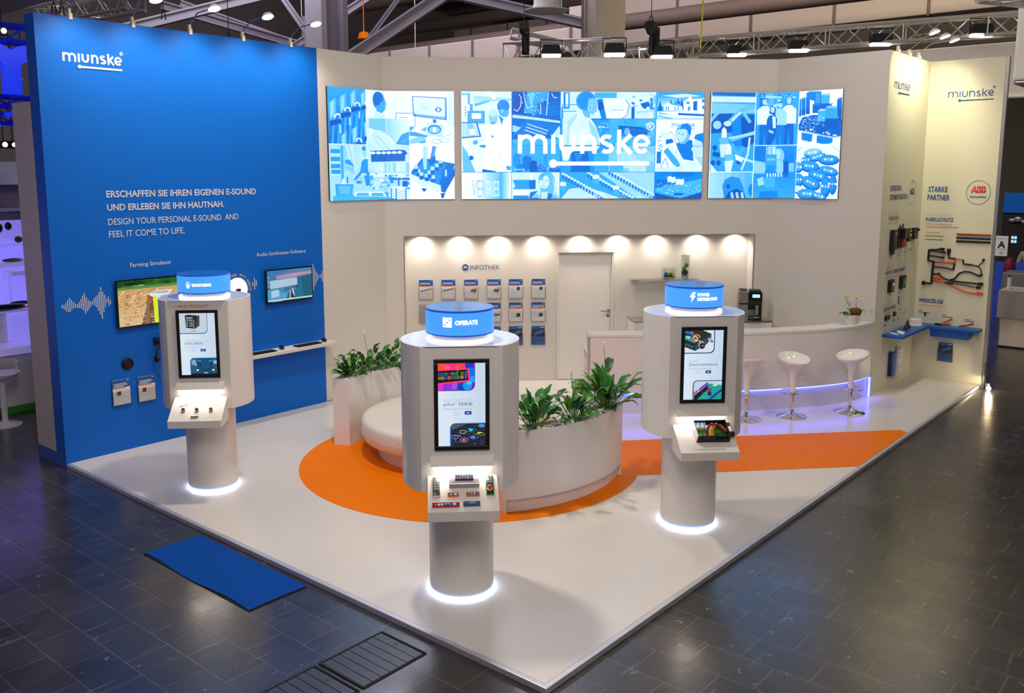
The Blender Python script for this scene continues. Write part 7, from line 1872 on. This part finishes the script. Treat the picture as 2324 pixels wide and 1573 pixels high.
# ================================================================= HALL FLOOR ITEMS
b = MB('rug_blue')
P = []
for j in range(9):
    for i in range(25):
        u, v = j / 8, i / 24; x = -.590 + .535 * u; y = 2.385 + 1.575 * v
        if j == 0: x += .012 * math.sin(v * 9)
        P.append(b.pt((x, y, HF + .010 + .004 * math.sin(v * 8 + u * 2) * (1 - u))))
b.smooth = True; b.quadgrid(P, 25, 9); b.smooth = False
b.box(-.595, 2.375, HF + .001, -.055, 3.965, HF + .006, 'black_matt')
obj('door_mat', b, label='royal blue carpet mat on the dark hall floor along the left deck edge', cat='mat')
def plate(x0, y0, x1, y1, lb, n=7):
    t = thing('floor_hatch', lb, 'floor hatch', (x0, y0, HF + .001))
    w_, h_ = x1 - x0, y1 - y0
    b = MB('black_matt'); b.box(0, 0, 0, w_, .014, .004); b.box(0, h_ - .014, 0, w_, h_, .008); b.box(0, .014, 0, .014, h_ - .014, .008); b.box(w_ - .014, .014, 0, w_, h_ - .014, .008); obj('frame', b, parent=t)
    b = MB('hatch_steel')
    for k in range(n): b.box(.018 + k * (w_ - .036) / n, .018, 0, .018 + (k + 1) * (w_ - .036) / n - .006, h_ - .018, .006)
    obj('cover', b, parent=t)
    b = MB('black_matt'); b.M = Matrix.Translation((w_ - .06, h_ * .55, .0062)); b.disc(.010, 0, 12); obj('lifting_hole', b, parent=t)
mat('hatch_steel', '4c5156', .3, .5); grain('hatch_steel', 14, .2, .05)
plate(-.71, .93, -.14, 1.39, 'ribbed dark metal floor hatch beside the front deck edge')
plate(-1.30, .93, -.74, 1.39, 'second ribbed dark metal floor hatch, nearer the camera')

# ================================================================= NEIGHBOUR STAND, LEFT
t = thing('neighbour_counter', 'white display counter with lilac glow and green foot strip at the left edge', 'counter', (0, 0, 0))
b = MB('white_matt'); b.box(-3, 9.80, .02, 1.6, 10.6, .78); b.box(-3, 9.66, .78, 1.6, 10.6, .88, 'lilac_lit_white'); obj('body', b, parent=t)
b = MB('green_strip'); b.box(-3, 9.76, HF, 1.6, 10.6, .04); obj('foot_strip', b, parent=t)
b = MB('white_matt'); b.box(-3, 10.1, .88, 1.6, 10.6, 1.32); b.box(-3, 9.95, 1.32, 1.6, 10.7, 1.36, 'lilac_lit_white'); obj('upper_deck', b, parent=t)
b = MB('lilac_lit'); b.box(.705, 10.02, .90, 1.0, 10.09, 1.30); obj('light_cube', b, parent=t)
b = MB('lilac_lit'); b.box(-3, 10.7, 1.36, 1.6, 10.75, 1.9); b.box(.86, 10.35, 1.36, .9, 10.4, 1.84, 'lilac_lit'); b.box(.86, 10.2, 1.80, 1.6, 10.5, 1.86, 'lilac_lit_white'); b.box(-3, 10.5, 1.9, 1.6, 10.9, 1.96, 'lilac_lit_white'); obj('rear_riser', b, parent=t)
b = MB('lilac_lit_white'); b.box(-3, 10.88, 1.96, 1.6, 10.95, 2.55, 'lilac_lit'); b.box(-3, 10.75, 2.18, 1.6, 10.9, 2.22); obj('back_shelf', b, parent=t)
for k, (x, y, z, rx, m_, lb) in enumerate(((.60, 9.95, 1.40, (.38, .08, .05), 'black_gloss', 'long dark glossy instrument on the neighbouring counter'), (.98, 10.3, 1.40, (.14, .05, .03), 'dark_navy', 'small dark instrument behind the long one on the neighbouring counter'), (1.05, 10.6, 1.99, (.16, .06, .03), 'alu_dark', 'flat round device on the neighbouring upper shelf'), (.98, 10.82, 2.45, (.04, .04, .07), 'black_gloss', 'dark hanging bulb on the neighbouring stand, left'), (1.10, 10.82, 2.47, (.05, .04, .06), 'black_gloss', 'dark hanging bulb on the neighbouring stand, right'), (1.22, 10.8, 2.27, (.06, .04, .05), 'gold_brown', 'brown round device on the neighbouring shelf'))):
    b = MB(m_); b.sphere((x, y, z), 1, 14, 8, sq=rx); obj('exhibit', b, label=lb, cat='device')
def white_stool(x, y, lb):
    t = thing('swivel_stool', lb, 'bar stool', (x, y, HF), group='white stools at the neighbouring stand')
    b = MB('white_lacquer'); b.lathe([(.20, 0), (.20, .012), (.12, .03), (.04, .06), (.034, .10)], 36); obj('base', b, parent=t, angle=60)
    b = MB('white_lacquer'); b.lathe([(.038, .09), (.038, .40), (.032, .40), (.032, .62)], 20); obj('column', b, parent=t)
    b = MB('white_plastic'); b.lathe([(0, .60), (.10, .62), (.19, .66), (.215, .70), (.20, .705), (.12, .675), (0, .665)], 32, shear=lambda x, y, z: .25 * x * x * 4 * .25); obj('seat', b, parent=t, angle=60)
    b = MB('acrylic'); b.lathe([(.20, .70), (.215, .80), (.20, .86)], 24, a0=-.6, a1=2.2); obj('backrest', b, parent=t)
white_stool(.255, 9.187, 'white swivel stool at the left edge in front of the neighbouring counter'); white_stool(.98, 9.42, 'white swivel stool mostly hidden behind the white wall end')
# blue letter m sign and its truss
t = thing('illuminated_letter', 'big glowing blue letter m hanging at the upper left', 'sign', M=Matrix(((1, 0, 0, -.42), (0, 0, -1, 9.0), (0, 1, 0, 4.215), (0, 0, 0, 1))))
b = MB('sign_blue')
def stroke(pts, wd, dep):
    b.ribbon(pts, wd, .0); b.ribbon(pts, wd, dep)
pts_all = []
def solid(pts, wd, z0, z1):
    L_s = []; R_s = []
    P2 = [Vector(p) for p in pts]
    for k in range(len(P2)):
        a = P2[max(k - 1, 0)]; c = P2[min(k + 1, len(P2) - 1)]; t_ = (c - a).normalized(); nn = Vector((-t_.y, t_.x)) * wd / 2
        L_s.append((P2[k].x + nn.x, P2[k].y + nn.y)); R_s.append((P2[k].x - nn.x, P2[k].y - nn.y))
    for k in range(len(P2) - 1):
        b.prism([L_s[k], R_s[k], R_s[k + 1], L_s[k + 1]], z0, z1)
solid([(.05, 0), (.05, .52)], .20, 0, .12)
solid([(.55, 0), (.55, .50)] , .20, 0, .12)
solid([(.05, .34)] + [(.30 + .25 * math.cos(math.radians(a)), .34 + .18 * math.sin(math.radians(a))) for a in range(170, -1, -15)], .20, .001, .119)
solid([(.98, 0), (.98, .30)], .20, 0, .12)
solid([(.55, .34)] + [(.765 + .215 * math.cos(math.radians(a)), .33 + .18 * math.sin(math.radians(a))) for a in range(170, -1, -15)], .20, .001, .119)
lm = obj('letter_body', b, parent=t)
lm.location.x = .44
truss((-1.5, 9.3, 5.0), (1.6, 9.3, 5.0), .25, .2, .3, 'light_truss', 'dark blue-lit truss above the glowing letter', 'truss_blue_lit')
truss((-1.5, 9.4, 4.15), (1.6, 9.4, 4.15), .25, .12, .4, 'light_truss', 'dark blue-lit truss behind the glowing letter', 'truss_blue_lit')
truss((-1.5, 9.4, 3.93), (1.6, 9.4, 3.93), .25, .12, .4, 'light_truss', 'lowest dark blue-lit truss under the glowing letter', 'truss_blue_lit')
for (x, z, r, lb) in ((.70, 4.72, .11, 'large blue glowing lamp above the letter'), (.72, 4.42, .06, 'small blue glowing lamp beside the letter'), (.60, 3.98, .06, 'small blue glowing lamp under the letter'), (.43, 3.84, .04, 'tiny blue glowing lamp below the letter')):
    b = MB('sign_blue'); b.at(x, 9.15, z); b.sphere((0, 0, 0), r, 16, 10, sq=(1.3, 1, .5)); b.tube([(0, 0, r * .4), (0, .1, r * .4 + .04), (0, .18, .1 + r)], .008, 5, 'hoist_black'); obj('blue_lamp', b, label=lb, cat='lamp')
for (x, y, z, lb, m_) in ((.57, 9.1, 5.0, 'bright stage spotlight at the upper left corner', 'lamp_lens'), (.80, 9.95, 3.62, 'pink stage spotlight below the glowing letter, left', 'lamp_lens'), (.92, 9.95, 3.62, 'orange stage spotlight below the glowing letter, right', 'led_white')):
    t = thing('stage_light', lb, 'spotlight', (x, y, z)); b = MB('hoist_black'); b.box(-.05, -.04, -.05, .05, .06, .05); b.tube([(0, .02, .05), (0, .02, .9)], .008, 5); obj('housing', b, parent=t, bevel=.01)
    b = MB(m_); b.M = Matrix.Translation((0, -.042, 0)) @ Matrix.Rotation(PI / 2, 4, 'X'); b.disc(.032, 0, 16); b.disc(.032, .001, 16, flip=True); obj('lens', b, parent=t)
b = MB('column_grey'); b.box(-4, 13.0, HF, 2.35, 13.1, 3.05); b.box(-4, 12.9, 2.60, 2.35, 13.0, 2.66, 'print_grey'); obj('partition_wall', b, label='grey partition wall far behind the neighbouring counter', cat='wall panel')
b = MB('print_grey'); b.box(-4, 12.6, 3.05, 2.35, 13.1, 3.42); obj('partition_header', b, label='pale header beam above the grey partition at the left edge', cat='wall panel')

# ================================================================= NEIGHBOUR STAND, RIGHT
t = thing('cloth_table', 'tall beige counter with grey cloth over its top at the right edge', 'table', (14.7, 0, HF))
b = MB('beige_panel'); b.box(0, -2.5, .0, .7, .57, 1.06); obj('body', b, parent=t)
b = MB('black_matt'); b.box(-.012, -2.5, 0, .7, .58, .03); obj('foot', b, parent=t)
b = MB('cloth_grey'); P = []
for j in range(5):
    for i in range(60):
        y = .63 - i * .052; z = 1.09 - j * .13
        P.append(b.pt((-.045 - .018 * math.sin(i * .9) * j / 4 - .012 * math.sin(i * .37 + 1) * j / 4, y, z if j else 1.075)))
b.smooth = True; b.quadgrid(P, 60, 5); b.smooth = False; b.box(-.045, -2.5, 1.062, .75, .63, 1.078); obj('table_cloth', b, parent=t)
b = MB('wall_blue'); b.box(22, -4, 2.19, 22.1, 2.17, 2.70, 'wall_blue'); obj('fascia_band', b, label='blue fascia band above the black product picture at the right edge', cat='sign band')
t = thing('picture_wall', 'black wall picture with silver product under the blue band', 'picture wall', (22.05, 0, 0))
b = MB('black_matt'); b.box(-.0, -4, HF, .1, 2.19, 2.185); obj('panel', b, parent=t)
b = MB('grey_metal'); b.M = Matrix.Translation((-.06, 1.85, 2.0)); b.sphere((0, .10, 0), .05, 10, 8, sq=(.5, 1.6, 1)); b.sphere((0, -.03, .03), .07, 12, 8, sq=(.5, 1.4, 1)); b.sphere((0, -.18, -.03), .05, 10, 8, sq=(.5, 1.6, 1)); obj('silver_product', b, parent=t)
b = MB('display_cyan')
for (i, j) in ((0, 0), (1, 0), (0, 1), (1, 1)): b.box(-.03, 1.82 + i * .07, 1.42 + j * .10, -.005, 1.87 + i * .07, 1.49 + j * .10)
obj('light_tiles', b, parent=t)
b = MB('grey_metal'); b.box(16.2, -2, HF, 16.8, .90, 1.22); obj('grey_cabinet', b, label='grey cabinet behind the cloth-covered counter', cat='cabinet', bevel=.01)
b = MB('bluebox'); b.box(18.6, -1.5, HF, 18.9, 1.62, 1.2); obj('low_partition', b, label='blue low partition behind the grey cabinet', cat='partition')
b = MB('maroon'); b.sphere((17.9, 1.12, 1.15), .15, 12, 10, sq=(1, .8, 1.6)); b.box(17.8, 1.05, HF, 18.0, 1.2, 1.1); obj('covered_stand', b, label='dark red covered stand behind the paper sign', cat='stand')
b = MB('white_lacquer'); b.at(14.95, .52, 1.035); b.cyl(.035, 0, .22); b.cyl(.02, .22, .27, mat='alu_dark'); obj('bottle', b, label='white bottle on the cloth-covered counter beside the wall edge', cat='bottle')
# paper stand number sign
M = Matrix(((0, 0, -1, P_ + .17), (-1, 0, 0, -.02), (0, 1, 0, 1.99), (0, 0, 0, 1)))
t = thing('stand_number_sign', 'white paper sign with a large black A on the edge of the far right wall', 'sign', M=M)
b = MB('print_grey'); b.box(0, 0, 0, .165, .30, .004); obj('paper', b, parent=t)
b = MB('black_matt'); b.text('A', .082, .12, .006, .10, align='C', bold=.03); b.text('50', .082, .03, .006, .026, align='C', bold=.02); b.ribbon([(.0, .095), (.165, .095)], .003, .006); b.ribbon([(0, .26), (.165, .26)], .003, .006); obj('lettering', b, parent=t)
t.matrix_world = Matrix(((0, 0, -1, P_ - .02), (-1, 0, 0, -.055), (0, 1, 0, 1.99), (0, 0, 0, 1)))

# person behind, cut by the right picture edge
def person(loc, rz, label):
    t = thing('person', label, 'person', loc, rz=rz)
    def skinned(name, pts, edges, m_, root=0, lv=2):
        me = bpy.data.meshes.new(name); me.from_pydata([p[:3] for p in pts], edges, []); o = bpy.data.objects.new(name, me); COL.objects.link(o); o.parent = t
        me.materials.append(MATS[m_]); md = o.modifiers.new('skin', 'SKIN'); sv = me.skin_vertices[0].data
        for k, p in enumerate(pts): sv[k].radius = (p[3], p[4] if len(p) > 4 else p[3])
        sv[root].use_root = True; md.use_smooth_shade = True; s2 = o.modifiers.new('sub', 'SUBSURF'); s2.levels = lv; s2.render_levels = lv
        return o
    # body: pelvis, spine, neck, head, arms with hands, legs with feet
    P = [(0, 0, .95, .15, .11), (0, 0, 1.15, .14, .10), (0, .01, 1.35, .17, .11), (0, .01, 1.48, .07, .07), (0, -.01, 1.56, .052), (0, -.02, 1.66, .085, .095), (0, -.01, 1.75, .07, .08),
         (.17, .01, 1.43, .055), (.24, .02, 1.18, .045), (.25, -.06, .95, .034), (.25, -.09, .86, .03, .018),
         (-.17, .01, 1.43, .055), (-.24, .02, 1.18, .045), (-.25, -.06, .95, .034), (-.25, -.09, .86, .03, .018),
         (.09, 0, .85, .09), (.10, -.01, .50, .06), (.10, .03, .10, .042), (.10, -.12, .04, .04, .03), (-.09, 0, .85, .09), (-.10, -.01, .50, .06), (-.10, .03, .10, .042), (-.10, -.12, .04, .04, .03)]
    E = [(0, 1), (1, 2), (2, 3), (3, 4), (4, 5), (5, 6), (2, 7), (7, 8), (8, 9), (9, 10), (2, 11), (11, 12), (12, 13), (13, 14), (0, 15), (15, 16), (16, 17), (17, 18), (0, 19), (19, 20), (20, 21), (21, 22)]
    skinned('body', P, E, 'skin')
    J = [(0, 0, 1.00, .165, .125), (0, 0, 1.18, .155, .115), (0, .01, 1.37, .185, .125), (0, .01, 1.475, .085, .08), (.185, .01, 1.43, .068), (.25, .02, 1.18, .056), (.26, -.05, .98, .043), (-.185, .01, 1.43, .068), (-.25, .02, 1.18, .056), (-.26, -.05, .98, .043)]
    skinned('jumper', J, [(0, 1), (1, 2), (2, 3), (2, 4), (4, 5), (5, 6), (2, 7), (7, 8), (8, 9)], 'jumper_grey')
    T_ = [(0, 0, .96, .16, .12), (.095, 0, .82, .105), (.105, -.01, .50, .072), (.105, .03, .10, .058), (-.095, 0, .82, .105), (-.105, -.01, .50, .072), (-.105, .03, .10, .058)]
    skinned('trousers', T_, [(0, 1), (1, 2), (2, 3), (0, 4), (4, 5), (5, 6)], 'jeans')
    b = MB('gold_brown'); b.sphere((0, .01, 1.70), .105, 14, 10, sq=(.92, 1, 1.05)); obj('hair', b, parent=t)
    b = MB('skin')
    for s in (-1, 1):
        for k in range(4): b.tube([(s * .25 + s * (.012 - k * .004), -.085 - k * .017 + .02, .85), (s * .25, -.09 - k * .016 + .02, .80), (s * .245, -.10 - k * .014 + .02, .765 + .006 * abs(k - 1))], .0085, 6)
        b.tube([(s * .25, -.12, .88), (s * .235, -.145, .84), (s * .235, -.15, .81)], .009, 6)
    obj('fingers', b, parent=t)
    b = MB('black_matt'); 
    for s in (-.1, .1): b.box(s - .045, -.18, .0, s + .045, .09, .07)
    obj('shoes', b, parent=t, bevel=.02)
person((19.2, .95, HF), PI * .55, 'person in a grey jumper and blue jeans seen from behind, cut by the right edge')
